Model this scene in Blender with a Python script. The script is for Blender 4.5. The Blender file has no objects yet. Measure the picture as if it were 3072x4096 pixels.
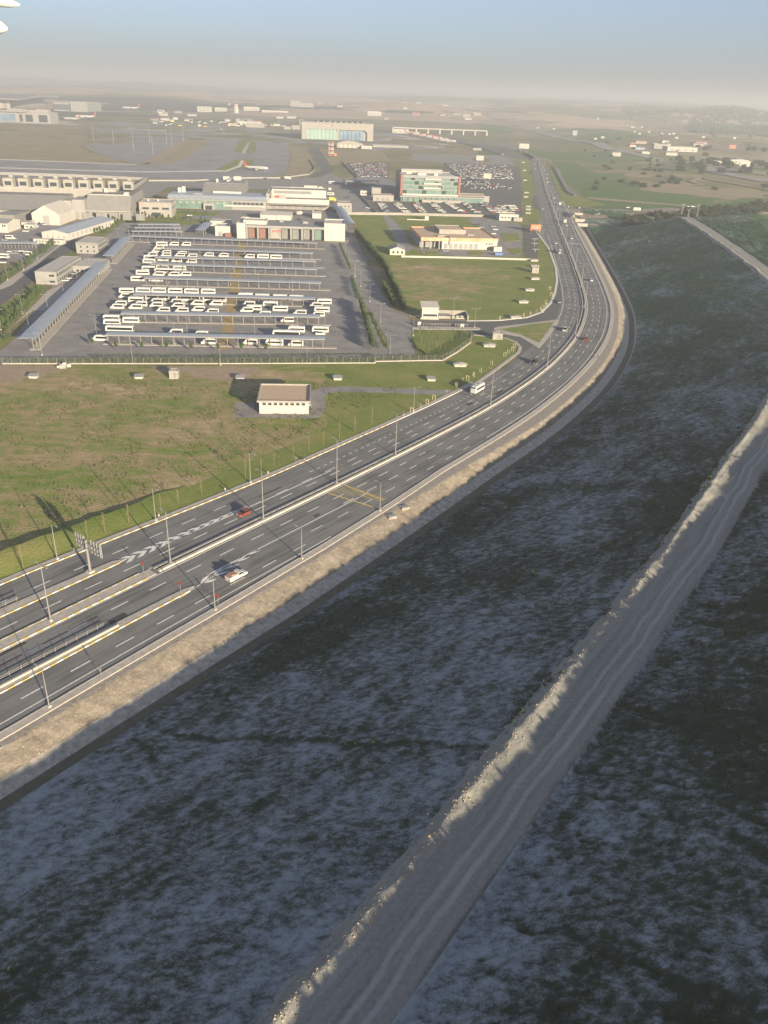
import bpy, bmesh, math, random
import numpy as np
from mathutils import Vector, Matrix
random.seed(7); rng = np.random.default_rng(7)
sc = bpy.context.scene
col = sc.collection
R_ = math.radians

# ------------------------------------------------------------------ camera, sky, sun, exposure
CAM_H = 100.0; FOC = 3240.0; HOR = 1676.0; ROLL = R_(2.3)
PITCH = math.atan(HOR / FOC)
cam = bpy.data.cameras.new('camera'); cam_o = bpy.data.objects.new('camera', cam); col.objects.link(cam_o)
cam.sensor_fit = 'VERTICAL'; cam.sensor_height = 24.0; cam.lens = 24.0 * FOC / 4096.0
cam.clip_start = 0.5; cam.clip_end = 60000.0
cF = Vector((0, math.cos(PITCH), -math.sin(PITCH)))
_u0 = Vector((0, math.sin(PITCH), math.cos(PITCH)))
cR = Vector((1, 0, 0)) * math.cos(ROLL) + _u0 * math.sin(ROLL)
cU = -Vector((1, 0, 0)) * math.sin(ROLL) + _u0 * math.cos(ROLL)
mw = Matrix.Identity(4)
for i in range(3):
    mw[i][0] = cR[i]; mw[i][1] = cU[i]; mw[i][2] = -cF[i]
mw[2][3] = CAM_H
cam_o.matrix_world = mw
sc.camera = cam_o

SUN_EL = R_(11.8); SUN_DIR = Vector((0.58, -0.815, 0)).normalized()      # horizontal direction towards the sun
w = bpy.data.worlds.new('World'); sc.world = w; w.use_nodes = True
nt = w.node_tree; nt.nodes.clear()
sky = nt.nodes.new('ShaderNodeTexSky'); sky.sky_type = 'NISHITA'; sky.sun_disc = False
sky.sun_elevation = SUN_EL; sky.sun_rotation = math.atan2(SUN_DIR.x, SUN_DIR.y)
sky.altitude = 100; sky.air_density = 1.0; sky.dust_density = 1.0; sky.ozone_density = 6.0
bg = nt.nodes.new('ShaderNodeBackground'); bg.inputs[1].default_value = 0.064
wo = nt.nodes.new('ShaderNodeOutputWorld')
hs = nt.nodes.new('ShaderNodeHueSaturation'); hs.inputs['Saturation'].default_value = 0.60
nt.links.new(sky.outputs[0], hs.inputs['Color']); tn = nt.nodes.new('ShaderNodeMix'); tn.data_type = 'RGBA'; tn.blend_type = 'MULTIPLY'; tn.inputs[0].default_value = 1.0; tn.inputs[7].default_value = (0.97, 0.985, 1.05, 1)
nt.links.new(hs.outputs[0], tn.inputs[6]); nt.links.new(tn.outputs[2], bg.inputs[0]); nt.links.new(bg.outputs[0], wo.inputs[0])
sun = bpy.data.lights.new('sun', 'SUN'); sun.energy = 5.0; sun.angle = R_(0.55); sun.color = (1.0, 0.84, 0.60)
sun_o = bpy.data.objects.new('sun', sun); col.objects.link(sun_o)
sd3 = Vector((SUN_DIR.x * math.cos(SUN_EL), SUN_DIR.y * math.cos(SUN_EL), math.sin(SUN_EL)))
sun_o.rotation_euler = sd3.to_track_quat('Z', 'Y').to_euler(); sun_o.location = (80, -120, 220)
vs = sc.view_settings
vs.view_transform = 'Standard'; vs.look = 'None'; vs.exposure = 1.38; vs.gamma = 1.0
HAZE = 0.00026
sc.cycles.use_denoising = True
sc.cycles.max_bounces = 6; sc.cycles.diffuse_bounces = 2; sc.cycles.glossy_bounces = 2
sc.cycles.transmission_bounces = 2; sc.cycles.volume_bounces = 0; sc.cycles.transparent_max_bounces = 6

# ------------------------------------------------------------------ picture position -> place on level ground
def G(p, z=0.0):
    d = cF * FOC + cR * (p[0] - 1536.0) - cU * (p[1] - 2048.0)
    t = (CAM_H - z) / -d.z
    return Vector((d.x * t, d.y * t, z))
def pix(P):
    P = Vector(P) - Vector((0, 0, CAM_H)); ww = P.dot(cF)
    return 1536 + FOC * P.dot(cR) / ww, 2048 - FOC * P.dot(cU) / ww
def crop(x0, y0, x1):
    s = (x1 - x0) / 1659.0
    def f(x, y, z=0.0): return G((x0 + x * s, y0 + y * s), z)
    f.px = lambda x, y: (x0 + x * s, y0 + y * s)
    return f
P1 = crop(0, 640, 600); P2 = crop(500, 640, 1100); P3 = crop(1000, 640, 1600); P4 = crop(0, 820, 560)
P5 = crop(380, 920, 980); P6 = crop(860, 920, 1460); P7 = crop(0, 340, 600); P8 = crop(560, 340, 1160)
Q1 = crop(0, 300, 1000); Q2 = crop(900, 300, 1900); Q3 = crop(1800, 300, 3072); Q4 = crop(0, 680, 900)
Q5 = crop(300, 900, 1500); Q6 = crop(1300, 600, 2300); Q7 = crop(1300, 1100, 2300); Q8 = crop(0, 1350, 1400)
S1 = crop(0, 1900, 1200); S2 = crop(900, 1500, 2100); S3 = crop(1900, 500, 2700); S4 = crop(2200, 700, 3072)
VV = crop(0, 0, 3072)      # whole picture, 1659 wide
def height_at(base, f, x, y):
    """height of a point straight above the ground point base that shows at picture row y"""
    ty = f.px(x, y)[1]; lo, hi = 0.0, 90.0
    for _ in range(40):
        m = (lo + hi) / 2
        if pix((base.x, base.y, m))[1] > ty: lo = m
        else: hi = m
    return lo

# ------------------------------------------------------------------ noise
def _hash(ix, iy, seed):
    h = (ix.astype(np.int64) * 374761393 + iy.astype(np.int64) * 668265263 + seed * 1442695041) & 0x7fffffff
    h = ((h ^ (h >> 13)) * 1274126177) & 0x7fffffff
    return ((h ^ (h >> 16)) & 0xffff) / 65535.0
def vnoise(x, y, seed=0):
    x = np.asarray(x, float); y = np.asarray(y, float)
    ix = np.floor(x); iy = np.floor(y); fx = x - ix; fy = y - iy
    fx = fx * fx * (3 - 2 * fx); fy = fy * fy * (3 - 2 * fy)
    a = _hash(ix, iy, seed); b = _hash(ix + 1, iy, seed); c = _hash(ix, iy + 1, seed); d = _hash(ix + 1, iy + 1, seed)
    return (a * (1 - fx) + b * fx) * (1 - fy) + (c * (1 - fx) + d * fx) * fy
def fbm(x, y, seed=0, oct=4):
    r = 0; a = 0.5
    for i in range(oct):
        r = r + a * vnoise(np.asarray(x) * 2 ** i, np.asarray(y) * 2 ** i, seed + i * 17); a *= 0.5
    return r / (1 - 0.5 ** oct)
def sstep(a, b, x):
    t = np.clip((np.asarray(x, float) - a) / (b - a), 0, 1); return t * t * (3 - 2 * t)

# ------------------------------------------------------------------ materials
MATS = {}
def _new(name):
    m = bpy.data.materials.new(name); m.use_nodes = True; n = m.node_tree.nodes; n.clear()
    out = n.new('ShaderNodeOutputMaterial'); b = n.new('ShaderNodeBsdfPrincipled')
    m.node_tree.links.new(b.outputs[0], out.inputs[0]); MATS[name] = m
    return m, n, m.node_tree.links, b
def mat(name, c, rough=0.75, var=0.18, scale=0.8, c2=None, bump=0.0, metal=0.0, spec=0.3, world=True, stretch=None):
    m, n, L, b = _new(name)
    b.inputs['Roughness'].default_value = rough; b.inputs['Metallic'].default_value = metal
    b.inputs['Specular IOR Level'].default_value = spec
    geo = n.new('ShaderNodeNewGeometry') if world else n.new('ShaderNodeTexCoord')
    src = geo.outputs['Position'] if world else geo.outputs['Object']
    if stretch:
        mp = n.new('ShaderNodeMapping'); mp.inputs['Scale'].default_value = stretch
        mp.inputs['Rotation'].default_value = (0, 0, 0)
        L.new(src, mp.inputs[0]); src = mp.outputs[0]
    t1 = n.new('ShaderNodeTexNoise'); t1.inputs['Scale'].default_value = scale; t1.inputs['Detail'].default_value = 6; t1.inputs['Roughness'].default_value = 0.65
    L.new(src, t1.inputs[0])
    r = n.new('ShaderNodeValToRGB'); L.new(t1.outputs[0], r.inputs[0])
    lo = c2 if c2 else tuple(v * (1 - var) for v in c); hi = c if c2 else tuple(min(1, v * (1 + var)) for v in c)
    r.color_ramp.elements[0].position = 0.32; r.color_ramp.elements[1].position = 0.68
    r.color_ramp.elements[0].color = (*lo, 1); r.color_ramp.elements[1].color = (*hi, 1)
    L.new(r.outputs[0], b.inputs['Base Color'])
    if bump:
        bp = n.new('ShaderNodeBump'); bp.inputs['Strength'].default_value = bump; bp.inputs['Distance'].default_value = 0.2
        t2 = n.new('ShaderNodeTexNoise'); t2.inputs['Scale'].default_value = scale * 4; t2.inputs['Detail'].default_value = 5
        L.new(src, t2.inputs[0]); L.new(t2.outputs[0], bp.inputs['Height']); L.new(bp.outputs[0], b.inputs['Normal'])
    return m
def multi(name, stops, scales, rough=0.95, bump=0.3, bscale=2.0, stretch=(1, 1, 1), rot=0.0, weights=None):
    """ground cover: several noises of different size summed, then a colour ramp"""
    m, n, L, b = _new(name); b.inputs['Roughness'].default_value = rough; b.inputs['Specular IOR Level'].default_value = 0.1
    geo = n.new('ShaderNodeNewGeometry'); mp = n.new('ShaderNodeMapping')
    mp.inputs['Scale'].default_value = stretch; mp.inputs['Rotation'].default_value = (0, 0, rot)
    L.new(geo.outputs['Position'], mp.inputs[0])
    acc = None; weights = weights or [1.0 / len(scales)] * len(scales)
    for s, wt in zip(scales, weights):
        t = n.new('ShaderNodeTexNoise'); t.inputs['Scale'].default_value = s; t.inputs['Detail'].default_value = 5; t.inputs['Roughness'].default_value = 0.62
        L.new(mp.outputs[0], t.inputs[0])
        mu = n.new('ShaderNodeMath'); mu.operation = 'MULTIPLY_ADD'; mu.inputs[1].default_value = wt
        L.new(t.outputs[0], mu.inputs[0])
        if acc: L.new(acc.outputs[0], mu.inputs[2])
        else: mu.inputs[2].default_value = 0.0
        acc = mu
    r = n.new('ShaderNodeValToRGB'); L.new(acc.outputs[0], r.inputs[0])
    while len(r.color_ramp.elements) < len(stops): r.color_ramp.elements.new(0.5)
    for e, (p, c) in zip(r.color_ramp.elements, stops): e.position = p; e.color = (*c, 1)
    L.new(r.outputs[0], b.inputs['Base Color'])
    bp = n.new('ShaderNodeBump'); bp.inputs['Strength'].default_value = bump; bp.inputs['Distance'].default_value = 0.3
    t2 = n.new('ShaderNodeTexNoise'); t2.inputs['Scale'].default_value = bscale; t2.inputs['Detail'].default_value = 6
    L.new(mp.outputs[0], t2.inputs[0]); L.new(t2.outputs[0], bp.inputs['Height']); L.new(bp.outputs[0], b.inputs['Normal'])
    return m
ASPH = mat('asphalt', (0.138, 0.136, 0.130), 0.9, 0.16, 0.35, spec=0.2, stretch=(1, 1, 1))
ASPH_L = mat('asphalt_worn', (0.27, 0.255, 0.24), 0.9, 0.2, 0.12, spec=0.2)
ASPH_A = mat('asphalt_apron', (0.27, 0.26, 0.25), 0.9, 0.22, 0.03, spec=0.2)
CONC = mat('concrete', (0.44, 0.41, 0.36), 0.85, 0.2, 0.6)
CONC_D = mat('concrete_weathered', (0.40, 0.37, 0.31), 0.9, 0.35, 0.7, bump=0.2)
PAVE = mat('paving', (0.45, 0.41, 0.35), 0.9, 0.15, 0.8)
GRAVEL = mat('gravel', (0.30, 0.27, 0.235), 0.95, 0.25, 0.9, bump=0.5)
PAINT = mat('white_road_paint', (0.75, 0.73, 0.68), 0.8, 0.2, 1.5)
YPAINT = mat('yellow_road_paint', (0.62, 0.45, 0.12), 0.8, 0.3, 1.5)
YWORN = mat('worn_yellow_walkway_paint', (0.36, 0.27, 0.12), 0.85, 0.3, 0.5)
KERB_W = mat('kerb_white', (0.66, 0.63, 0.56), 0.8, 0.15, 2)
KERB_Y = mat('kerb_yellow', (0.55, 0.42, 0.14), 0.8, 0.2, 2)
GALV = mat('galvanised_steel', (0.235, 0.23, 0.225), 0.55, 0.1, 2, metal=0.1)
STEELBLUE = mat('canopy_sheet', (0.36, 0.395, 0.43), 0.5, 0.12, 0.5, metal=0.15)
WHITE = mat('white_render', (0.46, 0.435, 0.39), 0.85, 0.09, 0.3)
WHITEV = mat('white_vehicle_paint', (0.52, 0.51, 0.485), 0.35, 0.03, 1, spec=0.5, world=False)
CREAM = mat('cream_render', (0.31, 0.29, 0.26), 0.85, 0.12, 0.3)
GREYP = mat('grey_cladding', (0.22, 0.215, 0.205), 0.7, 0.12, 0.3)
GREYL = mat('light_grey_cladding', (0.28, 0.272, 0.258), 0.7, 0.1, 0.3)
GREYD = mat('dark_grey_roofing', (0.26, 0.26, 0.26), 0.8, 0.15, 0.25)
ROOFB = mat('brown_gravel_roof', (0.52, 0.39, 0.27), 0.95, 0.12, 1.5, bump=0.3)
ROOFG = mat('grey_membrane_roof', (0.50, 0.47, 0.43), 0.9, 0.15, 0.2)
GLASS = mat('dark_window_glass', (0.045, 0.055, 0.06), 0.12, 0.2, 1, spec=0.6)
GLASSG = mat('green_curtain_glass', (0.13, 0.21, 0.18), 0.25, 0.25, 0.15, spec=0.6)
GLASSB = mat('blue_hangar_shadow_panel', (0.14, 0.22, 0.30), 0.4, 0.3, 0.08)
GLASST = mat('pale_green_hangar_door', (0.26, 0.38, 0.33), 0.5, 0.15, 0.05)
ORANGE = mat('orange_cladding', (0.55, 0.20, 0.08), 0.6, 0.1, 0.5)
REDP = mat('red_brown_panel', (0.24, 0.11, 0.085), 0.6, 0.15, 0.4)
RED = mat("signal_red", (0.40, 0.06, 0.045), 0.5, 0.1, 1)
BLUEP = mat('blue_skip_paint', (0.10, 0.18, 0.38), 0.5, 0.1, 1)
BLACK = mat('rubber', (0.02, 0.02, 0.02), 0.8, 0.1, 3)
BARK = mat('bark', (0.20, 0.15, 0.11), 0.95, 0.2, 3)
TWIG = mat('bare_twigs', (0.26, 0.20, 0.14), 0.95, 0.2, 3)
WOOD = mat('stake_wood', (0.55, 0.46, 0.34), 0.9, 0.15, 3)
LEAF = mat('leaf_green', (0.075, 0.12, 0.035), 0.8, 0.4, 2.0, c2=(0.035, 0.065, 0.02))
LEAF_D = mat('leaf_dark', (0.05, 0.075, 0.03), 0.85, 0.4, 1.5, c2=(0.022, 0.038, 0.016))
LEAF_H = mat('hedge_leaf', (0.09, 0.13, 0.045), 0.85, 0.4, 1.5, c2=(0.045, 0.075, 0.025))
GRASS = multi('lawn_grass', [(0.3, (0.125, 0.18, 0.037)), (0.5, (0.20, 0.235, 0.062)), (0.66, (0.31, 0.27, 0.11))], (0.05, 0.5, 3.0), bump=0.5, bscale=1.5, weights=(0.5, 0.3, 0.2))
FIELD = multi('rough_field_grass', [(0.34, (0.11, 0.195, 0.03)), (0.45, (0.185, 0.235, 0.055)), (0.51, (0.30, 0.26, 0.12)), (0.57, (0.41, 0.30, 0.175)), (0.63, (0.54, 0.44, 0.30))], (0.025, 0.16, 1.1), bump=0.8, bscale=1.2, weights=(0.38, 0.34, 0.28), stretch=(1, 1.6, 1))
DRYG = multi('dry_brown_grass', [(0.34, (0.22, 0.21, 0.10)), (0.52, (0.32, 0.26, 0.16)), (0.66, (0.42, 0.32, 0.21))], (0.03, 0.2, 1.2), bump=0.5, bscale=1.0, weights=(0.5, 0.3, 0.2))
LAND = multi('open_land', [(0.36, (0.10, 0.13, 0.05)), (0.47, (0.18, 0.18, 0.08)), (0.55, (0.29, 0.235, 0.15)), (0.64, (0.40, 0.32, 0.23))], (0.0016, 0.009, 0.06), bump=0.5, bscale=0.05, weights=(0.5, 0.32, 0.18))
SAND = multi('bare_sandy_cut', [(0.35, (0.34, 0.24, 0.155)), (0.5, (0.46, 0.34, 0.235)), (0.65, (0.56, 0.44, 0.33))], (0.004, 0.02, 0.1), bump=0.4, bscale=0.05)
DIRT = multi('bare_dirt', [(0.35, (0.27, 0.21, 0.145)), (0.55, (0.38, 0.30, 0.21)), (0.7, (0.46, 0.38, 0.28))], (0.08, 0.5, 2.0), bump=0.6, bscale=2.0)
BANKM = multi('yellow_clay_bank', [(0.34, (0.13, 0.11, 0.085)), (0.48, (0.22, 0.19, 0.15)), (0.62, (0.33, 0.29, 0.235))], (0.18, 0.8, 3.0), bump=0.8, bscale=1.0)
WATER = mat('still_channel_water', (0.20, 0.20, 0.18), 0.6, 0.25, 0.1, spec=0.2)

# ------------------------------------------------------------------ mesh helpers
class MB:
    """collects simple solids; build() links them as one mesh object"""
    def __init__(s): s.v = []; s.f = []; s.m = []
    def add(s, vs, fs, mi=0):
        o = len(s.v); s.v += [tuple(v) for v in vs]; s.f += [tuple(i + o for i in f) for f in fs]; s.m += [mi] * len(fs)
        return s
    def box(s, x0, x1, y0, y1, z0, z1, mi=0):
        return s.add([(x0, y0, z0), (x1, y0, z0), (x1, y1, z0), (x0, y1, z0), (x0, y0, z1), (x1, y0, z1), (x1, y1, z1), (x0, y1, z1)],
                     [(0, 3, 2, 1), (4, 5, 6, 7), (0, 1, 5, 4), (1, 2, 6, 5), (2, 3, 7, 6), (3, 0, 4, 7)], mi)
    def bar(s, a, b, r0, r1=None, n=6, mi=0, cap=True):
        a = Vector(a); b = Vector(b); r1 = r0 if r1 is None else r1
        d = (b - a).normalized(); q = d.to_track_quat('Z', 'Y'); vs = []
        for P, r in ((a, r0), (b, r1)):
            for k in range(n):
                t = 2 * math.pi * k / n; vs.append(P + q @ Vector((math.cos(t) * r, math.sin(t) * r, 0)))
        fs = [(k, (k + 1) % n, n + (k + 1) % n, n + k) for k in range(n)]
        if cap: fs += [tuple(range(n - 1, -1, -1)), tuple(range(n, 2 * n))]
        return s.add(vs, fs, mi)
    def prism(s, prof, x0, x1, mi=0):
        """profile of (y, z) points swept along x"""
        n = len(prof); vs = [(x0, y, z) for y, z in prof] + [(x1, y, z) for y, z in prof]
        fs = [(k, (k + 1) % n, n + (k + 1) % n, n + k) for k in range(n)] + [tuple(range(n - 1, -1, -1)), tuple(range(n, 2 * n))]
        return s.add(vs, fs, mi)
    def prismy(s, prof, y0, y1, mi=0):
        n = len(prof); vs = [(x, y0, z) for x, z in prof] + [(x, y1, z) for x, z in prof]
        fs = [(k, (k + 1) % n, n + (k + 1) % n, n + k) for k in range(n)] + [tuple(range(n - 1, -1, -1)), tuple(range(n, 2 * n))]
        return s.add(vs, fs, mi)
    def mesh(s, name, mats, smooth=False):
        me = bpy.data.meshes.new(name); me.from_pydata(s.v, [], s.f)
        for m in (mats if isinstance(mats, (list, tuple)) else [mats]): me.materials.append(m)
        if any(s.m): me.polygons.foreach_set('material_index', s.m)
        bm = bmesh.new(); bm.from_mesh(me); bmesh.ops.recalc_face_normals(bm, faces=bm.faces); bm.to_mesh(me); bm.free()
        if smooth: me.polygons.foreach_set('use_smooth', [True] * len(me.polygons))
        me.update(); return me
    def build(s, name, mats, parent=None, loc=None, rz=0.0, smooth=False):
        return put(name, s.mesh(name, mats, smooth), parent, loc, rz)
def put(name, me, parent=None, loc=None, rz=0.0):
    o = bpy.data.objects.new(name, me); col.objects.link(o)
    if parent: o.parent = parent
    if loc is not None: o.location = loc
    o.rotation_euler = (0, 0, rz); return o
def tag(o, label, cat, group=None):
    o['label'] = label; o['category'] = cat
    if group: o['group'] = group
    return o
def struct(o): o['kind'] = 'structure'; return o
def stuff(o): o['kind'] = 'stuff'; return o
def empty(name, loc, rz=0.0):
    o = bpy.data.objects.new(name, None); col.objects.link(o); o.location = loc; o.rotation_euler = (0, 0, rz); o.empty_display_size = 0.5
    return o
def thing(name, label, cat, loc, rz=0.0, group=None): return tag(empty(name, loc, rz), label, cat, group)
KIDS = {}
def proto(root):
    """remember the children of a prototype so that it can be copied"""
    KIDS[root.name] = [(c, [(g_, []) for g_ in ch2(c)]) for c in ch2(root)]
    return root
def ch2(o): return [c for c in bpy.data.objects if c.parent == o]
def dup(root, loc, rz=0.0, label=None, scale=None, paint=None):
    r = root.copy(); col.objects.link(r); r.location = loc; r.rotation_euler = (0, 0, rz)
    if scale: r.scale = scale if isinstance(scale, (tuple, list)) else (scale,) * 3
    if label: r['label'] = label
    for c, gs in KIDS.get(root.name, []):
        k = c.copy(); col.objects.link(k); k.parent = r
        if paint and k.name.startswith('body'): repaint(k, paint)
        for g_, _ in gs:
            q = g_.copy(); col.objects.link(q); q.parent = k
    if paint and r.type == 'MESH': repaint(r, paint)
    return r
def repaint(o, m):
    o.material_slots[0].link = 'OBJECT'; o.material_slots[0].material = m
def remove_tree(o):
    for c, gs in KIDS.get(o.name, []):
        for g_, _ in gs: bpy.data.objects.remove(g_)
        bpy.data.objects.remove(c)
    bpy.data.objects.remove(o)
def grid_mesh(name, X, Y, Z, mats, smooth=True, mi=None):
    nr, nc = X.shape; v = np.stack([X, Y, Z], -1).reshape(-1, 3)
    idx = np.arange(nr * nc).reshape(nr, nc)
    q = np.stack([idx[:-1, :-1], idx[:-1, 1:], idx[1:, 1:], idx[1:, :-1]], -1).reshape(-1, 4)
    me = bpy.data.meshes.new(name); me.vertices.add(len(v)); me.vertices.foreach_set('co', v.astype(np.float32).ravel())
    me.loops.add(q.size); me.loops.foreach_set('vertex_index', q.ravel().astype(np.int32))
    me.polygons.add(len(q)); me.polygons.foreach_set('loop_start', np.arange(0, q.size, 4, dtype=np.int32)); me.polygons.foreach_set('loop_total', np.full(len(q), 4, np.int32))
    for m in (mats if isinstance(mats, (list, tuple)) else [mats]): me.materials.append(m)
    if mi is not None: me.polygons.foreach_set('material_index', mi.astype(np.int32))
    if smooth: me.polygons.foreach_set('use_smooth', np.ones(len(q), bool))
    me.update(calc_edges=True); return me
def sheet(name, pts, z, m, jit=0.0, step=4.0, parent=None, kind='structure', seed=0):
    """flat outline laid on the ground, its edge broken up when jit > 0"""
    P = [Vector((p[0], p[1], 0)) for p in pts]
    if jit:
        Q = []
        for i in range(len(P)):
            a, b = P[i], P[(i + 1) % len(P)]; n_ = max(1, int((b - a).length / step)); d = (b - a)
            nn = Vector((-d.y, d.x, 0)).normalized() if d.length > 0 else Vector((0, 0, 0))
            for k in range(n_):
                q = a + d * (k / n_); j = (fbm(q.x / (step * 3), q.y / (step * 3), 90 + seed, 3) - 0.5) * 2 * jit
                Q.append(q + nn * float(j))
        P = Q
    me = bpy.data.meshes.new(name); me.from_pydata([(p.x, p.y, z) for p in P], [], [tuple(range(len(P)))]); me.materials.append(m)
    bm = bmesh.new(); bm.from_mesh(me); bmesh.ops.triangulate(bm, faces=bm.faces)
    for f in bm.faces:
        if f.normal.z < 0: f.normal_flip()
    bm.to_mesh(me); bm.free()
    o = put(name, me, parent)
    if kind and not parent: o['kind'] = kind
    return o
def slab(name, pts, z0, z1, m, parent=None):
    n = len(pts); mb = MB(); vs = [(p[0], p[1], z0) for p in pts] + [(p[0], p[1], z1) for p in pts]
    mb.add(vs, [(k, (k + 1) % n, n + (k + 1) % n, n + k) for k in range(n)] + [tuple(range(n, 2 * n))])
    me = mb.mesh(name, m); bm = bmesh.new(); bm.from_mesh(me); bmesh.ops.triangulate(bm, faces=[f for f in bm.faces if len(f.verts) > 4]); bm.to_mesh(me); bm.free()
    o = put(name, me, parent)
    if not parent: o['kind'] = 'structure'
    return o
# ------------------------------------------------------------------ the highway's own frame: station s along the median, offset o to the right
_mp = np.array([(-200.6, -39.0), (-140.0, 41.5), (-81.2, 119.9), (-68.6, 137.2), (-49.9, 162.2), (-31.6, 185.9), (-13.8, 209.4), (3.0, 231.9), (37.9, 280.8), (66.7, 331.7), (89.3, 385.8), (105.0, 443.8), (113.2, 497.4), (120.6, 555.3), (126.8, 606.1), (133.1, 660.2), (138.9, 710.2), (145.4, 764.1), (151.3, 813.1), (160.4, 883.3), (165.5, 925.6), (177.3, 1022.6), (192.4, 1141.4), (220.6, 1355.7), (258.5, 1646.8), (262.0, 1900.0), (225.0, 2250.0)])
_d = np.hypot(*np.diff(_mp, axis=0).T); _cs = np.r_[0, np.cumsum(_d)]
_t = np.arange(0, _cs[-1], 1.0)
_mx = np.interp(_t, _cs, _mp[:, 0]); _my = np.interp(_t, _cs, _mp[:, 1])
def _smooth(a, n):
    k = np.ones(n) / n; p = np.r_[2 * a[0] - a[n // 2:0:-1], a, 2 * a[-1] - a[-2:-n // 2 - 1:-1]]
    return np.convolve(p, k, 'valid')[:len(a)]
for _ in range(2): _mx = _smooth(_mx, 41); _my = _smooth(_my, 41)
S0 = float(_cs[2])                                             # station 0 sits at the left edge of the picture
_tx = np.gradient(_mx); _ty = np.gradient(_my); _l = np.hypot(_tx, _ty); _tx /= _l; _ty /= _l
SMAX = _t[-1] - S0; SMIN = -S0
def frame(s):
    s = np.asarray(s, float) + S0
    return np.interp(s, _t, _mx), np.interp(s, _t, _my), np.interp(s, _t, _tx), np.interp(s, _t, _ty)
def SO(s, o):
    x, y, tx, ty = frame(s); return x + ty * o, y - tx * o
def RP(s, o, z=0.0):
    x, y = SO(s, o); return Vector((float(x), float(y), z))
def RA(s):
    _, _, tx, ty = frame(s); return math.atan2(float(ty), float(tx))
def inv(p):
    d = (_mx - p[0]) ** 2 + (_my - p[1]) ** 2; i = int(np.argmin(d))
    o = (p[0] - _mx[i]) * _ty[i] - (p[1] - _my[i]) * _tx[i]; a = (p[0] - _mx[i]) * _tx[i] + (p[1] - _my[i]) * _ty[i]
    return i - S0 + a, o
def WR(s): return np.interp(s, [-160, 0, 53, 83, 112, 140, 200, 259, 800, 960, 1300, 1600], [24, 22.4, 21.4, 20.3, 18.6, 16.4, 15, 13.9, 13.7, 13.2, 12, 12])
def WL(s): return np.interp(s, [-160, 30, 68, 100, 140, 190, 222, 230, 400, 500, 640, 660, 1000, 1300, 1600], [23, 20.6, 18.7, 17.5, 17.6, 17.0, 16.2, 15.5, 12.2, 12.4, 15.5, 13.5, 13.5, 12.5, 12])
def TOE(s): return np.interp(s, [-160, 0, 60, 150, 350, 900], [37.5, 36.5, 36.3, 31.5, 27.4, 27.4])
def RIM(s): return np.interp(s, [-160, 0, 50, 120, 175, 225, 300, 430, 600, 700, 900], [100, 99, 97, 93, 89, 88, 92, 96, 97, 94, 92])
def ZR(s): return np.interp(s, [-160, 120, 200, 400, 900], [12.4, 12.4, 13.6, 17.6, 17.6])
def hill_z(s, o):
    """height of the ground right of the highway"""
    e0 = WR(s) + 2.0; T = TOE(s); Rm = RIM(s); zr = ZR(s)
    rel = o - T
    b1 = T - 6.5; b0 = np.maximum(e0 + 1.5, b1 - np.interp(s, [0, 100, 200], [6.5, 5.0, 2.5]))
    z = np.where(o < b0, -0.02 * np.clip((o - e0), 0, 50), 0.0)
    zb = -0.02 * (b0 - e0)
    z = np.where((o >= b0) & (o < b1), zb + (-2.2 - zb) * (o - b0) / (b1 - b0), z)
    z = np.where((o >= b1) & (o < T - 3.4), -2.2 - 0.9 * (o - b1) / (3.1), z)
    z = np.where((o >= T - 3.4) & (o < T - 0.8), -3.1, z)
    z = np.where((o >= T - 0.8) & (o < T), -3.1 + 1.1 * (o - T + 0.8) / 0.8, z)
    k = np.clip((o - T) / (Rm - T), 0, 1)
    z = np.where((o >= T) & (o < Rm), -2.0 + (zr + 2.0) * k, z)
    e = o - Rm
    up = np.interp(e.ravel(), [0, 9.0, 10.2, 11.6, 44, 60, 150], [0, 0.1, -0.7, -0.1, 9.7, 9.9, -26]).reshape(e.shape)
    up = np.where(up > 0, up * np.interp(s, [180, 330], [1, .5]), up)
    z = np.where(o >= Rm, zr + up, z)
    # low spoil ridge along the track's outer edge
    nb = fbm(s / 7.0, o * 0 + 3, 5, 3)
    z = z + np.where(np.abs(e) < 3.0, (0.3 + 1.2 * np.clip(nb - 0.34, 0, 1) + 0.8 * (fbm(s / 1.6, o / 1.1, 6, 3) - .5)) * np.clip(1 - np.abs(e + 0.4) / 2.4, 0, 1), 0)
    # uneven surface
    amp = sstep(0, 6, rel)
    z = z + amp * np.where(e < -2, 1, np.where(e < 9.5, 0.25, 1)) * ((fbm(s / 14, o / 14, 11, 3) - 0.5) * 1.2 + (fbm(s / 2.6, o / 2.6, 12, 3) - 0.5) * 0.42)
    bankm = ((o >= b0) & (o < b1))
    z = z + np.where(bankm, (fbm(s / 2.2, o / 6, 15, 3) - 0.5) * 1.1 * np.sin(np.pi * np.clip((o - b0) / (b1 - b0), 0, 1)), 0)
    # rills washed down the slope above the track
    ws = s + 2.2 * (fbm(s / 9, o / 5.0, 21, 2) - 0.5) * 2
    ri = np.abs(vnoise(ws / 2.1, o / 40, 22) - 0.5)
    z = z - 0.55 * sstep(0.1, 0.0, ri) * sstep(11, 15, e)
    ri2 = np.abs(vnoise(ws / 2.8, o / 55, 23) - 0.5)
    z = z - 0.28 * sstep(0.09, 0.0, ri2) * sstep(2, 5, rel) * sstep(16, 11, rel)
    # wheel ruts on the track
    for c in (5.3, 7.1): z = z - 0.10 * np.exp(-((e - c) / 0.35) ** 2)
    f = 1 - sstep(655, 745, s + 0.25 * np.clip(95 - o, 0, 60))
    f = np.where(o < T, np.maximum(f, 1 - sstep(735, 790, s)), f)
    return z * f - 0.05 * (1 - f)
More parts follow.
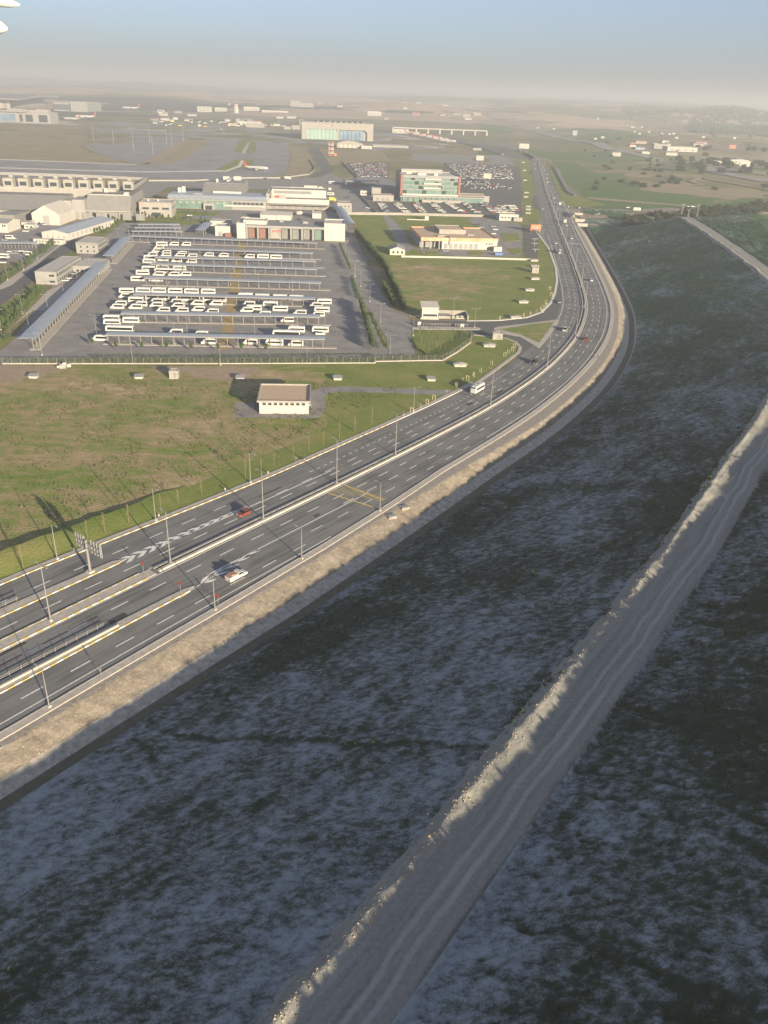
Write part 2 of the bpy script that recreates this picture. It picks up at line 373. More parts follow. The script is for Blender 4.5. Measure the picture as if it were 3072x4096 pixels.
# ------------------------------------------------------------------ slope right of the highway, with its drain
ss = np.r_[np.arange(-150, 260, 0.75), np.arange(260, 480, 1.5), np.arange(480, 845, 3.0)]
kk = np.r_[np.linspace(0, 1, 16)[:-1] * 1.0]                   # verge and bank, relative
nS = len(ss)
rows = []
Tt = TOE(ss); e0 = WR(ss) + 1.7; Rm = RIM(ss)
cols_ = [e0 + (Tt - 6.5 - e0) * k for k in np.linspace(0, 1, 19)]
cols_ += [Tt - 6.5 + d for d in (0.02, 1.5, 3.1, 3.12, 4.4, 5.7, 5.72, 6.5)]
cols_ += [Tt + (Rm - 3.2 - Tt) * k for k in np.linspace(0.008, 1, 92)]
cols_ += [Rm - 3.2 + d for d in np.arange(0.4, 20, 0.42)]
cols_ += [Rm + 17 + d for d in np.r_[np.arange(0, 32, 0.55), np.arange(32, 132, 5)]]
OO = np.stack(cols_, 1); SS = np.repeat(ss[:, None], OO.shape[1], 1)
ZZ = hill_z(SS, OO); XX, YY = SO(SS, OO)
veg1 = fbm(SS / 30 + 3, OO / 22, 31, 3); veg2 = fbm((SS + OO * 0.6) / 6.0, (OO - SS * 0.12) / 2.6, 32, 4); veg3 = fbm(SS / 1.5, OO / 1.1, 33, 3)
VEG_SHADE = 0.46 * veg1 + 0.30 * veg2 + 0.20 * veg3
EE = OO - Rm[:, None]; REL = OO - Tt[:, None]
VEG_SHADE = VEG_SHADE + np.where(EE > 0, np.where(EE < 9.5, -0.11, 0.03 - 0.06 * sstep(22, 11, EE)), 0.0) - 0.05 * sstep(6, 1, REL) * (REL < 10)
VEG_SHADE = VEG_SHADE + 0.05 * sstep(230, 430, SS) + 0.12 * np.exp(-((SS - (148 + 0.22 * (OO - 60))) / 5.0) ** 2) * (REL > 8) * (EE < -2)
VEG_SHADE = VEG_SHADE - 0.05 * sstep(60, -40, SS) * (EE < 0) + 0.12 * np.exp(-((EE + 1.8) / 1.2) ** 2) * (fbm(SS / 5.0, SS * 0, 35, 2) > 0.52)
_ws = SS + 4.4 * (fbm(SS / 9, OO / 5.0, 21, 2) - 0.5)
VEG_SHADE = VEG_SHADE + 0.16 * sstep(0.10, 0.0, np.abs(vnoise(_ws / 2.1, OO / 40, 22) - 0.5)) * sstep(11, 14, EE) + 0.13 * sstep(0.09, 0.0, np.abs(vnoise(_ws / 2.8, OO / 55, 23) - 0.5)) * sstep(1, 4, REL) * sstep(20, 12, REL)  # shade in the rills painted in as darker colour, along with some weeds
VEG_SHADE = VEG_SHADE + 0.22 * np.exp(-((SS - (22 + 0.45 * (OO - 60) + 3 * (fbm(OO / 6, OO * 0, 91, 2) - .5))) / 0.7) ** 2) * (REL > 10) * (EE < -3)
ZZ = ZZ + np.where((REL > 1) , 0.30 * sstep(0.50, 0.62, VEG_SHADE), 0)
# face materials: verge gravel, clay bank, concrete, drain bed, soil
mid = (OO[:-1, :-1] + OO[1:, 1:]) / 2; smid = (SS[:-1, :-1] + SS[1:, 1:]) / 2; tm = TOE(smid); b1m = tm - 6.5
b0m = np.maximum(WR(smid) + 3.5, b1m - np.interp(smid, [0, 100, 200], [6.5, 5.0, 2.5]))
mi = np.full(mid.shape, 4); mi[mid < b0m] = 0; mi[(mid >= b0m) & (mid < b1m)] = 1
mi[(mid >= b1m) & (mid < tm - 3.39)] = 2; mi[(mid >= tm - 3.39) & (mid < tm - 0.79)] = 3; mi[(mid >= tm - 0.79) & (mid < tm)] = 2
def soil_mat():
    m, n, L, b = _new('shade_tinted_soil_with_weeds'); b.inputs['Roughness'].default_value = 0.95; b.inputs['Specular IOR Level'].default_value = 0.08
    at = n.new('ShaderNodeAttribute'); at.attribute_name = 'veg_shade'
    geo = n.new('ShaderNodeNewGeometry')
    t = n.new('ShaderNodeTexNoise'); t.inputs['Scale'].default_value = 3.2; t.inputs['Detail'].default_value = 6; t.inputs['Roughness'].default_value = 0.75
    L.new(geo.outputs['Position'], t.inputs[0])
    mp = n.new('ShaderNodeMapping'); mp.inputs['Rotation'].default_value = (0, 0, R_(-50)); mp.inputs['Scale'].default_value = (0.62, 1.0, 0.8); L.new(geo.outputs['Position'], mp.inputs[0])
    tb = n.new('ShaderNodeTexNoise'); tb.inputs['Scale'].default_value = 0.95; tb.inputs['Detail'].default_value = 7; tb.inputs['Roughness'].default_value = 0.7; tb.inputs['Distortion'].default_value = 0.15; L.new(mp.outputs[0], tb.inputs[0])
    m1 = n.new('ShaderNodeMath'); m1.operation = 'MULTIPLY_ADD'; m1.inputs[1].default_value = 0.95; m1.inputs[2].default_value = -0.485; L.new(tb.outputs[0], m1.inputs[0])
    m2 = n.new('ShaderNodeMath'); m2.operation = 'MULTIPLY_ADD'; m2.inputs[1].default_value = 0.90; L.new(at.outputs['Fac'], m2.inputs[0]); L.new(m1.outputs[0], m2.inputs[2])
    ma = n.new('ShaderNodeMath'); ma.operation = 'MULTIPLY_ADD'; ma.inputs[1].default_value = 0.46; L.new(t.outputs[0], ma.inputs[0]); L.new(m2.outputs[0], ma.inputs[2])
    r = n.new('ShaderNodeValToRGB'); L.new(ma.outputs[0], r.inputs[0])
    st = [(0.38, (0.32, 0.365, 0.385)), (0.50, (0.235, 0.265, 0.275)), (0.60, (0.125, 0.145, 0.135)), (0.70, (0.038, 0.06, 0.042)), (0.86, (0.02, 0.042, 0.025))]  # cool blue-grey of the shade is put into the soil and weed colours
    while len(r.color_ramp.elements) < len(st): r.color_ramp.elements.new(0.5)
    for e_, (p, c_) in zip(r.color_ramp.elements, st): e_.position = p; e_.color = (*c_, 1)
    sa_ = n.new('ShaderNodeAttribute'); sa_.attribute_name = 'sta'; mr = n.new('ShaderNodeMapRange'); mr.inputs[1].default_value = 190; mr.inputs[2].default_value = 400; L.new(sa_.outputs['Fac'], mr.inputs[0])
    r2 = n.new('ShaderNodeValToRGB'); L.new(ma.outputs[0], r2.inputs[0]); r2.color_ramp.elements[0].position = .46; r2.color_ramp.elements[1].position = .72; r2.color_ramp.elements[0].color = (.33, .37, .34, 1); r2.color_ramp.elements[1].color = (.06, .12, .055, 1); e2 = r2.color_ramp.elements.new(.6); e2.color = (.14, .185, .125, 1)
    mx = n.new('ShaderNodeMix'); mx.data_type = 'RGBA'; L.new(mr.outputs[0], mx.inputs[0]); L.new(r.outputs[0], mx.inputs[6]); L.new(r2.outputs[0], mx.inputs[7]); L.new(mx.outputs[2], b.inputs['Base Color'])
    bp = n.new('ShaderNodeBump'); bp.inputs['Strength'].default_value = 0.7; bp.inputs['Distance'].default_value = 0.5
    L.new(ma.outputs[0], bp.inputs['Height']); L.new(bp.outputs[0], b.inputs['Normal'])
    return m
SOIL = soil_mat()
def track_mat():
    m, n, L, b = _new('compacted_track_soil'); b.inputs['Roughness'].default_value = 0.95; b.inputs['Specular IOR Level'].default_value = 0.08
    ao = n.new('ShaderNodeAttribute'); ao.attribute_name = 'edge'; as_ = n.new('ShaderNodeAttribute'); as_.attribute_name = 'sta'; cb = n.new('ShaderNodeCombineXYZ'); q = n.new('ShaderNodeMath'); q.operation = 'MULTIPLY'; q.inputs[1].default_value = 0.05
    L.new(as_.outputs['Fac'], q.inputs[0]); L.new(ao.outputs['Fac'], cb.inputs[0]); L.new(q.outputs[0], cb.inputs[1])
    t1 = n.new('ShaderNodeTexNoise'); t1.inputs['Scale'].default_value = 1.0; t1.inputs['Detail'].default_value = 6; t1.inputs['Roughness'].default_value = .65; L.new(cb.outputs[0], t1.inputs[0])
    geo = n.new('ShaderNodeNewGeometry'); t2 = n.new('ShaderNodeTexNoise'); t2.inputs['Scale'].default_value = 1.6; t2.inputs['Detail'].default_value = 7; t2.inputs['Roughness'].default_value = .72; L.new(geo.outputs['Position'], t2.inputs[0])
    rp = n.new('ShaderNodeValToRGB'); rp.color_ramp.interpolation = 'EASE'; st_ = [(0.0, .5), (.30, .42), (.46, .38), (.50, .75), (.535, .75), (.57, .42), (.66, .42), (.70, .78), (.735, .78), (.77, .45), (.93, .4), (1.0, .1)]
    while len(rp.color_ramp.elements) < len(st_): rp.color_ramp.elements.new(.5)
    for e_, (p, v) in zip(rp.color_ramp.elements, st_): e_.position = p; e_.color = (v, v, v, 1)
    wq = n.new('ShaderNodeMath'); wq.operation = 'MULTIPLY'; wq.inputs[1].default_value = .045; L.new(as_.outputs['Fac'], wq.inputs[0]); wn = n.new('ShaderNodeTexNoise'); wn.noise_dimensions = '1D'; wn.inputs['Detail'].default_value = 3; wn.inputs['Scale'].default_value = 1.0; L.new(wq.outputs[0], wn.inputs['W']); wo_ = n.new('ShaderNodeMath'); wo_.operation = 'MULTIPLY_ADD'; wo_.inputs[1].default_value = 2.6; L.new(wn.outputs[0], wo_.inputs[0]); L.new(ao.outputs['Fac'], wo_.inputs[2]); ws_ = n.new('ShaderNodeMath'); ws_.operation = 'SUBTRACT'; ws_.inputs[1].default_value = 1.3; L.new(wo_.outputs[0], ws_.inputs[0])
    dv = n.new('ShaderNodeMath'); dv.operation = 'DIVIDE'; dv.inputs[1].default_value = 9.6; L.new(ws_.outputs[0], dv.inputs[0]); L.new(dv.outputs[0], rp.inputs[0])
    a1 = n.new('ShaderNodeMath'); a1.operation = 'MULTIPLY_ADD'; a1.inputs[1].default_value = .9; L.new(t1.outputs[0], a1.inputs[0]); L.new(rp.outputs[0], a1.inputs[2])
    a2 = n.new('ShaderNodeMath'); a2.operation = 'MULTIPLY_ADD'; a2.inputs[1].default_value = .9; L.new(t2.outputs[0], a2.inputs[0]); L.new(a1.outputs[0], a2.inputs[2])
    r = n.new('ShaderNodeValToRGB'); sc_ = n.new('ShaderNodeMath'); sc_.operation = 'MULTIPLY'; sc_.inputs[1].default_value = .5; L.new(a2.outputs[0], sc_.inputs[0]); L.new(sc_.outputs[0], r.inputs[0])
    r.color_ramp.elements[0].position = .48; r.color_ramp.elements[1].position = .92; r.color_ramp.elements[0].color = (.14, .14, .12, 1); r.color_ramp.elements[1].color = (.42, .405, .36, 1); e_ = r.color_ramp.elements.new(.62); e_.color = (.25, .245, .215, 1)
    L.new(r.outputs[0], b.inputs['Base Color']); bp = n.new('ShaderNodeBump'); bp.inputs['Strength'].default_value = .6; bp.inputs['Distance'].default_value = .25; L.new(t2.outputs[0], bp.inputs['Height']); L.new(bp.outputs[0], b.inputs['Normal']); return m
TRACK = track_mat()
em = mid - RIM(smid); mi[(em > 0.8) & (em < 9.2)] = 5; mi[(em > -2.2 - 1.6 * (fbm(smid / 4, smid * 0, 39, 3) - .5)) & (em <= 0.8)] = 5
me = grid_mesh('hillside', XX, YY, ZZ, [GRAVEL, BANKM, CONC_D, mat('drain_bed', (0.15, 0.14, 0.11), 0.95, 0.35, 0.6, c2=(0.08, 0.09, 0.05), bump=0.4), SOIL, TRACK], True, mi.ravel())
at = me.attributes.new('veg_shade', 'FLOAT', 'POINT'); at.data.foreach_set('value', VEG_SHADE.astype(np.float32).ravel())
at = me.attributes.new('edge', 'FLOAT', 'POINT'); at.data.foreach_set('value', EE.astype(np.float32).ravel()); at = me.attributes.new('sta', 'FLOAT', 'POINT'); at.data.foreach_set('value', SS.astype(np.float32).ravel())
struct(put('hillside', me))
# weeds standing on that slope (one mass, nobody could count them)
okm = (VEG_SHADE + 0.30 * (fbm(SS / 1.9, OO / 1.4, 37, 3) - .5) > 0.535) & ~((EE > -1) & (EE < 9.5)) & (REL > 1.5) & (SS < 420) & (EE < 45)
ii = np.argwhere(okm); near = np.clip(1.25 - ii[:, 0] / nS, 0.1, 1); sel = ii[rng.random(len(ii)) < 0.55 * near]
if len(sel) > 52000: sel = sel[rng.choice(len(sel), 52000, False)]
nb = 5
bx = XX[sel[:, 0], sel[:, 1]]; by = YY[sel[:, 0], sel[:, 1]]; bz = ZZ[sel[:, 0], sel[:, 1]]; n_ = len(sel)
sz = 0.16 + 0.42 * rng.random(n_) ** 2 + (rng.random(n_) < .05) * rng.random(n_) * .6
V = np.zeros((n_, nb, 3, 3))
for k in range(nb):
    a = rng.random(n_) * 6.283; d = sz * (0.3 + 0.8 * rng.random(n_)); h_ = sz * (0.5 + 0.9 * rng.random(n_)); wd = 0.35 * sz
    cx = bx + np.cos(a) * d * 0.4; cy = by + np.sin(a) * d * 0.4
    V[:, k, 0] = np.stack([cx - np.sin(a) * wd, cy + np.cos(a) * wd, bz - 0.05], -1)
    V[:, k, 1] = np.stack([cx + np.sin(a) * wd, cy - np.cos(a) * wd, bz - 0.05], -1)
    V[:, k, 2] = np.stack([cx + np.cos(a) * d * 0.7, cy + np.sin(a) * d * 0.7, bz + h_], -1)
def tri_mesh(name, V, m):
    V = V.reshape(-1, 3); nt_ = len(V) // 3; me = bpy.data.meshes.new(name)
    me.vertices.add(len(V)); me.vertices.foreach_set('co', V.astype(np.float32).ravel()); me.loops.add(len(V)); me.loops.foreach_set('vertex_index', np.arange(len(V), dtype=np.int32))
    me.polygons.add(nt_); me.polygons.foreach_set('loop_start', np.arange(0, len(V), 3, dtype=np.int32)); me.polygons.foreach_set('loop_total', np.full(nt_, 3, np.int32))
    me.materials.append(m); me.update(calc_edges=True); return me
WEED = mat('weed_leaf', (0.06, 0.085, 0.03), 0.9, 0.3, 1.2, c2=(0.028, 0.04, 0.016))
wd_o = stuff(put('weeds', tri_mesh('weeds', V, WEED))); wd_o['label'] = 'dark low weeds scattered over the pale shaded slope'; wd_o['category'] = 'weeds'
# clods and stones on the lit spoil ridge and clay bank
nst = 6000; s_ = rng.random(nst) ** 1.4 * 420 - 60; e_ = rng.normal(-0.6, 0.9, nst); o_ = RIM(s_) + e_
s2 = rng.random(900) * 160 - 40; o2 = TOE(s2) - 6.5 - rng.random(900) ** 2 * 7.0
s_ = np.r_[s_, s2]; o_ = np.r_[o_, o2]; x_, y_ = SO(s_, o_); z_ = hill_z(s_, o_)
r_ = 0.05 + np.where(np.arange(len(s_)) < nst, .26, .2) * rng.random(len(s_)) ** 3
vv = []
for k in range(len(s_)):
    a = random.random() * 6.28; r = r_[k]; c0 = (x_[k], y_[k], z_[k])
    p = [(c0[0] + r * math.cos(a + q * 2.094), c0[1] + r * math.sin(a + q * 2.094), c0[2] - 0.3 * r) for q in range(3)]; t_ = (c0[0] + 0.2 * r, c0[1], c0[2] + r * 0.8)
    for q in range(3): vv += [p[q], p[(q + 1) % 3], t_]
st_o = stuff(put('loose_stones', tri_mesh('loose_stones', np.array(vv), mat('pale_stone', (0.32, 0.27, 0.20), 0.95, 0.2, 2)))); st_o['label'] = 'pale loose stones along the track edge and clay bank'; st_o['category'] = 'stones'

# ------------------------------------------------------------------ the ground: one sheet from the camera's foot to the horizon
def land_z(x, y):
    d = np.hypot(x, y); az = np.degrees(np.arctan2(x, y)); z = np.zeros_like(d)
    z += sstep(2700, 5200, d) * (fbm(x / 1500, y / 1100, 41, 4) - 0.37) * 200
    z += sstep(5500, 11000, d) * (fbm(x / 3400, y / 2600, 44, 3) - 0.2) * 78
    xr = np.interp(y, _my[::10], _mx[::10]); rt = sstep(4, 9, az) * sstep(1250, 2000, d) * sstep(60, 320, np.abs(x - xr))
    z += rt * (fbm(x / 420, y / 420, 42, 4) - 0.42) * 55 * (1 - 0.4 * sstep(2500, 5000, d))
    z += (fbm(x / 60, y / 60, 43, 3) - 0.5) * 2.5 * sstep(1500, 3000, d)
    lim = 86 * sstep(0, 9000, d) + 24
    return np.where(z > lim, lim + (z - lim) * 0.15, np.maximum(z, -12))
az_ = np.radians(np.linspace(-44, 44, 560)); rr = np.r_[np.geomspace(28, 26000, 760)]
AZ, RR = np.meshgrid(az_, rr); GX = np.sin(AZ) * RR; GY = np.cos(AZ) * RR; GZ = land_z(GX, GY)
cand = (RR < 1100) & (GX > -260); cx_, cy_ = GX[cand], GY[cand]
ks = np.arange(0, int(S0 + 860), 12); best = np.full(len(cx_), 1e18); bi = np.zeros(len(cx_), int)
for k in ks:
    d2 = (cx_ - _mx[k]) ** 2 + (cy_ - _my[k]) ** 2; u = d2 < best; best[u] = d2[u]; bi[u] = k
oo = (cx_ - _mx[bi]) * _ty[bi] - (cy_ - _my[bi]) * _tx[bi]; si = bi - S0
dep = (oo > WR(si) - 3.5) & (oo < RIM(si) + 128) & (si < 815)
GZc = GZ[cand]; GZc[dep] -= 14; GZ[cand] = GZc
gmi = np.zeros((GX.shape[0] - 1, GX.shape[1] - 1), int); fx = GX[:-1, :-1]; fy = GY[:-1, :-1]; fd = np.hypot(fx, fy); fa = np.degrees(np.arctan2(fx, fy))
sandm = (fd > 3300) & (fd < 8200) & (fbm(fx / 900, fy / 420, 51, 4) > 0.43 + 0.16 * sstep(-2, 10, fa)); gmi[sandm] = 1
wood = (fbm(fx / 1100, fy / 800, 52, 4) - 0.10 * sstep(4600, 3000, fd) > 0.535) & (fd > 2700) | (fd + 1500 * fbm(fx / 900, fy / 500, 55, 3) > 8600); gmi[wood & ~((fd < 7600) & sandm)] = 2
gfld = (fa > 5) & (fd > 850) & (fd < 3300) & (fbm(fx / 240, fy / 260, 53, 3) > 0.55); gmi[gfld] = 3
FAR_WOOD = mat('far_dark_woodland', (0.05, 0.07, 0.04), 1.0, 0.4, 0.02, c2=(0.03, 0.045, 0.03))
GREENF = multi('green_winter_crop', [(0.35, (0.07, 0.135, 0.036)), (0.55, (0.11, 0.17, 0.052)), (0.7, (0.19, 0.20, 0.085))], (0.01, 0.06, 0.5), bump=0.4, bscale=0.3)
struct(put('ground', grid_mesh('ground', GX, GY, GZ, [LAND, SAND, FAR_WOOD, GREENF], True, gmi.ravel())))
# ------------------------------------------------------------------ highway: carriageway, markings, kerbs, median
st = np.arange(-120, SMAX - 2, 2.0)
def ribbon(name, s, oa, ob, z, m, parent=None, n=1):
    s = np.asarray(s, float); oa = np.broadcast_to(oa, s.shape); ob = np.broadcast_to(ob, s.shape)
    O = np.stack([oa + (ob - oa) * k / n for k in range(n + 1)], 1); S = np.repeat(s[:, None], n + 1, 1); X, Y = SO(S, O)
    return put(name, grid_mesh(name, X, Y, np.full(X.shape, z), m, False), parent)
def long_box(mb, s, oa, ob, z0, z1, mi=0):
    s = np.asarray(s, float); oa = np.broadcast_to(oa, s.shape); ob = np.broadcast_to(ob, s.shape); b = len(mb.v); vs = []
    for k in range(len(s)):
        for o, z in ((oa[k], z0), (ob[k], z0), (ob[k], z1), (oa[k], z1)):
            x, y = SO(s[k], o); vs.append((float(x), float(y), z))
    fs = []
    for k in range(len(s) - 1):
        for q in range(4): fs.append((4 * k + q, 4 * k + (q + 1) % 4, 4 * k + 4 + (q + 1) % 4, 4 * k + 4 + q))
    fs += [(3, 2, 1, 0), tuple(4 * (len(s) - 1) + q for q in range(4))]
    return mb.add(vs, fs, mi)
def lane_mat():
    m, n, L, b = _new('lane_worn_asphalt'); b.inputs['Roughness'].default_value = 0.88; b.inputs['Specular IOR Level'].default_value = 0.2
    ao = n.new('ShaderNodeAttribute'); ao.attribute_name = 'off'; as_ = n.new('ShaderNodeAttribute'); as_.attribute_name = 'sta'
    cb = n.new('ShaderNodeCombineXYZ'); sc_ = n.new('ShaderNodeMath'); sc_.operation = 'MULTIPLY'; sc_.inputs[1].default_value = 0.035; L.new(as_.outputs['Fac'], sc_.inputs[0]); L.new(ao.outputs['Fac'], cb.inputs[0]); L.new(sc_.outputs[0], cb.inputs[1])
    t1 = n.new('ShaderNodeTexNoise'); t1.inputs['Scale'].default_value = 1.1; t1.inputs['Detail'].default_value = 5; L.new(cb.outputs[0], t1.inputs[0])
    geo = n.new('ShaderNodeNewGeometry'); t2 = n.new('ShaderNodeTexNoise'); t2.inputs['Scale'].default_value = 0.11; t2.inputs['Detail'].default_value = 6; L.new(geo.outputs['Position'], t2.inputs[0])
    wv = n.new('ShaderNodeMath'); wv.operation = 'MULTIPLY'; wv.inputs[1].default_value = 6.2832 / 1.77; L.new(ao.outputs['Fac'], wv.inputs[0]); cs = n.new('ShaderNodeMath'); cs.operation = 'COSINE'; L.new(wv.outputs[0], cs.inputs[0])
    a1 = n.new('ShaderNodeMath'); a1.operation = 'MULTIPLY_ADD'; a1.inputs[1].default_value = 0.06; L.new(cs.outputs[0], a1.inputs[0]); L.new(t1.outputs[0], a1.inputs[2])
    a2 = n.new('ShaderNodeMath'); a2.operation = 'MULTIPLY_ADD'; a2.inputs[1].default_value = 0.8; L.new(t2.outputs[0], a2.inputs[0]); L.new(a1.outputs[0], a2.inputs[2])
    r = n.new('ShaderNodeValToRGB'); r.color_ramp.elements[0].position = 0.62; r.color_ramp.elements[1].position = 1.15; r.color_ramp.elements[0].color = (0.118, 0.118, 0.114, 1); r.color_ramp.elements[1].color = (0.215, 0.211, 0.20, 1)
    L.new(a2.outputs[0], r.inputs[0]); L.new(r.outputs[0], b.inputs['Base Color']); return m
road = struct(ribbon('highway', st, -WL(st), WR(st), 0.05, lane_mat(), n=24))
_k = np.arange(25) / 24.0; _off = (-WL(st))[:, None] + (WR(st) + WL(st))[:, None] * _k[None]
for nm_, ar_ in (('off', _off), ('sta', np.repeat(st[:, None], 25, 1))): a_ = road.data.attributes.new(nm_, 'FLOAT', 'POINT'); a_.data.foreach_set('value', ar_.astype(np.float32).ravel())
# darker wheel-worn lanes are left to the asphalt's own noise; markings lie 6 mm above
mk = MB()
def dash(s, o, ln, wd=0.17, z=0.057):
    a = [SO(s, o - wd), SO(s, o + wd), SO(s + ln, o + wd), SO(s + ln, o - wd)]; mk.add([(float(x), float(y), z) for x, y in a], [(0, 1, 2, 3)])
def line(s0, s1, o0, o1, wd=0.13):
    q = np.linspace(s0, s1, max(2, int((s1 - s0) / 6))); fo = np.interp(q, [s0, s1], [o0, o1])
    for k in range(len(q) - 1):
        a = [SO(q[k], fo[k] - wd), SO(q[k], fo[k] + wd), SO(q[k + 1], fo[k + 1] + wd), SO(q[k + 1], fo[k + 1] - wd)]
        mk.add([(float(x), float(y), 0.057) for x, y in a], [(0, 1, 2, 3)])
def mko(s): return float(np.interp(s, [0, 100, 200, 260, 1600], [5.6, 5.7, 5.5, 5.1, 4.8]))
s_ = -100.0
while s_ < 900:
    L_ = 4.4 if s_ < 130 else 3.6
    dash(s_, mko(s_), L_, 0.15); dash(s_ + 1, -mko(s_) + 0.4, L_, 0.15)
    if s_ > 95: dash(s_, mko(s_) * 1.66, L_, 0.15)
    if s_ > 78: dash(s_ + 2, -8.0, L_, 0.15)
    if s_ < 82: dash(s_ + 3, 17.2, L_, 0.15); dash(s_ + 4, -14.6 + 0.02 * s_, L_, 0.15)
    if 82 < s_ < 165: dash(s_ + 3, 13.6, L_, 0.13)
    s_ += 10.2
s_ = 113.0
while s_ < 262: dash(s_, -11.3, 1.5, 0.14); s_ += 3.0
line(-100, 900, 1.75, 1.75); line(-100, 900, -1.75, -1.75)
line(172, 300, 14.0, 12.3); line(300, 900, 12.1, 12.1); line(300, 640, -11.5, -11.4); line(-60, 88, 21.4, 19.2)
line(56, 114, 10.2, 10.1, 0.16); line(58, 118, -8.2, -7.3, 0.16)
line(45, 66, 13.0, 10.2, 0.12)
# chevrons in the two nose areas
for k in range(12):
    s0 = 47.5 + k * 3.25; hw = np.interp(k, [0, 11], [1.45, 0.4]); oc = np.interp(k, [0, 11], [-9.2, -8.6])
    for sg in (-1, 1):
        P_ = [SO(s0 - 1.3, oc + sg * hw), SO(s0 + 0.5, oc + sg * hw), SO(s0 + 2.6, oc), SO(s0 + 0.8, oc)]
        mk.add([(float(x), float(y), 0.057) for x, y in P_], [(0, 1, 2, 3)])
for k in range(5):
    s0 = 52.5 + k * 4.0; hw = np.interp(k, [0, 4], [1.3, 0.45]); oc = np.interp(k, [0, 4], [11.8, 10.6])
    for sg in (-1, 1):
        P_ = [SO(s0 + 1.4, oc + sg * hw), SO(s0 + 3.3, oc + sg * hw), SO(s0 + 1.2, oc), SO(s0 - 0.7, oc)]
        mk.add([(float(x), float(y), 0.057) for x, y in P_], [(0, 1, 2, 3)])
# zebra stops far down the road
for k in range(22): dash(600.0 - 0.02 * k, 12.6 - k * 0.62 if k < 18 else -3 - k * 0.3, 3.0, 0.17)
mk.build('lane_markings', PAINT, road)
yk = MB()
for k in range(15):
    a = [SO(106.5 + 0.35 * k, 2.2 + k * 0.98), SO(107.6 + 0.35 * k, 2.2 + k * 0.98), SO(113.9 + .08 * k, 3.4 + k * 0.93), SO(112.8 + .08 * k, 3.4 + k * 0.93)]
    yk.add([(float(x), float(y), 0.0575) for x, y in a], [(0, 1, 2, 3)])
for a_, b_ in (((105.8, 2.0), (107.6, 17.2)), ((112.8, 2.0), (112.8, 16.4))):
    a = [SO(a_[0], a_[1]), SO(a_[0] + 0.5, a_[1]), SO(b_[0] + 0.5, b_[1]), SO(b_[0], b_[1])]
    yk.add([(float(x), float(y), 0.0585) for x, y in a], [(0, 1, 2, 3)])
yk.build('yellow_hatching', YPAINT, road)
# a few darker tar patches and seams
tp = MB()
for k in range(26):
    s0 = random.uniform(-20, 420); o0 = random.uniform(-11, 13); ln = random.uniform(2, 9); wd_ = random.uniform(0.08, 0.9) if k % 3 == 0 else 0.07
    a = [SO(s0, o0 - wd_), SO(s0, o0 + wd_), SO(s0 + ln, o0 + wd_), SO(s0 + ln, o0 - wd_)]; tp.add([(float(x), float(y), 0.054) for x, y in a], [(0, 1, 2, 3)])
tp.build('tar_patches', mat('fresh_tar', (0.06, 0.058, 0.055), 0.9, 0.2, 1), road)
# right-hand footway and kerb
sr = np.arange(-120, 905, 2.0)
mb = MB(); long_box(mb, sr, WR(sr), WR(sr) + 1.9, 0.0, 0.17); fw = struct(mb.build('footway', PAVE))
mb = MB(); long_box(mb, sr, WR(sr) - 0.02, WR(sr) + 0.22, 0.0, 0.2); mb.build('kerb', CONC, fw)
# left-hand verge strip and kerb (up to the access road)
sl = np.arange(-120, 219, 2.0)
mb = MB(); long_box(mb, sl, -WL(sl) - 1.9, -WL(sl), 0.0, 0.16); vg = struct(mb.build('verge_paving', PAVE))
kw = MB(); kw.box(0, 1.42, -0.13, 0.13, 0, 0.24); kme_w = kw.mesh('kerb_stone', KERB_W); kw = MB(); kw.box(0, 1.42, -0.13, 0.13, 0, 0.24); kme_y = kw.mesh('kerb_stone', KERB_Y)
cnt = 0
def stones(s0, s1, fo, parent):
    global cnt
    s = s0
    while s < s1 - 1.0:
        o = put('kerb_stone', kme_w if cnt % 2 else kme_y, parent, RP(s, float(fo(s)), 0.0), RA(s)); cnt += 1; s += 1.45
stones(-14, 160, lambda s: -WL(s) - 0.0, vg)
mb = MB(); long_box(mb, np.arange(160, 219, 2.0), -WL(np.arange(160, 219, 2.0)) - 0.12, -WL(np.arange(160, 219, 2.0)) + 0.12, 0, 0.24); mb.build('kerb', KERB_W, vg)
# median: kerbed island near, concrete barrier with guard rail beyond
sm = np.arange(-120, 49, 2.0)
mb = MB(); long_box(mb, sm, -1.7, 1.3, 0.0, 0.2); md = struct(mb.build('median_island', PAVE))
stones(-14, 46, lambda s: 1.3, md); stones(-14, 46, lambda s: -1.7, md)
sb = np.arange(49, 1500, 3.0)
mb = MB(); long_box(mb, sb, 0.35, 1.15, 0.0, 0.55); br = mb.build('median_barrier', CONC)
tag(br, 'low concrete median barrier running the length of the highway', 'barrier')
mb = MB(); long_box(mb, sb, -1.15, -0.6, 0.0, 0.42); mb.build('barrier_wall', CONC_D, br)
mb = MB(); long_box(mb, sb, -0.6, 0.35, 0.0, 0.3); mb.build('soil_fill', mat('median_soil', (0.10, 0.10, 0.07), 0.95, 0.3, 0.8), br)
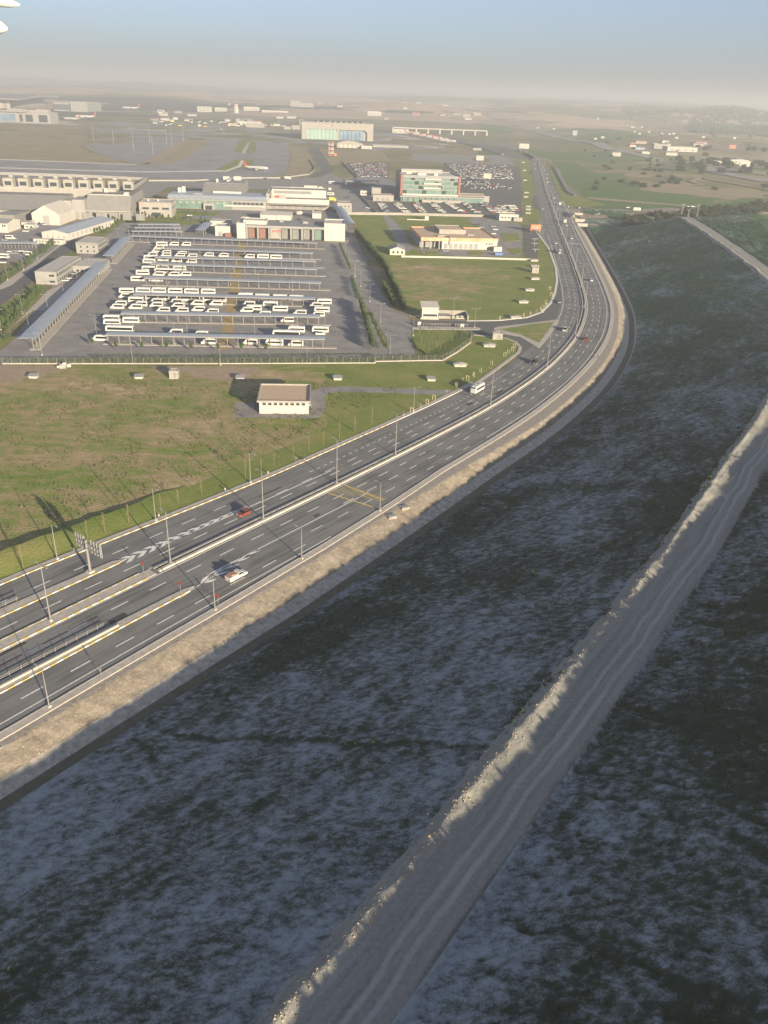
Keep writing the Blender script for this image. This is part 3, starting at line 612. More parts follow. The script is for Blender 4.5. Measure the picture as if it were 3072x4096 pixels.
# noses of the two side-road islands
def nose(name, lab, s0, s1, oa, ob, tip, rail_o, h0):
    q = np.linspace(s0, s1, 40); A = np.interp(q, [s0, s1 - 3, s1], [oa[0], oa[1], tip]); B_ = np.interp(q, [s0, s1 - 3, s1], [ob[0], ob[1], tip + 0.1])
    mb = MB(); long_box(mb, q, A, B_, 0, 0.2); isl = struct(mb.build(name, PAVE))
    stones(max(s0, -14), s1 - 2, lambda s: np.interp(s, [s0, s1 - 3], ob), isl)
    g_ = thing('guard_rail', lab, 'guard rail', RP(s0, rail_o, 0.2)); o0 = RP(s0, rail_o, 0.2)
    for zz, hh in ((0.55, 0.12), (0.95, 0.1)):
        mb = MB(); q2 = np.linspace(s0, h0, 30); long_box(mb, q2, rail_o - 0.05, rail_o + 0.05, zz, zz + hh); r_o = mb.build('rail', GALV, g_); r_o.location = -o0
    s = s0
    while s < h0:
        mb = MB(); mb.box(-0.05, 0.05, -0.05, 0.05, 0, 1.05); p_ = mb.build('post', GALV, g_, RP(s, rail_o, 0.2) - o0, RA(s)); s += 2.4
    return isl
nose('island_nose', 'galvanised guard rail on the kerbed island below the sign gantry', -60, 47.5, (-14.6, -11.0), (-9.9, -9.0), -9.4, -12.2, 22)
isl2 = nose('island_nose', 'galvanised guard rail on the island beside the truck ramp', -60, 50.5, (8.6, 10.9), (13.8, 12.5), 11.6, 9.8, 28)
mb = MB(); q = np.linspace(-60, 30, 46); long_box(mb, q, np.interp(q, [-60, 30], [11.0, 11.6]), np.interp(q, [-60, 30], [11.6, 12.0]), 0.2, 0.6)
tag(mb.build('parapet_wall', mat('pale_parapet', (0.45, 0.41, 0.34), 0.85, 0.12, 0.6)), 'low pale parapet wall on the island beside the truck ramp', 'wall')

# ------------------------------------------------------------------ side road to the bus depot gate, its islands and lawns
def px(f, pts): return [f(*p)[:2] for p in pts]
struct(sheet('lawn', px(Q8, [(-150, 560), (-150, 128), (0, 128), (420, 130), (900, 135), (1640, 120)]) + px(Q7, [(780, 580), (975, 450), (990, 395), (1190, 405), (1270, 440), (1300, 480), (1290, 510), (1140, 620), (1010, 715), (880, 770), (830, 815)]) + [SO(s, -float(WL(s)) - 0.5) for s in np.arange(212, -130, -12)], 0.015, FIELD))
struct(sheet('lawn_strip', [SO(s, -float(WL(s)) - 1.0) for s in np.arange(-60, 214, 8)] + [SO(s, -float(np.interp(s, [-60, 0, 60, 214], [34, 32, 30, 30]))) for s in np.arange(214, -60, -8)], 0.03, GRASS, jit=0.8))
struct(sheet('lawn_strip', px(Q7, [(0, 590), (780, 585), (975, 460), (990, 400), (1180, 410), (1265, 450), (1290, 490), (1280, 510), (1130, 615), (1000, 710), (880, 760), (450, 745), (0, 735)]), 0.031, GRASS, jit=0.5))
struct(sheet('lawn_strip', px(Q7, [(20, 790), (150, 770), (500, 785), (800, 810), (640, 880), (440, 980), (300, 1050), (0, 1160), (0, 900)]), 0.033, GRASS, jit=1.2))
side = struct(sheet('side_road', px(Q7, [(560, 300), (950, 306), (1150, 306), (1340, 286), (1440, 251), (1500, 191), (1530, 121), (1545, 41), (1541, -20), (1600, -20)]) + [SO(s, -10.5) for s in (430, 390, 350, 320, 290, 262, 240)] + px(Q7, [(1300, 500), (1312, 478), (1280, 440), (1200, 412), (985, 393), (590, 372)]), 0.043, ASPH))
struct(sheet('access_lane', px(Q7, [(905, 765), (960, 705), (1010, 715), (985, 790), (850, 812)]) + px(S2, [(1190, 110), (900, 100), (650, 95), (570, 100), (550, 120), (555, 190), (520, 235), (470, 240), (60, 235), (60, 150), (180, 150), (180, 205), (470, 205), (475, 90), (520, 70), (620, 62), (900, 72), (1200, 82)]), 0.037, ASPH_L, jit=0.25, step=3))
isl = slab('traffic_island', px(Q7, [(1118, 366), (1122, 352), (1150, 345), (1350, 322), (1552, 296), (1552, 306), (1500, 390), (1425, 484), (1410, 482), (1290, 410), (1170, 388)]), 0, 0.18, PAVE)
sheet('island_grass', px(Q7, [(1150, 363), (1345, 332), (1520, 310), (1500, 345), (1420, 452), (1300, 398)]), 0.19, FIELD, parent=isl)
def kerb_line(name, pts, wd, h, m, lab=None):
    mb = MB()
    for a, b in zip(pts[:-1], pts[1:]):
        a = Vector((a[0], a[1], 0)); b = Vector((b[0], b[1], 0)); d = (b - a).normalized(); n = Vector((-d.y, d.x, 0)) * wd / 2
        mb.add([a - n, b - n, b + n, a + n, a - n + Vector((0, 0, h)), b - n + Vector((0, 0, h)), b + n + Vector((0, 0, h)), a + n + Vector((0, 0, h))], [(0, 1, 5, 4), (2, 3, 7, 6), (4, 5, 6, 7), (0, 4, 7, 3), (1, 2, 6, 5)])
    return mb
struct(kerb_line('x', px(Q7, [(940, 305), (1150, 302), (1340, 282), (1437, 247), (1495, 189), (1525, 121), (1540, 41), (1533, -40)]) + px(S3, [(650, 1130), (610, 1020), (520, 900)]), 1.4, 0.16, PAVE).build('kerb_strip', KERB_W))
struct(kerb_line('x', px(Q7, [(985, 398), (1190, 418), (1265, 446), (1296, 480), (1286, 512), (1140, 622), (1000, 722)]), 1.5, 0.16, PAVE).build('kerb_strip', PAVE))
sdl = MB()
for a, b in [((1030, 338), (1120, 335)), ((1310, 312), (1560, 270))]:
    pass
# service road between depot and lawn, petrol-station forecourt
struct(sheet('service_road', px(Q7, [(420, 535), (600, 535), (570, 420), (575, 385), (600, 355), (640, 345), (1000, 345), (960, 300), (560, 300), (540, 260), (450, 235)]) + px(Q6, [(450, 1060), (325, 860), (230, 640), (190, 560), (130, 540), (60, 640), (175, 820), (240, 990), (300, 1070)]) + px(Q7, [(300, 240), (350, 330), (410, 420)]), 0.041, ASPH_L))

# low ridge between verge and meadow, added instead of a ditch for its shadow
sb_ = np.arange(-60, 84, 1.5); ob_ = np.array([-1.3, -.7, -.2, .6, 4.5, 9.5]); hz_ = np.array([-.02, .5, .95, 1.0, .45, -.02])
cen = -np.interp(sb_, [-60, 0, 40, 84], [36, 34, 32.5, 31]) + (fbm(sb_ / 9, sb_ * 0, 61, 3) - .5) * 3; ht_ = np.interp(sb_, [-60, 30, 70, 84], [1.5, 1.3, .5, 0]) * (.7 + .6 * fbm(sb_ / 6, sb_ * 0 + 4, 62, 3))
S_ = np.repeat(sb_[:, None], 6, 1); X_, Y_ = SO(S_, cen[:, None] + ob_[None]); struct(put('shadow_ridge', grid_mesh('shadow_ridge', X_, Y_, .03 + hz_[None] * ht_[:, None], GRASS)))
for i, pts in enumerate([[(-120, 130), (0, 126), (260, 130), (330, 150), (200, 190), (0, 215), (-120, 215)], [(620, 135), (980, 140), (1220, 145), (1180, 190), (1060, 215), (960, 200), (800, 160)]]):
    sheet('bare_patch', px(Q8, pts), 0.024 + .002 * i, DRYG if i > 3 else DIRT, jit=4.5, step=1.0, seed=i)

# tufts of rough grass and pale stalks over the meadow: one mass
nm = 26000; sm_ = rng.random(nm) * 250 - 45; om_ = -(33 + rng.random(nm) * 95); mx_, my_ = SO(sm_, om_); cl = fbm(mx_ / 5, my_ / 5, 81, 3) + .3 * (fbm(mx_ / 1.5, my_ / 1.5, 82, 2) - .5)
ok_ = (cl > .5) & (my_ < 300); mx_ = mx_[ok_]; my_ = my_[ok_]; nm = len(mx_); TV = np.zeros((nm, 4, 3, 3)); sz_ = .12 + .3 * rng.random(nm) ** 2
for k in range(4):
    a = rng.random(nm) * 6.283; ca, sa = np.cos(a), np.sin(a)
    TV[:, k, 0] = np.stack([mx_ - sa * sz_ * .5, my_ + ca * sz_ * .5, 0 * mx_], -1); TV[:, k, 1] = np.stack([mx_ + sa * sz_ * .5, my_ - ca * sz_ * .5, 0 * mx_], -1); TV[:, k, 2] = np.stack([mx_ + ca * sz_ * .8, my_ + sa * sz_ * .8, sz_ * 1.3], -1)
to_ = stuff(put('meadow_tufts', tri_mesh('meadow_tufts', TV, mat('meadow_tuft_leaf', (0.20, 0.17, 0.08), 0.9, 0.3, .35, c2=(0.07, 0.10, 0.025))))); to_['label'] = 'rough tufts of grass scattered over the sunlit meadow'; to_['category'] = 'grass'
# ------------------------------------------------------------------ vehicles
PAINTS = {'white': WHITEV}
for nm, c_ in dict(silver=(0.52, 0.53, 0.54), grey=(0.22, 0.23, 0.24), black=(0.03, 0.03, 0.035), red=(0.42, 0.05, 0.03), maroon=(0.22, 0.05, 0.035), blue=(0.06, 0.11, 0.28), beige=(0.45, 0.40, 0.31), orange=(0.60, 0.24, 0.05), yellow=(0.62, 0.45, 0.06)).items():
    PAINTS[nm] = mat(nm + '_vehicle_paint', c_, 0.3, 0.03, 1, spec=0.5, world=False)
VGLASS = mat('vehicle_glass', (0.018, 0.02, 0.022), 0.3, 0.1, 1, spec=0.2, world=False)
LAMPG = mat('headlamp_lens', (0.7, 0.7, 0.68), 0.15, 0.05, 1, spec=0.6)
def wheel_mesh(r, wd):
    mb = MB(); mb.bar((0, -wd / 2, 0), (0, wd / 2, 0), r, r, 12, 0); mb.bar((0, -wd / 2 - 0.01, 0), (0, wd / 2 + 0.01, 0), r * 0.55, r * 0.55, 8, 1); return mb.mesh('wheel', [BLACK, GALV])
W_S = wheel_mesh(0.32, 0.22); W_L = wheel_mesh(0.45, 0.3)
def loft_body(secs, name, mats):
    """body from cross sections (x, half width bottom, half width top, z bottom, z shoulder, z top)"""
    mb = MB(); vs = []
    for x, wb, wt, zb, zs, zt in secs:
        vs += [(x, -wb * .96, zb), (x, -wb, zb + 0.18), (x, -wb, zs), (x, -wt, zt - 0.06), (x, -wt * .86, zt), (x, wt * .86, zt), (x, wt, zt - 0.06), (x, wb, zs), (x, wb, zb + 0.18), (x, wb * .96, zb)]
    n = 10; fs = []
    for k in range(len(secs) - 1):
        for q in range(n): fs.append((k * n + q, k * n + (q + 1) % n, (k + 1) * n + (q + 1) % n, (k + 1) * n + q))
    fs += [tuple(range(n)), tuple(len(secs) * n - n + q for q in range(n - 1, -1, -1))]
    mb.add(vs, fs); return mb.mesh(name, mats)
def bus_proto(name, label, cat, group, L, W, H, hood, wb, big):
    t = thing(name, label, cat, (0, 0, -500), 0, group); h = W / 2; r = L / 2
    if hood: secs = [(-r, h * .97, h * .84, .38, 1.35, H - .1), (-r + .25, h, h * .88, .34, 1.4, H), (r - 2.0, h, h * .88, .34, 1.4, H), (r - 1.55, h, h * .84, .34, 1.38, H - .22), (r - .78, h, h * .80, .34, 1.2, 1.5), (r - .1, h * .93, h * .78, .36, 1.0, 1.18), (r, h * .85, h * .7, .45, .85, 1.0)]
    else: secs = [(-r, h * .97, h * .9, .38, 1.35, H - .12), (-r + .2, h, h * .93, .32, 1.4, H), (r - .7, h, h * .93, .32, 1.4, H), (r - .25, h, h * .9, .32, 1.38, H - .2), (r, h * .95, h * .86, .36, 1.1, H - 1.3 if big else 1.6), (r + .04, h * .9, h * .8, .45, .85, 1.1)]
    put('body', loft_body(secs, name + '_body', WHITEV), t)
    z0, z1 = (1.32, H - .5) if not big else (1.66, H - .58)
    xf = r - (2.0 if hood else .9)
    for sg in (-1, 1):
        mb = MB(); mb.add([(-r + .35, sg * (h + .012), z0), (xf, sg * (h + .012), z0), (xf, sg * (h * .93 + .02), z1), (-r + .35, sg * (h * .93 + .02), z1)], [(0, 1, 2, 3)])
        mb.add([(-r + .35, sg * h * .9, z0), (xf, sg * h * .9, z0), (xf, sg * h * .9, z1), (-r + .35, sg * h * .9, z1)], [(0, 1, 2, 3)]); mb.build('side_window', VGLASS, t)
    mb = MB()
    if hood: mb.add([(r - .76, -h * .78, 1.53), (r - .76, h * .78, 1.53), (r - 1.52, h * .78, H - .28), (r - 1.52, -h * .78, H - .28)], [(0, 1, 2, 3)])
    else: mb.add([(r + .03, -h * .86, 1.25), (r + .03, h * .86, 1.25), (r - .2, h * .82, H - .32), (r - .2, -h * .82, H - .32)], [(0, 1, 2, 3)])
    mb.build('windscreen', VGLASS, t)
    mb = MB(); mb.box(-r - .02, -r + .02, -h * .7, h * .7, 1.5, H - .6); mb.build('rear_window', VGLASS, t)
    mb = MB(); mb.box(-1.2, .3, -.62, .62, H - .02, H + .19); mb.box(-1.1, .2, -.5, .5, H + .19, H + .24); mb.build('roof_unit', GREYL, t)
    rr = .45 if big else .34
    for sx in (-r + wb[0], r - wb[1]):
        for sg in (-1, 1): put('wheel', W_L if big else W_S, t, (sx, sg * (h - .14), rr))
    for sg in (-1, 1):
        mb = MB(); mb.box(r - .05, r + .06, sg * h * .65 - .18, sg * h * .65 + .18, .75, .95); mb.build('headlight', LAMPG, t)
    return proto(t)
def car_mesh(kind):
    mb = MB(); L, W, H = dict(saloon=(4.5, 1.78, 1.46), hatch=(4.0, 1.72, 1.52), suv=(4.6, 1.85, 1.7))[kind]; h = W / 2; r = L / 2
    lo = [(-r, .55), (-r + .05, .95), (-r + .5, 1.0 if kind == 'saloon' else .98), (r - 1.1, .95), (r - .15, .78), (r, .55), (r - .05, .28), (-r + .05, .28)]
    mb.prismy(lo, -h, h, 0)
    rx = dict(saloon=(-r + .75, -r + 1.35, .25, r - 1.25), hatch=(-r + .15, -r + .55, .3, r - 1.1), suv=(-r + .1, -r + .4, .45, r - 1.15))[kind]
    z0 = .96
    vs = []
    for sg in (-1, 1): vs += [(rx[0], sg * h * .96, z0), (rx[3], sg * h * .96, z0), (rx[2], sg * h * .78, H), (rx[1], sg * h * .78, H)]
    mb.add(vs, [(0, 1, 2, 3), (4, 5, 6, 7), (0, 3, 7, 4), (1, 2, 6, 5)], 1); mb.add([(rx[1] - .05, -h * .79, H + .01), (rx[2] + .05, -h * .79, H + .01), (rx[2] + .05, h * .79, H + .01), (rx[1] - .05, h * .79, H + .01)], [(0, 1, 2, 3)], 0)
    return mb, L, W, H
def far_car(kind):
    mb, L, W, H = car_mesh(kind)
    for sx in (-L * .3, L * .3):
        for sg in (-1, 1): mb.bar((sx, sg * (W / 2 - .18), .32), (sx, sg * (W / 2 + .01), .32), .32, .32, 8, 2)
    return mb.mesh('car', [WHITEV, VGLASS, BLACK])
FARCAR = {k: far_car(k) for k in ('saloon', 'hatch', 'suv')}
def near_car(name, label, loc, rz, kind, paint, cat='car'):
    t = thing(name, label, cat, loc, rz); mb, L, W, H = car_mesh(kind); h = W / 2
    lower = MB(); lower.v = mb.v[:16]; lower.f = mb.f[:10]; lower.m = [0] * 10
    b = lower.build('body', PAINTS[paint], t)
    gh = MB(); gh.add(mb.v[16:24], [(0, 1, 2, 3), (4, 5, 6, 7), (0, 3, 7, 4), (1, 2, 6, 5)]); gh.build('cabin_glass', VGLASS, t)
    rf = MB(); a, b2 = mb.v[24], mb.v[26]; rf.box(a[0], b2[0], a[1], b2[1], a[2] - .02, a[2] + .03); rf.build('roof', PAINTS[paint], t)
    for sx in (-L * .3, L * .3):
        for sg in (-1, 1): put('wheel', W_S, t, (sx, sg * (h - .1), .32))
    for sg in (-1, 1):
        q = MB(); q.box(L / 2 - .12, L / 2 + .02, sg * h * .7 - .17, sg * h * .7 + .17, .58, .74); q.build('headlight', LAMPG, t)
        q = MB(); q.box(-L / 2 - .01, -L / 2 + .06, sg * h * .72 - .16, sg * h * .72 + .16, .66, .84); q.build('tail_light', RED, t)
        q = MB(); q.box(.5, .62, sg * (h + .12) - .1, sg * (h + .12) + .1, .95, 1.1); q.build('mirror', PAINTS[paint], t)
    return t
BUS_M = bus_proto('minibus', 'white minibus with sloping bonnet parked in the bus depot', 'minibus', 'white minibuses parked in the depot', 6.7, 2.05, 2.72, True, (1.35, 1.3), False)
BUS_I = bus_proto('midi_bus', 'white flat fronted midi bus parked in the bus depot', 'bus', 'white midi buses parked in the depot', 7.7, 2.3, 2.95, False, (1.7, 1.6), False)
BUS_C = bus_proto('coach', 'long white touring coach parked in the bus depot', 'coach', 'long white coaches parked in the depot', 12.3, 2.5, 3.45, False, (3.2, 2.4), True)

# ------------------------------------------------------------------ lamp posts and poles
def lamp_proto(name, label, cat, group, H, arms, r=0.13):
    t = thing(name, label, cat, (0, 0, -500), 0, group)
    mb = MB(); mb.box(-.3, .3, -.3, .3, 0, .35); mb.build('footing', CONC, t)
    mb = MB(); mb.bar((0, 0, .3), (0, 0, H), r, r * .5, 8); mb.build('pole', GALV, t)
    for a in arms:
        mb = MB(); mb.bar((0, 0, H - .1), (0, a * 1.5, H + .22), r * .45, r * .35, 6); ar = mb.build('arm', GALV, t)
        mb = MB(); mb.box(-.16, .16, min(a * 1.4, a * 2.3), max(a * 1.4, a * 2.3), H + .14, H + .28); mb.build('lamp_head', GREYD, ar)
    return proto(t)
LAMP_M = lamp_proto('street_lamp', 'tall double armed street lamp on the highway median', 'street lamp', 'street lamps on the highway median', 13.5, (1, -1), .17)
LAMP_R = lamp_proto('street_lamp', 'single armed street lamp on the footway above the clay bank', 'street lamp', 'street lamps on the right hand footway', 8.2, (1,), .13)
LAMP_L = lamp_proto('street_lamp', 'single armed street lamp on the grass verge beside the saplings', 'street lamp', 'street lamps on the grass verge', 9.2, (-1,), .13)
LAMP_D = lamp_proto('yard_lamp', 'thin two armed lamp standing in the bus depot yard', 'lamp', 'yard lamps in and beside the bus depot', 9.0, (1, -1), .11)
MAST = lamp_proto('light_mast', 'very tall thin apron light mast on the airfield', 'mast', 'apron light masts', 27.0, (1, -1), .4)
for s in (22, 53, 83, 112, 140, 200, 259, 317, 377, 432, 490, 541, 596, 646, 700, 750, 800, 850, 905, 960, 1020, 1080, 1150, 1220, 1297, 1400): dup(LAMP_M, RP(s, 0.0, 0.25), RA(s))
for s in (-20, 7, 47, 75, 107): dup(LAMP_R, RP(s, float(WR(s)) + .8, 0.15), RA(s))
for s in (-8, 37, 64, 96, 118, 176): dup(LAMP_L, RP(s, -float(WL(s)) - .9, 0.15), RA(s))
for f, L_ in ((Q5, [(120, 612), (320, 767), (553, 660), (622, 602), (805, 775), (995, 605), (1283, 757), (1383, 598), (1016, 345), (1203, 363), (860, 330), (520, 320)]), (P6, [(1440, 270), (1480, 382), (1550, 512), (1610, 622)]), (Q6, [(197, 842), (237, 905), (297, 1005), (368, 1142)]), (Q7, [(432, 538), (585, 402), (850, 272), (992, 347)]), (P4, [(15, 1480), (270, 1290), (445, 640), (280, 770), (90, 890), (350, 1510), (575, 1290), (760, 1100), (925, 930), (1068, 780), (1300, 520), (1405, 440), (1530, 370), (500, 1778)])):
    for p in L_: dup(LAMP_D, f(*p, .05), R_(97))
for f, L_ in ((P8, [(105, 632), (145, 765), (298, 672), (352, 680), (480, 620)]), (P7, [(1258, 665), (1478, 720), (1655, 640), (1035, 610)])):
    for p in L_: dup(MAST, f(*p), R_(7))
for p in (LAMP_M, LAMP_R, LAMP_L, LAMP_D, MAST): remove_tree(p)

# ------------------------------------------------------------------ trees
def leaf_cloud(centres, n, size, seed, flat=1.0):
    r = random.Random(seed); vs = []; fs = []
    tot = sum(c[3] ** 2 for c in centres)
    for cx, cy, cz, cr in centres:
        for _ in range(max(6, int(n * cr * cr / tot))):
            d = Vector((r.gauss(0, 1), r.gauss(0, 1), r.gauss(0, 1))).normalized() * cr * (0.55 + 0.5 * r.random()); d.z *= flat
            c = Vector((cx, cy, cz)) + d; q = Vector((r.gauss(0, 1), r.gauss(0, 1), r.gauss(0, 1))).normalized(); u = q.orthogonal().normalized() * size * (0.6 + 0.8 * r.random()); v = q.cross(u)
            k = len(vs); vs += [c - u, c + v * .5, c + u, c - v * .5]; fs.append((k, k + 1, k + 2, k + 3))
    mb = MB(); mb.v = [tuple(v) for v in vs]; mb.f = fs; mb.m = [0] * len(fs); return mb
def raw_mesh(mb, name, m):
    me = bpy.data.meshes.new(name); me.from_pydata(mb.v, [], mb.f); me.materials.append(m); return me
def tree_proto(name, label, group, H, spread, n, size, m, seed, trunk=.12, low=.25, shape='round', cat='tree'):
    r = random.Random(seed); t = thing(name, label, cat, (0, 0, -500), 0, group); C = []
    for k in range(14):
        f = low + (1 - low) * (k + .5) / 14
        rad = dict(round=math.sin(math.pi * min(1, (f - low) / (1 - low) * .85 + .12)), column=.75 + .25 * math.sin(f * 9) - .5 * max(0, f - .75) * 2, cone=1.05 - f)[shape]
        a = r.random() * 6.28; o = spread * rad * .45 * r.random(); C.append((math.cos(a) * o, math.sin(a) * o, H * f * .95, max(.15, spread * rad * (.45 + .3 * r.random()))))
    put('crown', raw_mesh(leaf_cloud(C, n, size, seed), name + '_crown', m), t)
    mb = MB(); mb.bar((0, 0, -.05), (.05 * r.random(), 0, H * .7), trunk, trunk * .4, 6)
    for k in range(5): a = r.random() * 6.28; z = H * (.3 + .1 * k); mb.bar((0, 0, z), (math.cos(a) * spread * .5, math.sin(a) * spread * .5, z + H * .15), trunk * .4, trunk * .15, 4)
    mb.build('trunk', BARK, t); return proto(t)
def sapling_proto(seed):
    r = random.Random(seed); t = thing('sapling', 'bare young tree standing in the grass verge beside the highway', 'tree', (0, 0, -500), 0, 'bare saplings along the grass verge')
    H = 6.6; mb = MB(); mb.bar((0, 0, -.05), (.08, 0, H * .8), .075, .03, 6); mb.build('trunk', BARK, t); mb = MB()
    for k in range(34):
        z = H * (.32 + .5 * k / 34); a = r.random() * 6.28; l = (.9 - .35 * k / 34) * (.7 + .5 * r.random())
        mb.bar((.05 * z / H, 0, z), (math.cos(a) * l * .5, math.sin(a) * l * .5, z + l * 1.2), .016, .007, 4)
    mb.build('twigs', TWIG, t)
    return proto(t)
SAPS = [sapling_proto(k) for k in range(3)]
def stake_proto():
    t = thing('tree_guard', 'small wooden tree guard of two stakes and a crossbar on the verge lawn', 'tree guard', (0, 0, -500), 0, 'wooden tree guards along the kerb')
    for sg in (-1, 1): mb = MB(); mb.box(-.06, .06, sg * .55 - .06, sg * .55 + .06, 0, 2.0); mb.build('stake', WOOD, t)
    mb = MB(); mb.box(-.05, .05, -.62, .62, 1.75, 1.95); mb.build('crossbar', WOOD, t)
    mb = MB(); mb.bar((0, 0, 0), (0, 0, 2.6), .04, .02, 5); mb.build('stem', BARK, t); return proto(t)
STAKE = stake_proto()
k = 0
for s in (-12, -2, 6, 14, 22, 30, 38, 47, 52, 58, 68, 74, 82, 90, 98, 104, 109, 117, 124, 131, 139, 147, 156):
    dup(SAPS[k % 3], RP(s + random.uniform(-.6, .6), -float(np.interp(s, [0, 60, 160], [25, 23, 21.5])) + random.uniform(-.4, .4)), random.random() * 6.28, scale=random.uniform(.75, 1.1)); k += 1
for p in [(515, 945), (575, 915), (628, 888), (677, 858), (722, 830), (870, 745), (910, 712), (945, 700), (985, 675), (1030, 648), (1103, 598), (1192, 542), (1214, 525), (1243, 508), (1255, 482), (1160, 298), (1318, 278), (1362, 268), (1400, 250), (1430, 235), (1445, 220), (1465, 190)]: dup(STAKE, Q7(*p), R_(40) + random.uniform(-.4, .4))
for p in [(620, 1370), (632, 1420), (590, 1510), (560, 1560)]: dup(STAKE, S3(*p), R_(90))
T_HEDGE = tree_proto('columnar_shrub', 'dense green columnar shrub in the row beside the service road', 'columnar shrubs along the service road', 4.2, 1.25, 420, .26, LEAF_H, 3, .1, .05, 'column', 'shrub')
T_ROUND = tree_proto('young_tree', 'small leafy tree planted in front of the bus depot', 'small leafy trees beside the depot', 4.6, 1.3, 330, .24, LEAF, 4, .09, .3)
T_OLIVE = tree_proto('roadside_tree', 'grey green leafy tree in the strip left of the depot', 'leafy trees left of the depot', 5.2, 1.6, 420, .27, LEAF_H, 5, .1, .2)
T_DARK = tree_proto('dark_bush', 'dark bushy tree in the thicket beside the crossing road', 'dark bushes beside the crossing road', 6.0, 4.2, 420, .75, LEAF_D, 6, .2, .05, 'round', 'bush')
T_CONE = tree_proto('conifer', 'small dark conifer beside the white depot building', 'conifers at the depot building', 5.5, 1.7, 420, .26, LEAF_D, 8, .12, .05, 'cone')
T_BARE = tree_proto('pale_sapling', 'slender pale stemmed tree in the fenced corner garden', 'slender trees in the fenced corner garden', 5.0, .7, 60, .16, LEAF_H, 9, .08, .5)
def row(P, a, b, step, jit=.3, smin=.85, smax=1.15, zs=None, label=None):
    a = Vector(a); b = Vector(b); n = max(1, int((b - a).length / step))
    for k in range(n + 1):
        p = a + (b - a) * (k / n) + Vector((random.uniform(-jit, jit), random.uniform(-jit, jit), 0)); s = random.uniform(smin, smax)
        o = dup(P, p, random.random() * 6.28, label, scale=(s, s, s * (zs or random.uniform(.85, 1.15))))
        if label: o['group'] = 'row: ' + label
row(T_HEDGE, Q6(525, 1062), Q6(400, 790), 1.9, smin=1.1, smax=1.4); row(T_HEDGE, Q6(400, 790), Q6(205, 560), 2.4, smin=1.1, smax=1.45)
row(T_HEDGE, Q6(455, 1035), Q6(390, 920), 2.6, label='brownish columnar shrub in front of the tall hedge row by the gate')
row(T_ROUND, Q7(320, 505), Q7(235, 205), 2.6, smin=1.0, smax=1.3, label='bushy tree in the dense row on the right edge of the depot'); row(T_ROUND, Q7(400, 505), Q7(290, 270), 3.2, smin=.6, smax=.9, label='small round tree in the second row along the service road')
row(T_ROUND, Q6(215, 985), Q6(180, 860), 3.2, smin=.6, smax=.8, label='low round bush at the end of the lamp island by the depot exit'); row(T_ROUND, Q6(165, 800), Q6(95, 640), 3.4, smin=.6, smax=.9, label='low round bush on the upper lamp island beside the depot')
for p in [(95, 670), (228, 690), (372, 690), (508, 690), (645, 697), (793, 700), (922, 700), (1058, 703)]: dup(T_ROUND, Q5(*p), random.random() * 6, scale=random.uniform(.8, 1.05))
row(T_OLIVE, P4(10, 1480), P4(500, 1040), 3.3, .9, label='leafy tree in the garden strip beside the long slanted canopy'); row(T_OLIVE, P4(60, 1520), P4(420, 1120), 3.6, .8, .6, .85, label='low leafy tree at the paved edge of the garden strip')
row(T_OLIVE, P4(20, 930), P4(640, 480), 5.5, 1.0, .8, 1.1, label='leafy tree between the staff car park and the left road'); row(T_OLIVE, P4(0, 1640), P4(120, 1590), 3, .7, .7, .9, label='low leafy tree at the depot corner by the fence')
row(T_OLIVE, P4(1130, 330), P4(1410, 170), 5.0, 1.2, .7, 1.0, label='leafy tree in the upper garden strip beside the cargo hall'); row(T_OLIVE, P4(1230, 350), P4(1440, 190), 5.0, .8, .5, .8, label='low tree along the kerb of the upper garden strip')
row(T_OLIVE, P2(420, 660), P2(900, 690), 6, 1.5, .7, 1.0, label='leafy tree in the hedge before the green office'); row(T_OLIVE, P2(600, 600), P2(900, 600), 7, 2, .6, .9, label='small tree in the green office garden'); row(T_OLIVE, P2(150, 640), P2(290, 640), 5, 1, .8, 1.1, label='leafy tree in front of the small pale airline office')
for p in [(640, 460), (655, 500), (690, 500), (720, 480), (745, 480), (765, 500), (800, 495), (845, 440), (905, 420), (630, 400), (715, 420), (690, 400)]: dup(T_BARE, Q7(*p), random.random() * 6, scale=random.uniform(.9, 1.3))
for p in [(865, 885), (960, 890)]: dup(T_CONE, P3(*p), random.random())
# thicket by the crossing road and scattered field bushes
for k in range(120):
    t_ = random.random(); p = S4(560 + 1100 * t_, 375 - 118 * t_ + random.uniform(-40, 34)); dup(T_DARK, (p.x, p.y, -.1), random.random() * 6, scale=(random.uniform(.8, 1.7),) * 2 + (random.uniform(.6, 1.1),))
for k in range(70):
    p = Q3(random.uniform(700, 1680), random.uniform(270, 600)); o = dup(T_DARK, (p.x, p.y, float(land_z(np.array([p.x]), np.array([p.y]))[0]) - .2), random.random() * 6, scale=(random.uniform(.8, 2.2),) * 2 + (random.uniform(.5, 1.0),), label='lone dark shrub dotted over the open fields beyond the underpass'); o['group'] = 'lone shrubs over the open fields'
for k in range(40):
    p = Q3(random.uniform(1180, 1700), random.uniform(395, 520)); dup(T_DARK, (p.x, p.y, float(land_z(np.array([p.x]), np.array([p.y]))[0]) - .2), random.random() * 6, scale=(random.uniform(1.6, 3.2),) * 2 + (random.uniform(1.0, 1.8),), label='dark tree standing around the far sheds across the fields')['group'] = 'dark trees around the far sheds'
for p in (*SAPS, STAKE, T_HEDGE, T_ROUND, T_OLIVE, T_CONE, T_BARE): remove_tree(p)
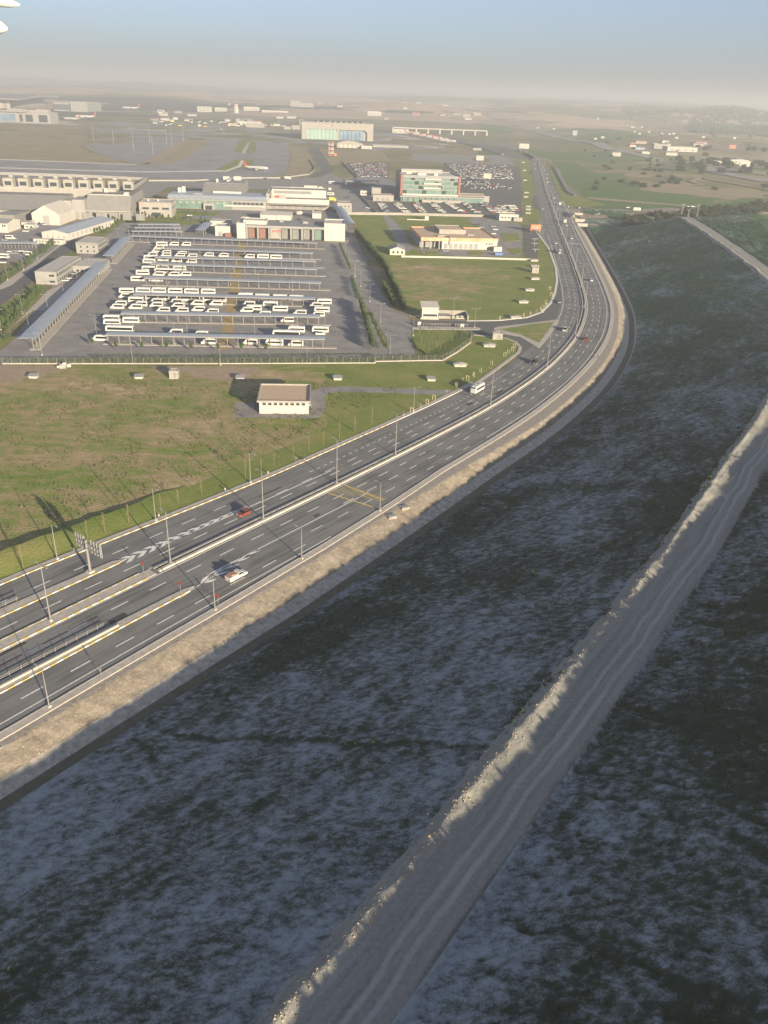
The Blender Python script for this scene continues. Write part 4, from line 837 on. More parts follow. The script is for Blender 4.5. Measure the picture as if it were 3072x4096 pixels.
# ------------------------------------------------------------------ buildings
GA = R_(5.0)                                                   # the airport's own grid direction
def local(o, rz, p):
    d = Vector(p) - Vector(o); c, s = math.cos(-rz), math.sin(-rz); return Vector((d.x * c - d.y * s, d.x * s + d.y * c, d.z))
class Bld:
    """one building: an Empty at its front left corner; x runs along its front, y away from the highway side"""
    def __init__(s, name, label, cat, p, rz=GA, group=None): s.o = Vector((p[0], p[1], 0)); s.rz = rz; s.e = thing(name, label, cat, s.o, rz, group)
    def L(s, p): return local(s.o, s.rz, p)
    def box(s, name, x0, x1, y0, y1, z0, z1, m, parent=None): mb = MB(); mb.box(x0, x1, y0, y1, z0, z1); return mb.build(name, m, parent or s.e)
    def mesh(s, name, mb, m, parent=None): return mb.build(name, m, parent or s.e)
    def flat(s, x0, x1, y0, y1, z, m=None, wall=WHITE, roof=ROOFG, par=.5, name='wall', z0=0.0):
        """walls with a sunk roof behind a parapet"""
        w = s.box(name, x0, x1, y0, y1, z0, z - par, wall); mb = MB(); t = .35
        mb.box(x0 - .06, x1 + .06, y0 - .06, y0 + t, z - par, z); mb.box(x0 - .06, x1 + .06, y1 - t, y1 + .06, z - par, z); mb.box(x0 - .06, x0 + t, y0 + t, y1 - t, z - par, z); mb.box(x1 - t, x1 + .06, y0 + t, y1 - t, z - par, z)
        mb.build('parapet', m or wall, s.e); s.box('roof', x0 + t, x1 - t, y0 + t, y1 - t, z - par, z - par + .06, roof); return w
    def wins(s, x0, x1, z0, z1, n, y=0.0, gap=.35, m=GLASS, name='window', frame=None):
        w = (x1 - x0) / n
        for k in range(n):
            a = x0 + k * w + w * gap / 2; o = s.box(name, a, a + w * (1 - gap), y - .05, y + .12, z0, z1, m)
            if frame:
                mb = MB(); b = a + w * (1 - gap); mb.box(a - .1, b + .1, y - .12, y - .04, z1, z1 + .12); mb.box(a - .1, b + .1, y - .12, y - .04, z0 - .12, z0); mb.box(a - .1, a, y - .12, y - .04, z0, z1); mb.box(b, b + .1, y - .12, y - .04, z0, z1); mb.build('frame', frame, o)
    def sidewins(s, y0, y1, z0, z1, n, x, gap=.4, m=GLASS):
        w = (y1 - y0) / n
        for k in range(n): a = y0 + k * w + w * gap / 2; s.box('window', x - .1, x + .06, a, a + w * (1 - gap), z0, z1, m)
    def gable(s, x0, x1, y0, y1, ze, zr, wall=WHITE, roof=GREYL, along='y', over=.4):
        mb = MB()
        if along == 'y': xm = (x0 + x1) / 2; mb.prismy([(x0, 0), (x1, 0), (x1, ze), (xm, zr), (x0, ze)], y0, y1)
        else: ym = (y0 + y1) / 2; mb.prism([(y0, 0), (y1, 0), (y1, ze), (ym, zr), (y0, ze)], x0, x1)
        mb.build('wall', wall, s.e); t = .15
        for sg in (0, 1):
            mb = MB()
            if along == 'y':
                a = x0 - over if sg == 0 else x1 + over; dz = (zr - ze) / ((x1 - x0) / 2) * over
                mb.prismy([(a, ze - dz + .03), (xm, zr + .03), (xm, zr + .03 + t), (a, ze - dz + .03 + t)], y0 - over, y1 + over)
            else:
                a = y0 - over if sg == 0 else y1 + over; dz = (zr - ze) / ((y1 - y0) / 2) * over
                mb.prism([(a, ze - dz + .03), (ym, zr + .03), (ym, zr + .03 + t), (a, ze - dz + .03 + t)], x0 - over, x1 + over)
            mb.build('roof_slope', roof, s.e)
    def units(s, lst, z, m=GREYL):
        for x, y, a, b, h in lst: mb = MB(); mb.box(x, x + a, y, y + b, z, z + h); mb.box(x + .1 * a, x + .9 * a, y + .1 * b, y + .9 * b, z + h, z + h + .12); mb.build('roof_unit', m, s.e)
def wspan(b, p): return b.L(p).x
def dspan(b, f, x, y, z): return b.L(f(x, y, z)).y
# pump house in the meadow
b = Bld('pump_house', 'cream flat roofed pump house with brown gravel roof standing alone in the meadow', 'building', Q8(1230, 361), R_(5))
Wd = wspan(b, Q8(1463, 362)); Dp = dspan(b, Q8, 1225, 220, 5.0); HH = 5.0
b.box('wall', 0, Wd, 0, Dp, 0, 4.3, WHITE); b.box('plinth', -.06, Wd + .06, -.06, Dp + .06, 0, .35, CONC)
mb = MB(); t = .45
for a in ((-.7, Wd + .7, -.7, -.7 + t), (-.7, Wd + .7, Dp + .7 - t, Dp + .7), (-.7, -.7 + t, -.7 + t, Dp + .7 - t), (Wd + .7 - t, Wd + .7, -.7 + t, Dp + .7 - t)): mb.box(*a, 4.3, HH)
mb.build('parapet', CREAM, b.e); b.box('roof', -.7 + t, Wd + .7 - t, -.7 + t, Dp + .7 - t, 4.3, 4.5, ROOFB)
b.wins(.8, Wd - .8, 3.2, 3.95, 8, 0, .45, GLASS, frame=GREYL); b.sidewins(2, Dp - 2, 3.2, 3.95, 4, Wd); b.box('door', Wd - .02, Wd + .08, 3, 5.2, 0, 2.8, GREYP); b.box('outlet_box', Wd + .0, Wd + .9, .4, 1.4, 2.9, 3.6, GREYL)
# depot terminal: white ends, long recessed front of gates
b = Bld('depot_terminal', 'pale depot terminal with recessed gate bays and white end block', 'building', P2(1240, 866), R_(3.5))
Wd = wspan(b, P3(1050, 905)); xl = wspan(b, P2(1350, 870)); xr = wspan(b, P3(820, 900)); Dp = 34.0
b.flat(0, xl - 1.0, 0, Dp, 10.8, wall=WHITE); b.flat(xr, Wd, 0, 24, 12.6, wall=WHITE, par=.8)
b.box('wall', xl - 1, xr, 4.2, Dp - 2, 0, 9.2, GREYL); b.box('roof', xl - 1, xr, 4.2, Dp - 2, 9.2, 9.4, GREYD)
b.box('fascia', xl - 1.0, xr, -.3, 4.2, 8.2, 9.6, GREYL); b.box('soffit', xl - .9, xr - .1, .0, 4.2, 7.9, 8.2, GREYD)
b.flat(xl - 3, xl + 14, 6, 20, 12.2, wall=WHITE, z0=9.4, name='upper_block')
n = 7; w_ = (xr - xl) / n
for k in range(n):
    x0 = xl + k * w_
    b.box('column', x0 - .55, x0 + .55, -.1, .9, 0, 8.2, GREYL)
    if k == 2: sg = b.box('sign_panel', x0 + .9, x0 + w_ - .9, -.2, .2, .6, 8.0, CREAM); b.box('emblem', x0 + 2.6, x0 + 3.6, -.26, -.2, 5.2, 6.6, RED, sg); b.box('lettering', x0 + 4.4, x0 + 9.0, -.26, -.2, 6.1, 6.6, RED, sg); b.box('lettering', x0 + 4.4, x0 + 9.0, -.26, -.2, 5.2, 5.7, RED, sg); continue
    m_ = REDP if k < 2 else (GLASSG if k == 6 else GREYP)
    gt = b.box('gate_bay', x0 + .7, x0 + w_ - .7, 3.6, 4.25, .3, 7.6, m_)
    for q in range(5): b.box('glazing_bar', x0 + .9 + q * (w_ - 1.8) / 4 - .09, x0 + .9 + q * (w_ - 1.8) / 4 + .09, 3.4, 3.6, .3, 7.6, GALV, gt)
    for q in (2.6, 5.0): b.box('glazing_bar', x0 + .8, x0 + w_ - .8, 3.35, 3.55, q, q + .18, GALV, gt)
b.units([(Wd - 18, 12, 3, 2, 1.2), (14, 20, 4, 3, 1.5), (30, 22, 3, 3, 1.2), (48, 18, 4, 2.5, 1.3)], 9.4)
# long freight terminal behind it
b = Bld('freight_terminal', 'long freight terminal with white fascia and dark roof behind the depot', 'building', P2(1100, 535), R_(4))
Wd = wspan(b, P3(870, 560)); x1 = wspan(b, P3(215, 545))
b.flat(0, Wd, 8, 46, 7.4, wall=GREYL, roof=GREYD); b.box('canopy', -1, Wd + 2, 0, 8, 4.6, 5.0, GREYL); b.box('fascia', x1, Wd + .5, 7.6, 8.0, 4.9, 9.2, WHITE); b.box('fascia', 0, x1 - 3, 7.5, 8.0, 4.9, 7.6, WHITE)
sg = b.box('sign_panel', x1 + 1.5, x1 + 15, 7.9, 8.3, 9.2, 12.4, CREAM); b.box('emblem', x1 + 5, x1 + 9, 7.84, 7.9, 9.9, 11.6, RED, sg)
b.flat(x1 - 3, x1, 6, 70, 13.5, wall=GREYL, name='fire_wall')
b.flat(x1, Wd - 3, 40, 62, 14.0, wall=WHITE, roof=GREYD, name='upper_block'); b.box('louvre', x1 + 2, x1 + 38, 39.8, 40.0, 10.2, 12.8, GREYP)
for k in range(5): b.box('rooflight', x1 + 18 + k * 11, x1 + 21 + k * 11, 14, 30, 7.3, 7.9, GREYL)
b.flat(x1 + 14, Wd - 6, 62, 96, 11.0, wall=GREYP, roof=GREYD, name='rear_hall'); b.units([(x1 + 30, 70, 13, 6, 4.0), (x1 + 54, 76, 3, 3, 2), (x1 + 44, 84, 4, 3, 2)], 11.0, WHITE)
b.wins(2, x1 - 6, 5.6, 7.0, 9, 8.0, .3, GLASS); b.wins(4, Wd - 4, .4, 3.4, 12, 8.0, .35, GREYP, 'loading_door')
# office with green curtain wall
b = Bld('green_office', 'low office with green glass front and slate grey roof', 'building', P2(490, 530), R_(4))
Wd = wspan(b, P2(1585, 540)) - 1
b.box('wall', 0, Wd, 0, 34, 0, 8.6, GREYL)
for k in range(16):
    x0 = 3 + k * (Wd * .62) / 16; b.box('glass_panel', x0, x0 + Wd * .62 / 16 - .3, -.15, .1, .4, 7.4, GLASSG)
b.wins(Wd * .66, Wd - 2, 4.6, 6.6, 7, 0, .2, GLASS); b.box('fascia', Wd * .56, Wd, -1.6, 0, 3.0, 4.4, WHITE)
b.wins(8, Wd * .6, 4.6, 6.4, 8, -.16, .55, GREYL, 'blind')
mb = MB(); mb.prism([(-1, 8.4), (5, 11.2), (34, 11.4), (34, 8.6), (0, 8.6)], -1, Wd + .3); b.mesh('roof', mb, STEELBLUE)
b.box('entrance_porch', Wd * .36, Wd * .47, -4, 0, 0, 5.6, GREYL); b.box('entrance_door', Wd * .38, Wd * .45, -4.1, -4.0, .1, 3.4, GLASS)
mb = MB(); mb.prism([(26, 11), (44, 18), (92, 18), (92, 8), (26, 8)], Wd * .30, Wd * .72); b.mesh('upper_hall', mb, GREYP); mb = MB(); mb.prism([(44.5, 18.02), (91, 18.02), (91, 18.3), (44.5, 18.3)], Wd * .31, Wd * .71); b.mesh('upper_roof', mb, GREYD)
b.units([(Wd * .24, 10, 8, 6, .3), (Wd * .06, 20, 3, 3, 4), (Wd * .10, 22, 3, 3, 5)], 11.4, WHITE); b.units([(Wd * .46, 76, 6, 5, 3), (Wd * .58, 74, 7, 6, 3.5), (Wd * .52, 60, 2.5, 20, 1.4), (Wd * .42, 50, 2, 3, 3)], 18.2, WHITE)
b.box('duct', Wd * .42, Wd * .72, 24, 26, 11.4, 13.0, WHITE)
# small pale office with the round red emblem
b = Bld('airline_office', 'small pale two storey office with round red emblem and three window strips', 'building', P2(165, 626), R_(6))
Wd = wspan(b, P2(545, 620)) * .98
b.flat(0, Wd, 0, 26, 11.6, wall=CREAM, roof=ROOFG); b.wins(1.2, Wd - .8, 6.0, 7.6, 3, 0, .32, GLASS, frame=GREYL); b.box('entrance', Wd * .38, Wd * .66, -.2, .1, .2, 3.6, GLASS); b.sidewins(3, 24, 6, 7.6, 3, Wd)
em = b.box('emblem', .5, 1.9, -.1, 0, 9.4, 10.8, CREAM)
mb = MB(); mb.bar((1.2, -.14, 10.1), (1.2, -.1, 10.1), .95, .95, 16); b.mesh('red_roundel', mb, RED, em); mb = MB(); mb.bar((1.42, -.17, 10.1), (1.42, -.14, 10.1), .55, .55, 12); b.mesh('white_disc', mb, WHITE, em)
b.units([(5, 12, 1.8, 1.5, 1.2), (Wd * .5, 12, 1.6, 1.5, 1.4)], 11.2, WHITE)
# grey freight halls on the left
b = Bld('cargo_hall', 'large grey cargo hall with steep sheet metal face and white eaves line', 'building', P1(980, 655), R_(6))
Wd = wspan(b, P1(1470, 640)) * 1.0
b.box('wall', 0, Wd, 2, 60, 0, 7, GREYL); mb = MB(); mb.prism([(-1.2, 6.4), (10, 17.6), (62, 17.6), (62, 6.4)], -1.0, Wd + 1.4); b.mesh('metal_roof', mb, GREYP)
b.box('eaves', -1.2, Wd + 1.6, -1.6, -1.0, 6.3, 6.8, WHITE); b.box('window', 3, 7.5, 1.9, 2.05, 2.2, 5, GLASS); b.box('window', 22, 24, 1.9, 2.05, 2.2, 5, GLASS); b.box('ridge_trim', 0, Wd, 10, 10.6, 17.6, 18.2, WHITE)
b.units([(Wd * .82, 14, 4, 1, 1), (Wd * .80, 19, 4, 1, 1), (Wd * .78, 24, 4, 1, 1), (8, 30, 3, 3, 3)], 17.6, WHITE)
b.box('side_tower', -11, -1.2, -2, 20, 0, 15.0, GREYL)
b = Bld('cargo_warehouse', 'very long grey cargo warehouse with a row of roof cooling units', 'building', P1(-200, 640), R_(6))
Wd = wspan(b, P1(740, 650)) ; zb = 7
b.box('wall', 0, Wd + 8, 4, 60, 0, zb, CREAM); mb = MB(); mb.prism([(1, 6.6), (24, 15.5), (40, 15.6), (40, 6.6)], 0, Wd - 1); b.mesh('metal_roof', mb, GREYP)
b.box('upper_wall', 0, Wd + 34, 40, 74, 0, 19, CREAM); b.box('upper_roof', .5, Wd + 33.5, 40.4, 73.6, 19, 19.3, ROOFG)
for k in range(9): b.units([(6 + k * 12.2, 44, 8, 7, 6.5), (8.5 + k * 12.2, 53, 3, 3, 8.5)], 19.3, CREAM)
for k in range(9): b.box('unit_grille', 7.3 + k * 12.2, 12.7 + k * 12.2, 43.8, 43.98, 20.4, 23.4, GLASS)
b.units([(Wd + 4, 50, 3, 3, 5), (Wd + 9, 48, 2.5, 4, 6), (Wd + 22, 46, 8, 2, .8)], 19.3, GREYL)
for k in range(12): b.box('bay_door', 4 + k * 10.5, 11 + k * 10.5, 3.9, 4.0, .3, 5.5, GREYP)
b.box('glazed_stair', Wd - 1, Wd + 9, 6, 16, 7, 14, GREYL)
# perimeter wall of the taxiway strip
def wall_run(name, lab, pts, th, h, m): o = kerb_line(name, [p[:2] for p in pts], th, h, m).build(name, m); return tag(o, lab, 'wall')
wall_run('perimeter_wall', 'long pale concrete wall along the taxiway behind the cargo halls', [P1(-60, 160), P1(1000, 195), P1(1620, 225)], .8, 3.0, GREYL)
wall_run('perimeter_wall', 'pale concrete return wall beside the cargo hall', [P1(1625, 225), P1(1440, 360)], .8, 4.0, GREYL)
wall_run('boundary_wall', 'pale boundary wall between the office car park and the lawn', [P3(1080, 605), P3(1659, 610), Q6(1050, 445)], .5, 2.2, CREAM)
wall_run('boundary_wall', 'low white wall along the meadow below the orange trimmed building', [Q6(505, 712), Q6(1000, 722), Q6(1370, 733)], .4, 1.2, WHITE)
wall_run('perimeter_wall', 'thin pale wall following the taxiway bend', [P2(260, 235), P2(760, 235), P3(-20, 205), P3(350, 205), P3(650, 165), P3(710, 120), P3(715, 90), P3(655, 0)], .4, 1.6, GREYL)
wall_run('kerb_wall', 'low pale wall beside the service lane of the office car park', [P3(1020, 25), P3(1180, 190), P3(1200, 380), P3(1400, 590)], .6, 1.6, CREAM)
# tents and sheds left of the depot
b = Bld('white_tent_hall', 'big white gabled tent hall with dark door outline', 'building', P1(365, 712), R_(0)); Wd = wspan(b, P1(690, 716)); b.gable(0, Wd, 0, 34, 8.2, 14.2, WHITE, WHITE); b.box('door', Wd * .4, Wd * .62, -.1, .05, 0, 6.6, CREAM); mb = MB(); mb.box(Wd * .4 - .2, Wd * .62 + .2, -.15, -.1, 6.5, 6.8); mb.box(Wd * .62, Wd * .62 + .25, -.15, -.1, 0, 6.5); b.mesh('door_frame', mb, GREYD)
b = Bld('long_shed', 'long white shed with grey pitched roof beside the tent hall', 'building', P1(470, 872), R_(-7)); Wd = wspan(b, P1(715, 905)); b.gable(0, Wd, 0, 74, 4.6, 6.6, WHITE, STEELBLUE); b.wins(2, Wd - 1, 1.4, 2.6, 4, 0, .7, GREYD); b.sidewins(4, 70, 1.2, 3.6, 10, Wd, .75, GREYL)
b = Bld('site_cabins', 'row of low white site cabins at the end of the long shed', 'cabin', P1(372, 922), R_(-3)); Wd = wspan(b, P1(680, 945)); b.flat(0, Wd, 0, 5, 3.0, wall=WHITE, roof=WHITE, par=.1); b.wins(1.5, Wd - 2, 1.1, 2.1, 8, 0, .6, GLASS)
b = Bld('white_house', 'white two storey hut with pitched grey roof by the cargo yard', 'building', P1(-60, 800), R_(0)); Wd = wspan(b, P1(110, 800)); b.gable(0, Wd, 0, 22, 6.4, 8.2, WHITE, GREYL, 'x'); b.wins(Wd * .6, Wd - 1, 4.2, 5.6, 2, 0, .3, GLASS)
b = Bld('grey_shed', 'long low grey shed behind the white hut', 'building', P1(-60, 700), R_(0)); Wd = wspan(b, P1(205, 700)); b.flat(0, Wd, 0, 46, 6.5, wall=GREYP, roof=GREYL)
for i, (p, a, lab) in enumerate([((240, 735), 12, 'small white container cabin beside the dark trees'), ((270, 760), 11, 'white box cabin parked among the cars by the tent hall'), ((340, 715), 14, 'white container cabin against the tent hall')]): b = Bld('container_cabin', lab, 'cabin', P1(*p), R_(4)); b.flat(0, a * .62, 0, 9, 3.0, wall=WHITE, roof=WHITE, par=.1); b.wins(.8, a * .6, 1, 2, 2, 0, .5)
# houses beside the depot
b = Bld('depot_house', 'grey two storey house with pale flat roof and side windows by the canopy', 'building', P4(910, 572), R_(3)); Wd = wspan(b, P4(1165, 582)); b.flat(0, Wd, 0, 24, 7.0, wall=GREYL, roof=WHITE, par=.3, m=GREYP); b.box('band', -.08, Wd + .08, -.08, 24.08, 5.6, 6.4, GREYP); b.wins(1, Wd - .5, 3.6, 4.8, 3, 0, .7, GLASS, frame=WHITE); b.wins(1, Wd - .5, .9, 2.2, 3, 0, .7, GLASS, frame=WHITE); b.sidewins(1, 22, 3.8, 5.0, 6, Wd); b.sidewins(1, 22, 1.0, 2.4, 6, Wd)
b = Bld('depot_house', 'grey two storey house with long pale roof and four white cars outside', 'building', P4(432, 938), R_(3)); Wd = wspan(b, P4(665, 952)) * 1.02; b.flat(0, Wd, 0, 46, 7.0, wall=GREYL, roof=WHITE, par=.3, m=GREYP); b.wins(Wd * .62, Wd - .6, 4.2, 5.4, 1, 0, .2, GLASS, frame=WHITE); b.wins(Wd * .62, Wd - .6, 1.0, 2.2, 1, 0, .2, GLASS, frame=WHITE); b.sidewins(1, 44, 4.2, 5.4, 12, Wd); b.sidewins(1, 44, 1.2, 2.4, 12, Wd)
b.flat(Wd, Wd + 15, 30, 52, 4.8, wall=GREYL, roof=WHITE, par=.3, m=GREYP, name='wing'); b.wins(Wd + 1, Wd + 14, 1.2, 2.6, 5, 30, .35, GLASS, frame=WHITE)
# sheds left of the depot terminal
b = Bld('plant_shed', 'pale plant shed with white roof left of the depot terminal', 'building', P2(1000, 838), R_(3)); Wd = wspan(b, P2(1160, 850)); b.flat(0, Wd, 0, 16, 7.0, wall=WHITE, roof=ROOFG); b.box('door', 2, 5, -.06, .05, 0, 3.2, GREYL); b.box('crate_stack', Wd * .7, Wd + 1, -4, -1, 0, 2.6, REDP)
b = Bld('white_canopy_hall', 'white sheet roofed hall behind the plant shed', 'building', P2(945, 745), R_(3)); Wd = wspan(b, P2(1160, 760)); b.flat(0, Wd, 0, 12, 5.0, wall=WHITE, roof=WHITE, par=.15)
b = Bld('yard_tent', 'white pitched yard tent behind the depot terminal', 'tent', P3(115, 668), R_(3)); Wd = wspan(b, P3(455, 672)); b.gable(0, Wd * .52, 0, 24, 4.6, 6.4, WHITE, WHITE, 'x'); b.gable(Wd * .53, Wd, 0, 22, 4.6, 6.2, WHITE, WHITE, 'x')
b = Bld('yard_tent', 'small white tent beside the freight yard', 'tent', P3(690, 645), R_(3)); Wd = wspan(b, P3(785, 650)); b.gable(0, Wd, 0, 14, 4.0, 5.0, WHITE, WHITE, 'x')
b = Bld('guard_building', 'small cream guard building at the end of the freight yard', 'building', P3(965, 575), R_(4)); Wd = wspan(b, P3(1125, 585)); b.flat(0, Wd, 0, 15, 8.2, wall=CREAM, roof=GREYD); b.wins(2, Wd - 1, 4.6, 5.8, 3, 0, .6); b.box('loading_bay', Wd * .5, Wd * .95, -.1, .1, .2, 3.4, GREYD)
# tube walkway roof
mb = MB(); pts = [P3(940, 560), P3(1000, 590), P3(1060, 690), P3(1120, 775)]; prof = [(math.cos(a), math.sin(a)) for a in np.linspace(0, math.pi, 9)]; vs = []
for i, p in enumerate(pts):
    d = (pts[min(i + 1, 3)] - pts[max(i - 1, 0)]).normalized(); n_ = Vector((-d.y, d.x, 0))
    for c_, s_ in prof: vs.append(p + n_ * c_ * 4.2 + Vector((0, 0, 3.4 + 2.2 * s_)))
mb.add(vs, [(k * 9 + q, k * 9 + q + 1, k * 9 + 9 + q + 1, k * 9 + 9 + q) for k in range(3) for q in range(8)])
tw = tag(mb.build('walkway_roof', STEELBLUE), 'curved grey barrel roof over the walkway beside the depot terminal', 'walkway')
mb = MB()
for p in pts:
    for sg in (-3.8, 3.8): mb.box(p.x + sg - .15, p.x + sg + .15, p.y - .15, p.y + .15, 0, 3.6)
mb.build('support_posts', GALV, tw)
# headquarters
b = Bld('headquarters', 'six storey office block with green glass front and red brown corners', 'building', Q6(503, 335), R_(7))
Wd = wspan(b, Q6(868, 335)); H1 = height_at(b.o, Q6, 500, 165)
Dp = 52; fl = (H1 - 7.5) / 4.0
b.flat(0, Wd, 0, Dp, H1, wall=GREYL, roof=ROOFG, par=.9); b.box('corner_fin', -1.2, 1.2, -1.2, 6, 6.0, H1 + .3, REDP); b.box('corner_fin', Wd - 1.2, Wd + 1.2, -1.2, 6, 6.0, H1 + .3, REDP)
b.box('cornice', 1.3, Wd - 1.3, -.9, 0, H1 - 2.4, H1 - .4, GREYD)
for k in range(4):
    z0 = 7.5 + k * fl - .6
    for q in range(14): x0 = 1.6 + q * (Wd - 3.2) / 14; g_ = b.box('glass_panel', x0, x0 + (Wd - 3.2) / 14 - .18, -.25, .05, z0 + .25, z0 + fl - .5, GLASSG if (q + k) % 5 else GLASS)
    b.box('floor_band', 1.3, Wd - 1.3, -.5, -.02, z0 - .5, z0 + .2, GREYL if k else WHITE)
for k, (xa, xb) in enumerate(((.38, .68), (.38, .68), (.40, .68))): b.box('balcony_front', Wd * xa, Wd * xb, -2.0, -.3, 9.0 + (k + .7) * fl, 10.6 + (k + .7) * fl, WHITE)
for k in range(5):
    for q in range(9): b.box('window', -.08, .1, 7 + q * 4.8, 10.6 + q * 4.8, 7.6 + k * fl * .8, 9.6 + k * fl * .8, GLASS)
b.box('podium', -1, Wd + 26, -7, 0, 0, 4.4, GLASSG); b.box('podium_roof', -2, Wd + 27, -9, 0, 4.4, 5.6, GREYL); b.box('podium_front', Wd * .34, Wd + 4, -12, -9.2, 0, 2.6, CREAM); b.box('terrace', 1, Wd - 1, -3, 0, 5.6, 7.2, WHITE)
for k in range(10): b.box('porch_column', Wd * k / 10 + 1, Wd * k / 10 + 1.6, -8.6, -8.0, 0, 4.4, GREYL)
b.box('penthouse', 4, Wd * .8, Dp - 14, Dp - 3, H1 - .9, H1 + 3.0, GREYL); b.units([(Wd * .30, 12, 9, 8, 2.4), (Wd * .58, 10, 4, 4, 2.2), (8, 26, 7, 3, 1.2)], H1 - .8, WHITE); b.box('hoist_beam', 4, Wd * .7, Dp - 16, Dp - 15, H1, H1 + .8, WHITE)
b.flat(Wd + 1, Wd + 34, 2, 26, 6.2, wall=GREYL, roof=ROOFB, name='annex'); b.flat(-28, -1, 30, 52, 9, wall=GREYL, roof=GREYD, name='rear_wing')
b = Bld('bus_stop_canopy', 'flat roofed open shelter in the shade beside the office block', 'shelter', Q2(800, 745), R_(10)); b.box('roof', 0, 17, 0, 30, 6.2, 7.0, GREYL); [b.box('post', x, x + .6, y, y + .6, 0, 6.2, GREYL) for x in (.5, 15.8) for y in (1, 14, 28)]; b.box('roof', 18, 42, 14, 40, 5.6, 6.3, GREYL); [b.box('post', x, x + .6, y, y + .6, 0, 5.6, GREYL) for x in (19, 40) for y in (15, 38)]
b = Bld('low_outbuilding', 'low cream outbuilding with two doors in front of the office block', 'building', Q6(318, 338), R_(5)); Wd = wspan(b, Q6(455, 342)); b.flat(0, Wd, 0, 14, 6, wall=CREAM, roof=GREYD); b.wins(2, Wd - 3, .2, 3.2, 3, 0, .5, GREYP, 'door')
for p, q, lab in (((235, 300), (285, 302), 'small white cabin left of the cream outbuilding'), ((292, 300), (372, 302), 'white two window cabin behind the cream outbuilding')): b = Bld('gate_cabin', lab, 'cabin', Q6(*p), R_(5)); Wd = wspan(b, Q6(*q)); b.flat(0, Wd, 0, 9, 4.6, wall=WHITE, roof=ROOFG, par=.2); b.wins(.8, Wd - .5, 1.4, 2.8, 2, 0, .4)
b = Bld('parking_office', 'white hut with tan roof beside the car park exit', 'building', Q6(1155, 468), R_(5)); Wd = wspan(b, Q6(1280, 470)); b.flat(0, Wd, 0, 14, 5.6, wall=WHITE, roof=ROOFB); b.wins(1, Wd - 1, 2.0, 3.4, 5, 0, .5); b.box('side_room', Wd - 5, Wd + 3, -3, -.1, 0, 3.2, GREYL)
# orange trimmed freight building
b = Bld('orange_trimmed_building', 'white single storey freight building with tan roof and orange eaves band', 'building', Q6(637, 655), R_(8))
Wd = wspan(b, Q6(1138, 662)); Dp = dspan(b, Q6, 640, 505, 8.0) * .95; xo = Wd * .27
b.box('wall', xo, Wd, 0, Dp, 0, 5.8, WHITE); b.box('porch_back', 0, xo, 7, Dp, 0, 5.8, GREYD)
mb = MB(); mb.box(-.3, Wd + .3, -.3, .3, 5.6, 8.0); mb.box(-.3, .3, .3, Dp + .3, 5.6, 8.0); mb.box(Wd - .3, Wd + .3, .3, Dp + .3, 5.6, 8.0); mb.box(.3, Wd - .3, Dp - .3, Dp + .3, 5.6, 8.0)
b.mesh('orange_band', mb, mat('orange_eaves', (0.62, 0.24, 0.10), 0.7, 0.25, 0.12, c2=(0.62, 0.44, 0.30))); b.box('roof', .3, Wd - .3, .3, Dp - .3, 7.0, 7.4, ROOFB)
for k in range(3): b.box('porch_column', k * xo / 2.4 + .2, k * xo / 2.4 + 1.0, .2, 1.0, 0, 5.6, GREYL)
b.wins(xo + 1, Wd - 14, .4, 4.0, 7, 0, .3, GREYD, 'loading_door'); b.wins(Wd - 9, Wd - 3, 3.6, 4.6, 3, 0, .5, GLASS)
b.flat(Wd * .30, Wd * .66, Dp * .42, Dp * .86, 10.6, wall=CREAM, roof=ROOFB, z0=7.4, name='upper_block')
b.units([(Wd * .24, Dp * .16, 6, 2, 1.0), (Wd * .66, Dp * .3, 5, 2, .8)], 7.4, GREYL); b.box('pipe', Wd * .36, Wd * .38, -.8, 6, 3, 8.4, GREYD)
b.box('waste_compactor', Wd - 4, Wd + 2, -7, -3, 0, 3.2, WHITE)
mb = MB(); mb.box(0, 5.2, 0, 2.4, .15, 1.9); mb.prismy([(-.5, 1.9), (0, .15), (0, 1.9)], 0, 2.4); tag(mb.build('waste_skip', BLUEP, None, Q6(1130, 700), R_(5)), 'blue waste skip beside the orange trimmed building', 'skip')
b = Bld('garden_house', 'small white gabled house with grey roof on the lawn', 'building', Q6(430, 696), R_(4)); Wd = wspan(b, Q6(530, 700)); b.gable(0, Wd, 0, 14, 3.6, 5.4, WHITE, GREYL); b.wins(1, Wd - .5, 1.2, 2.6, 3, 0, .6, GLASS, frame=GREYL)
b = Bld('lawn_kiosk', 'white kiosk beside the long low wall on the upper lawn', 'kiosk', Q6(662, 467), R_(4)); b.flat(0, 3.4, 0, 5, 3.6, wall=WHITE, roof=WHITE, par=.15); b.box('low_wall', -16, 0, 0, .5, 0, .8, WHITE)
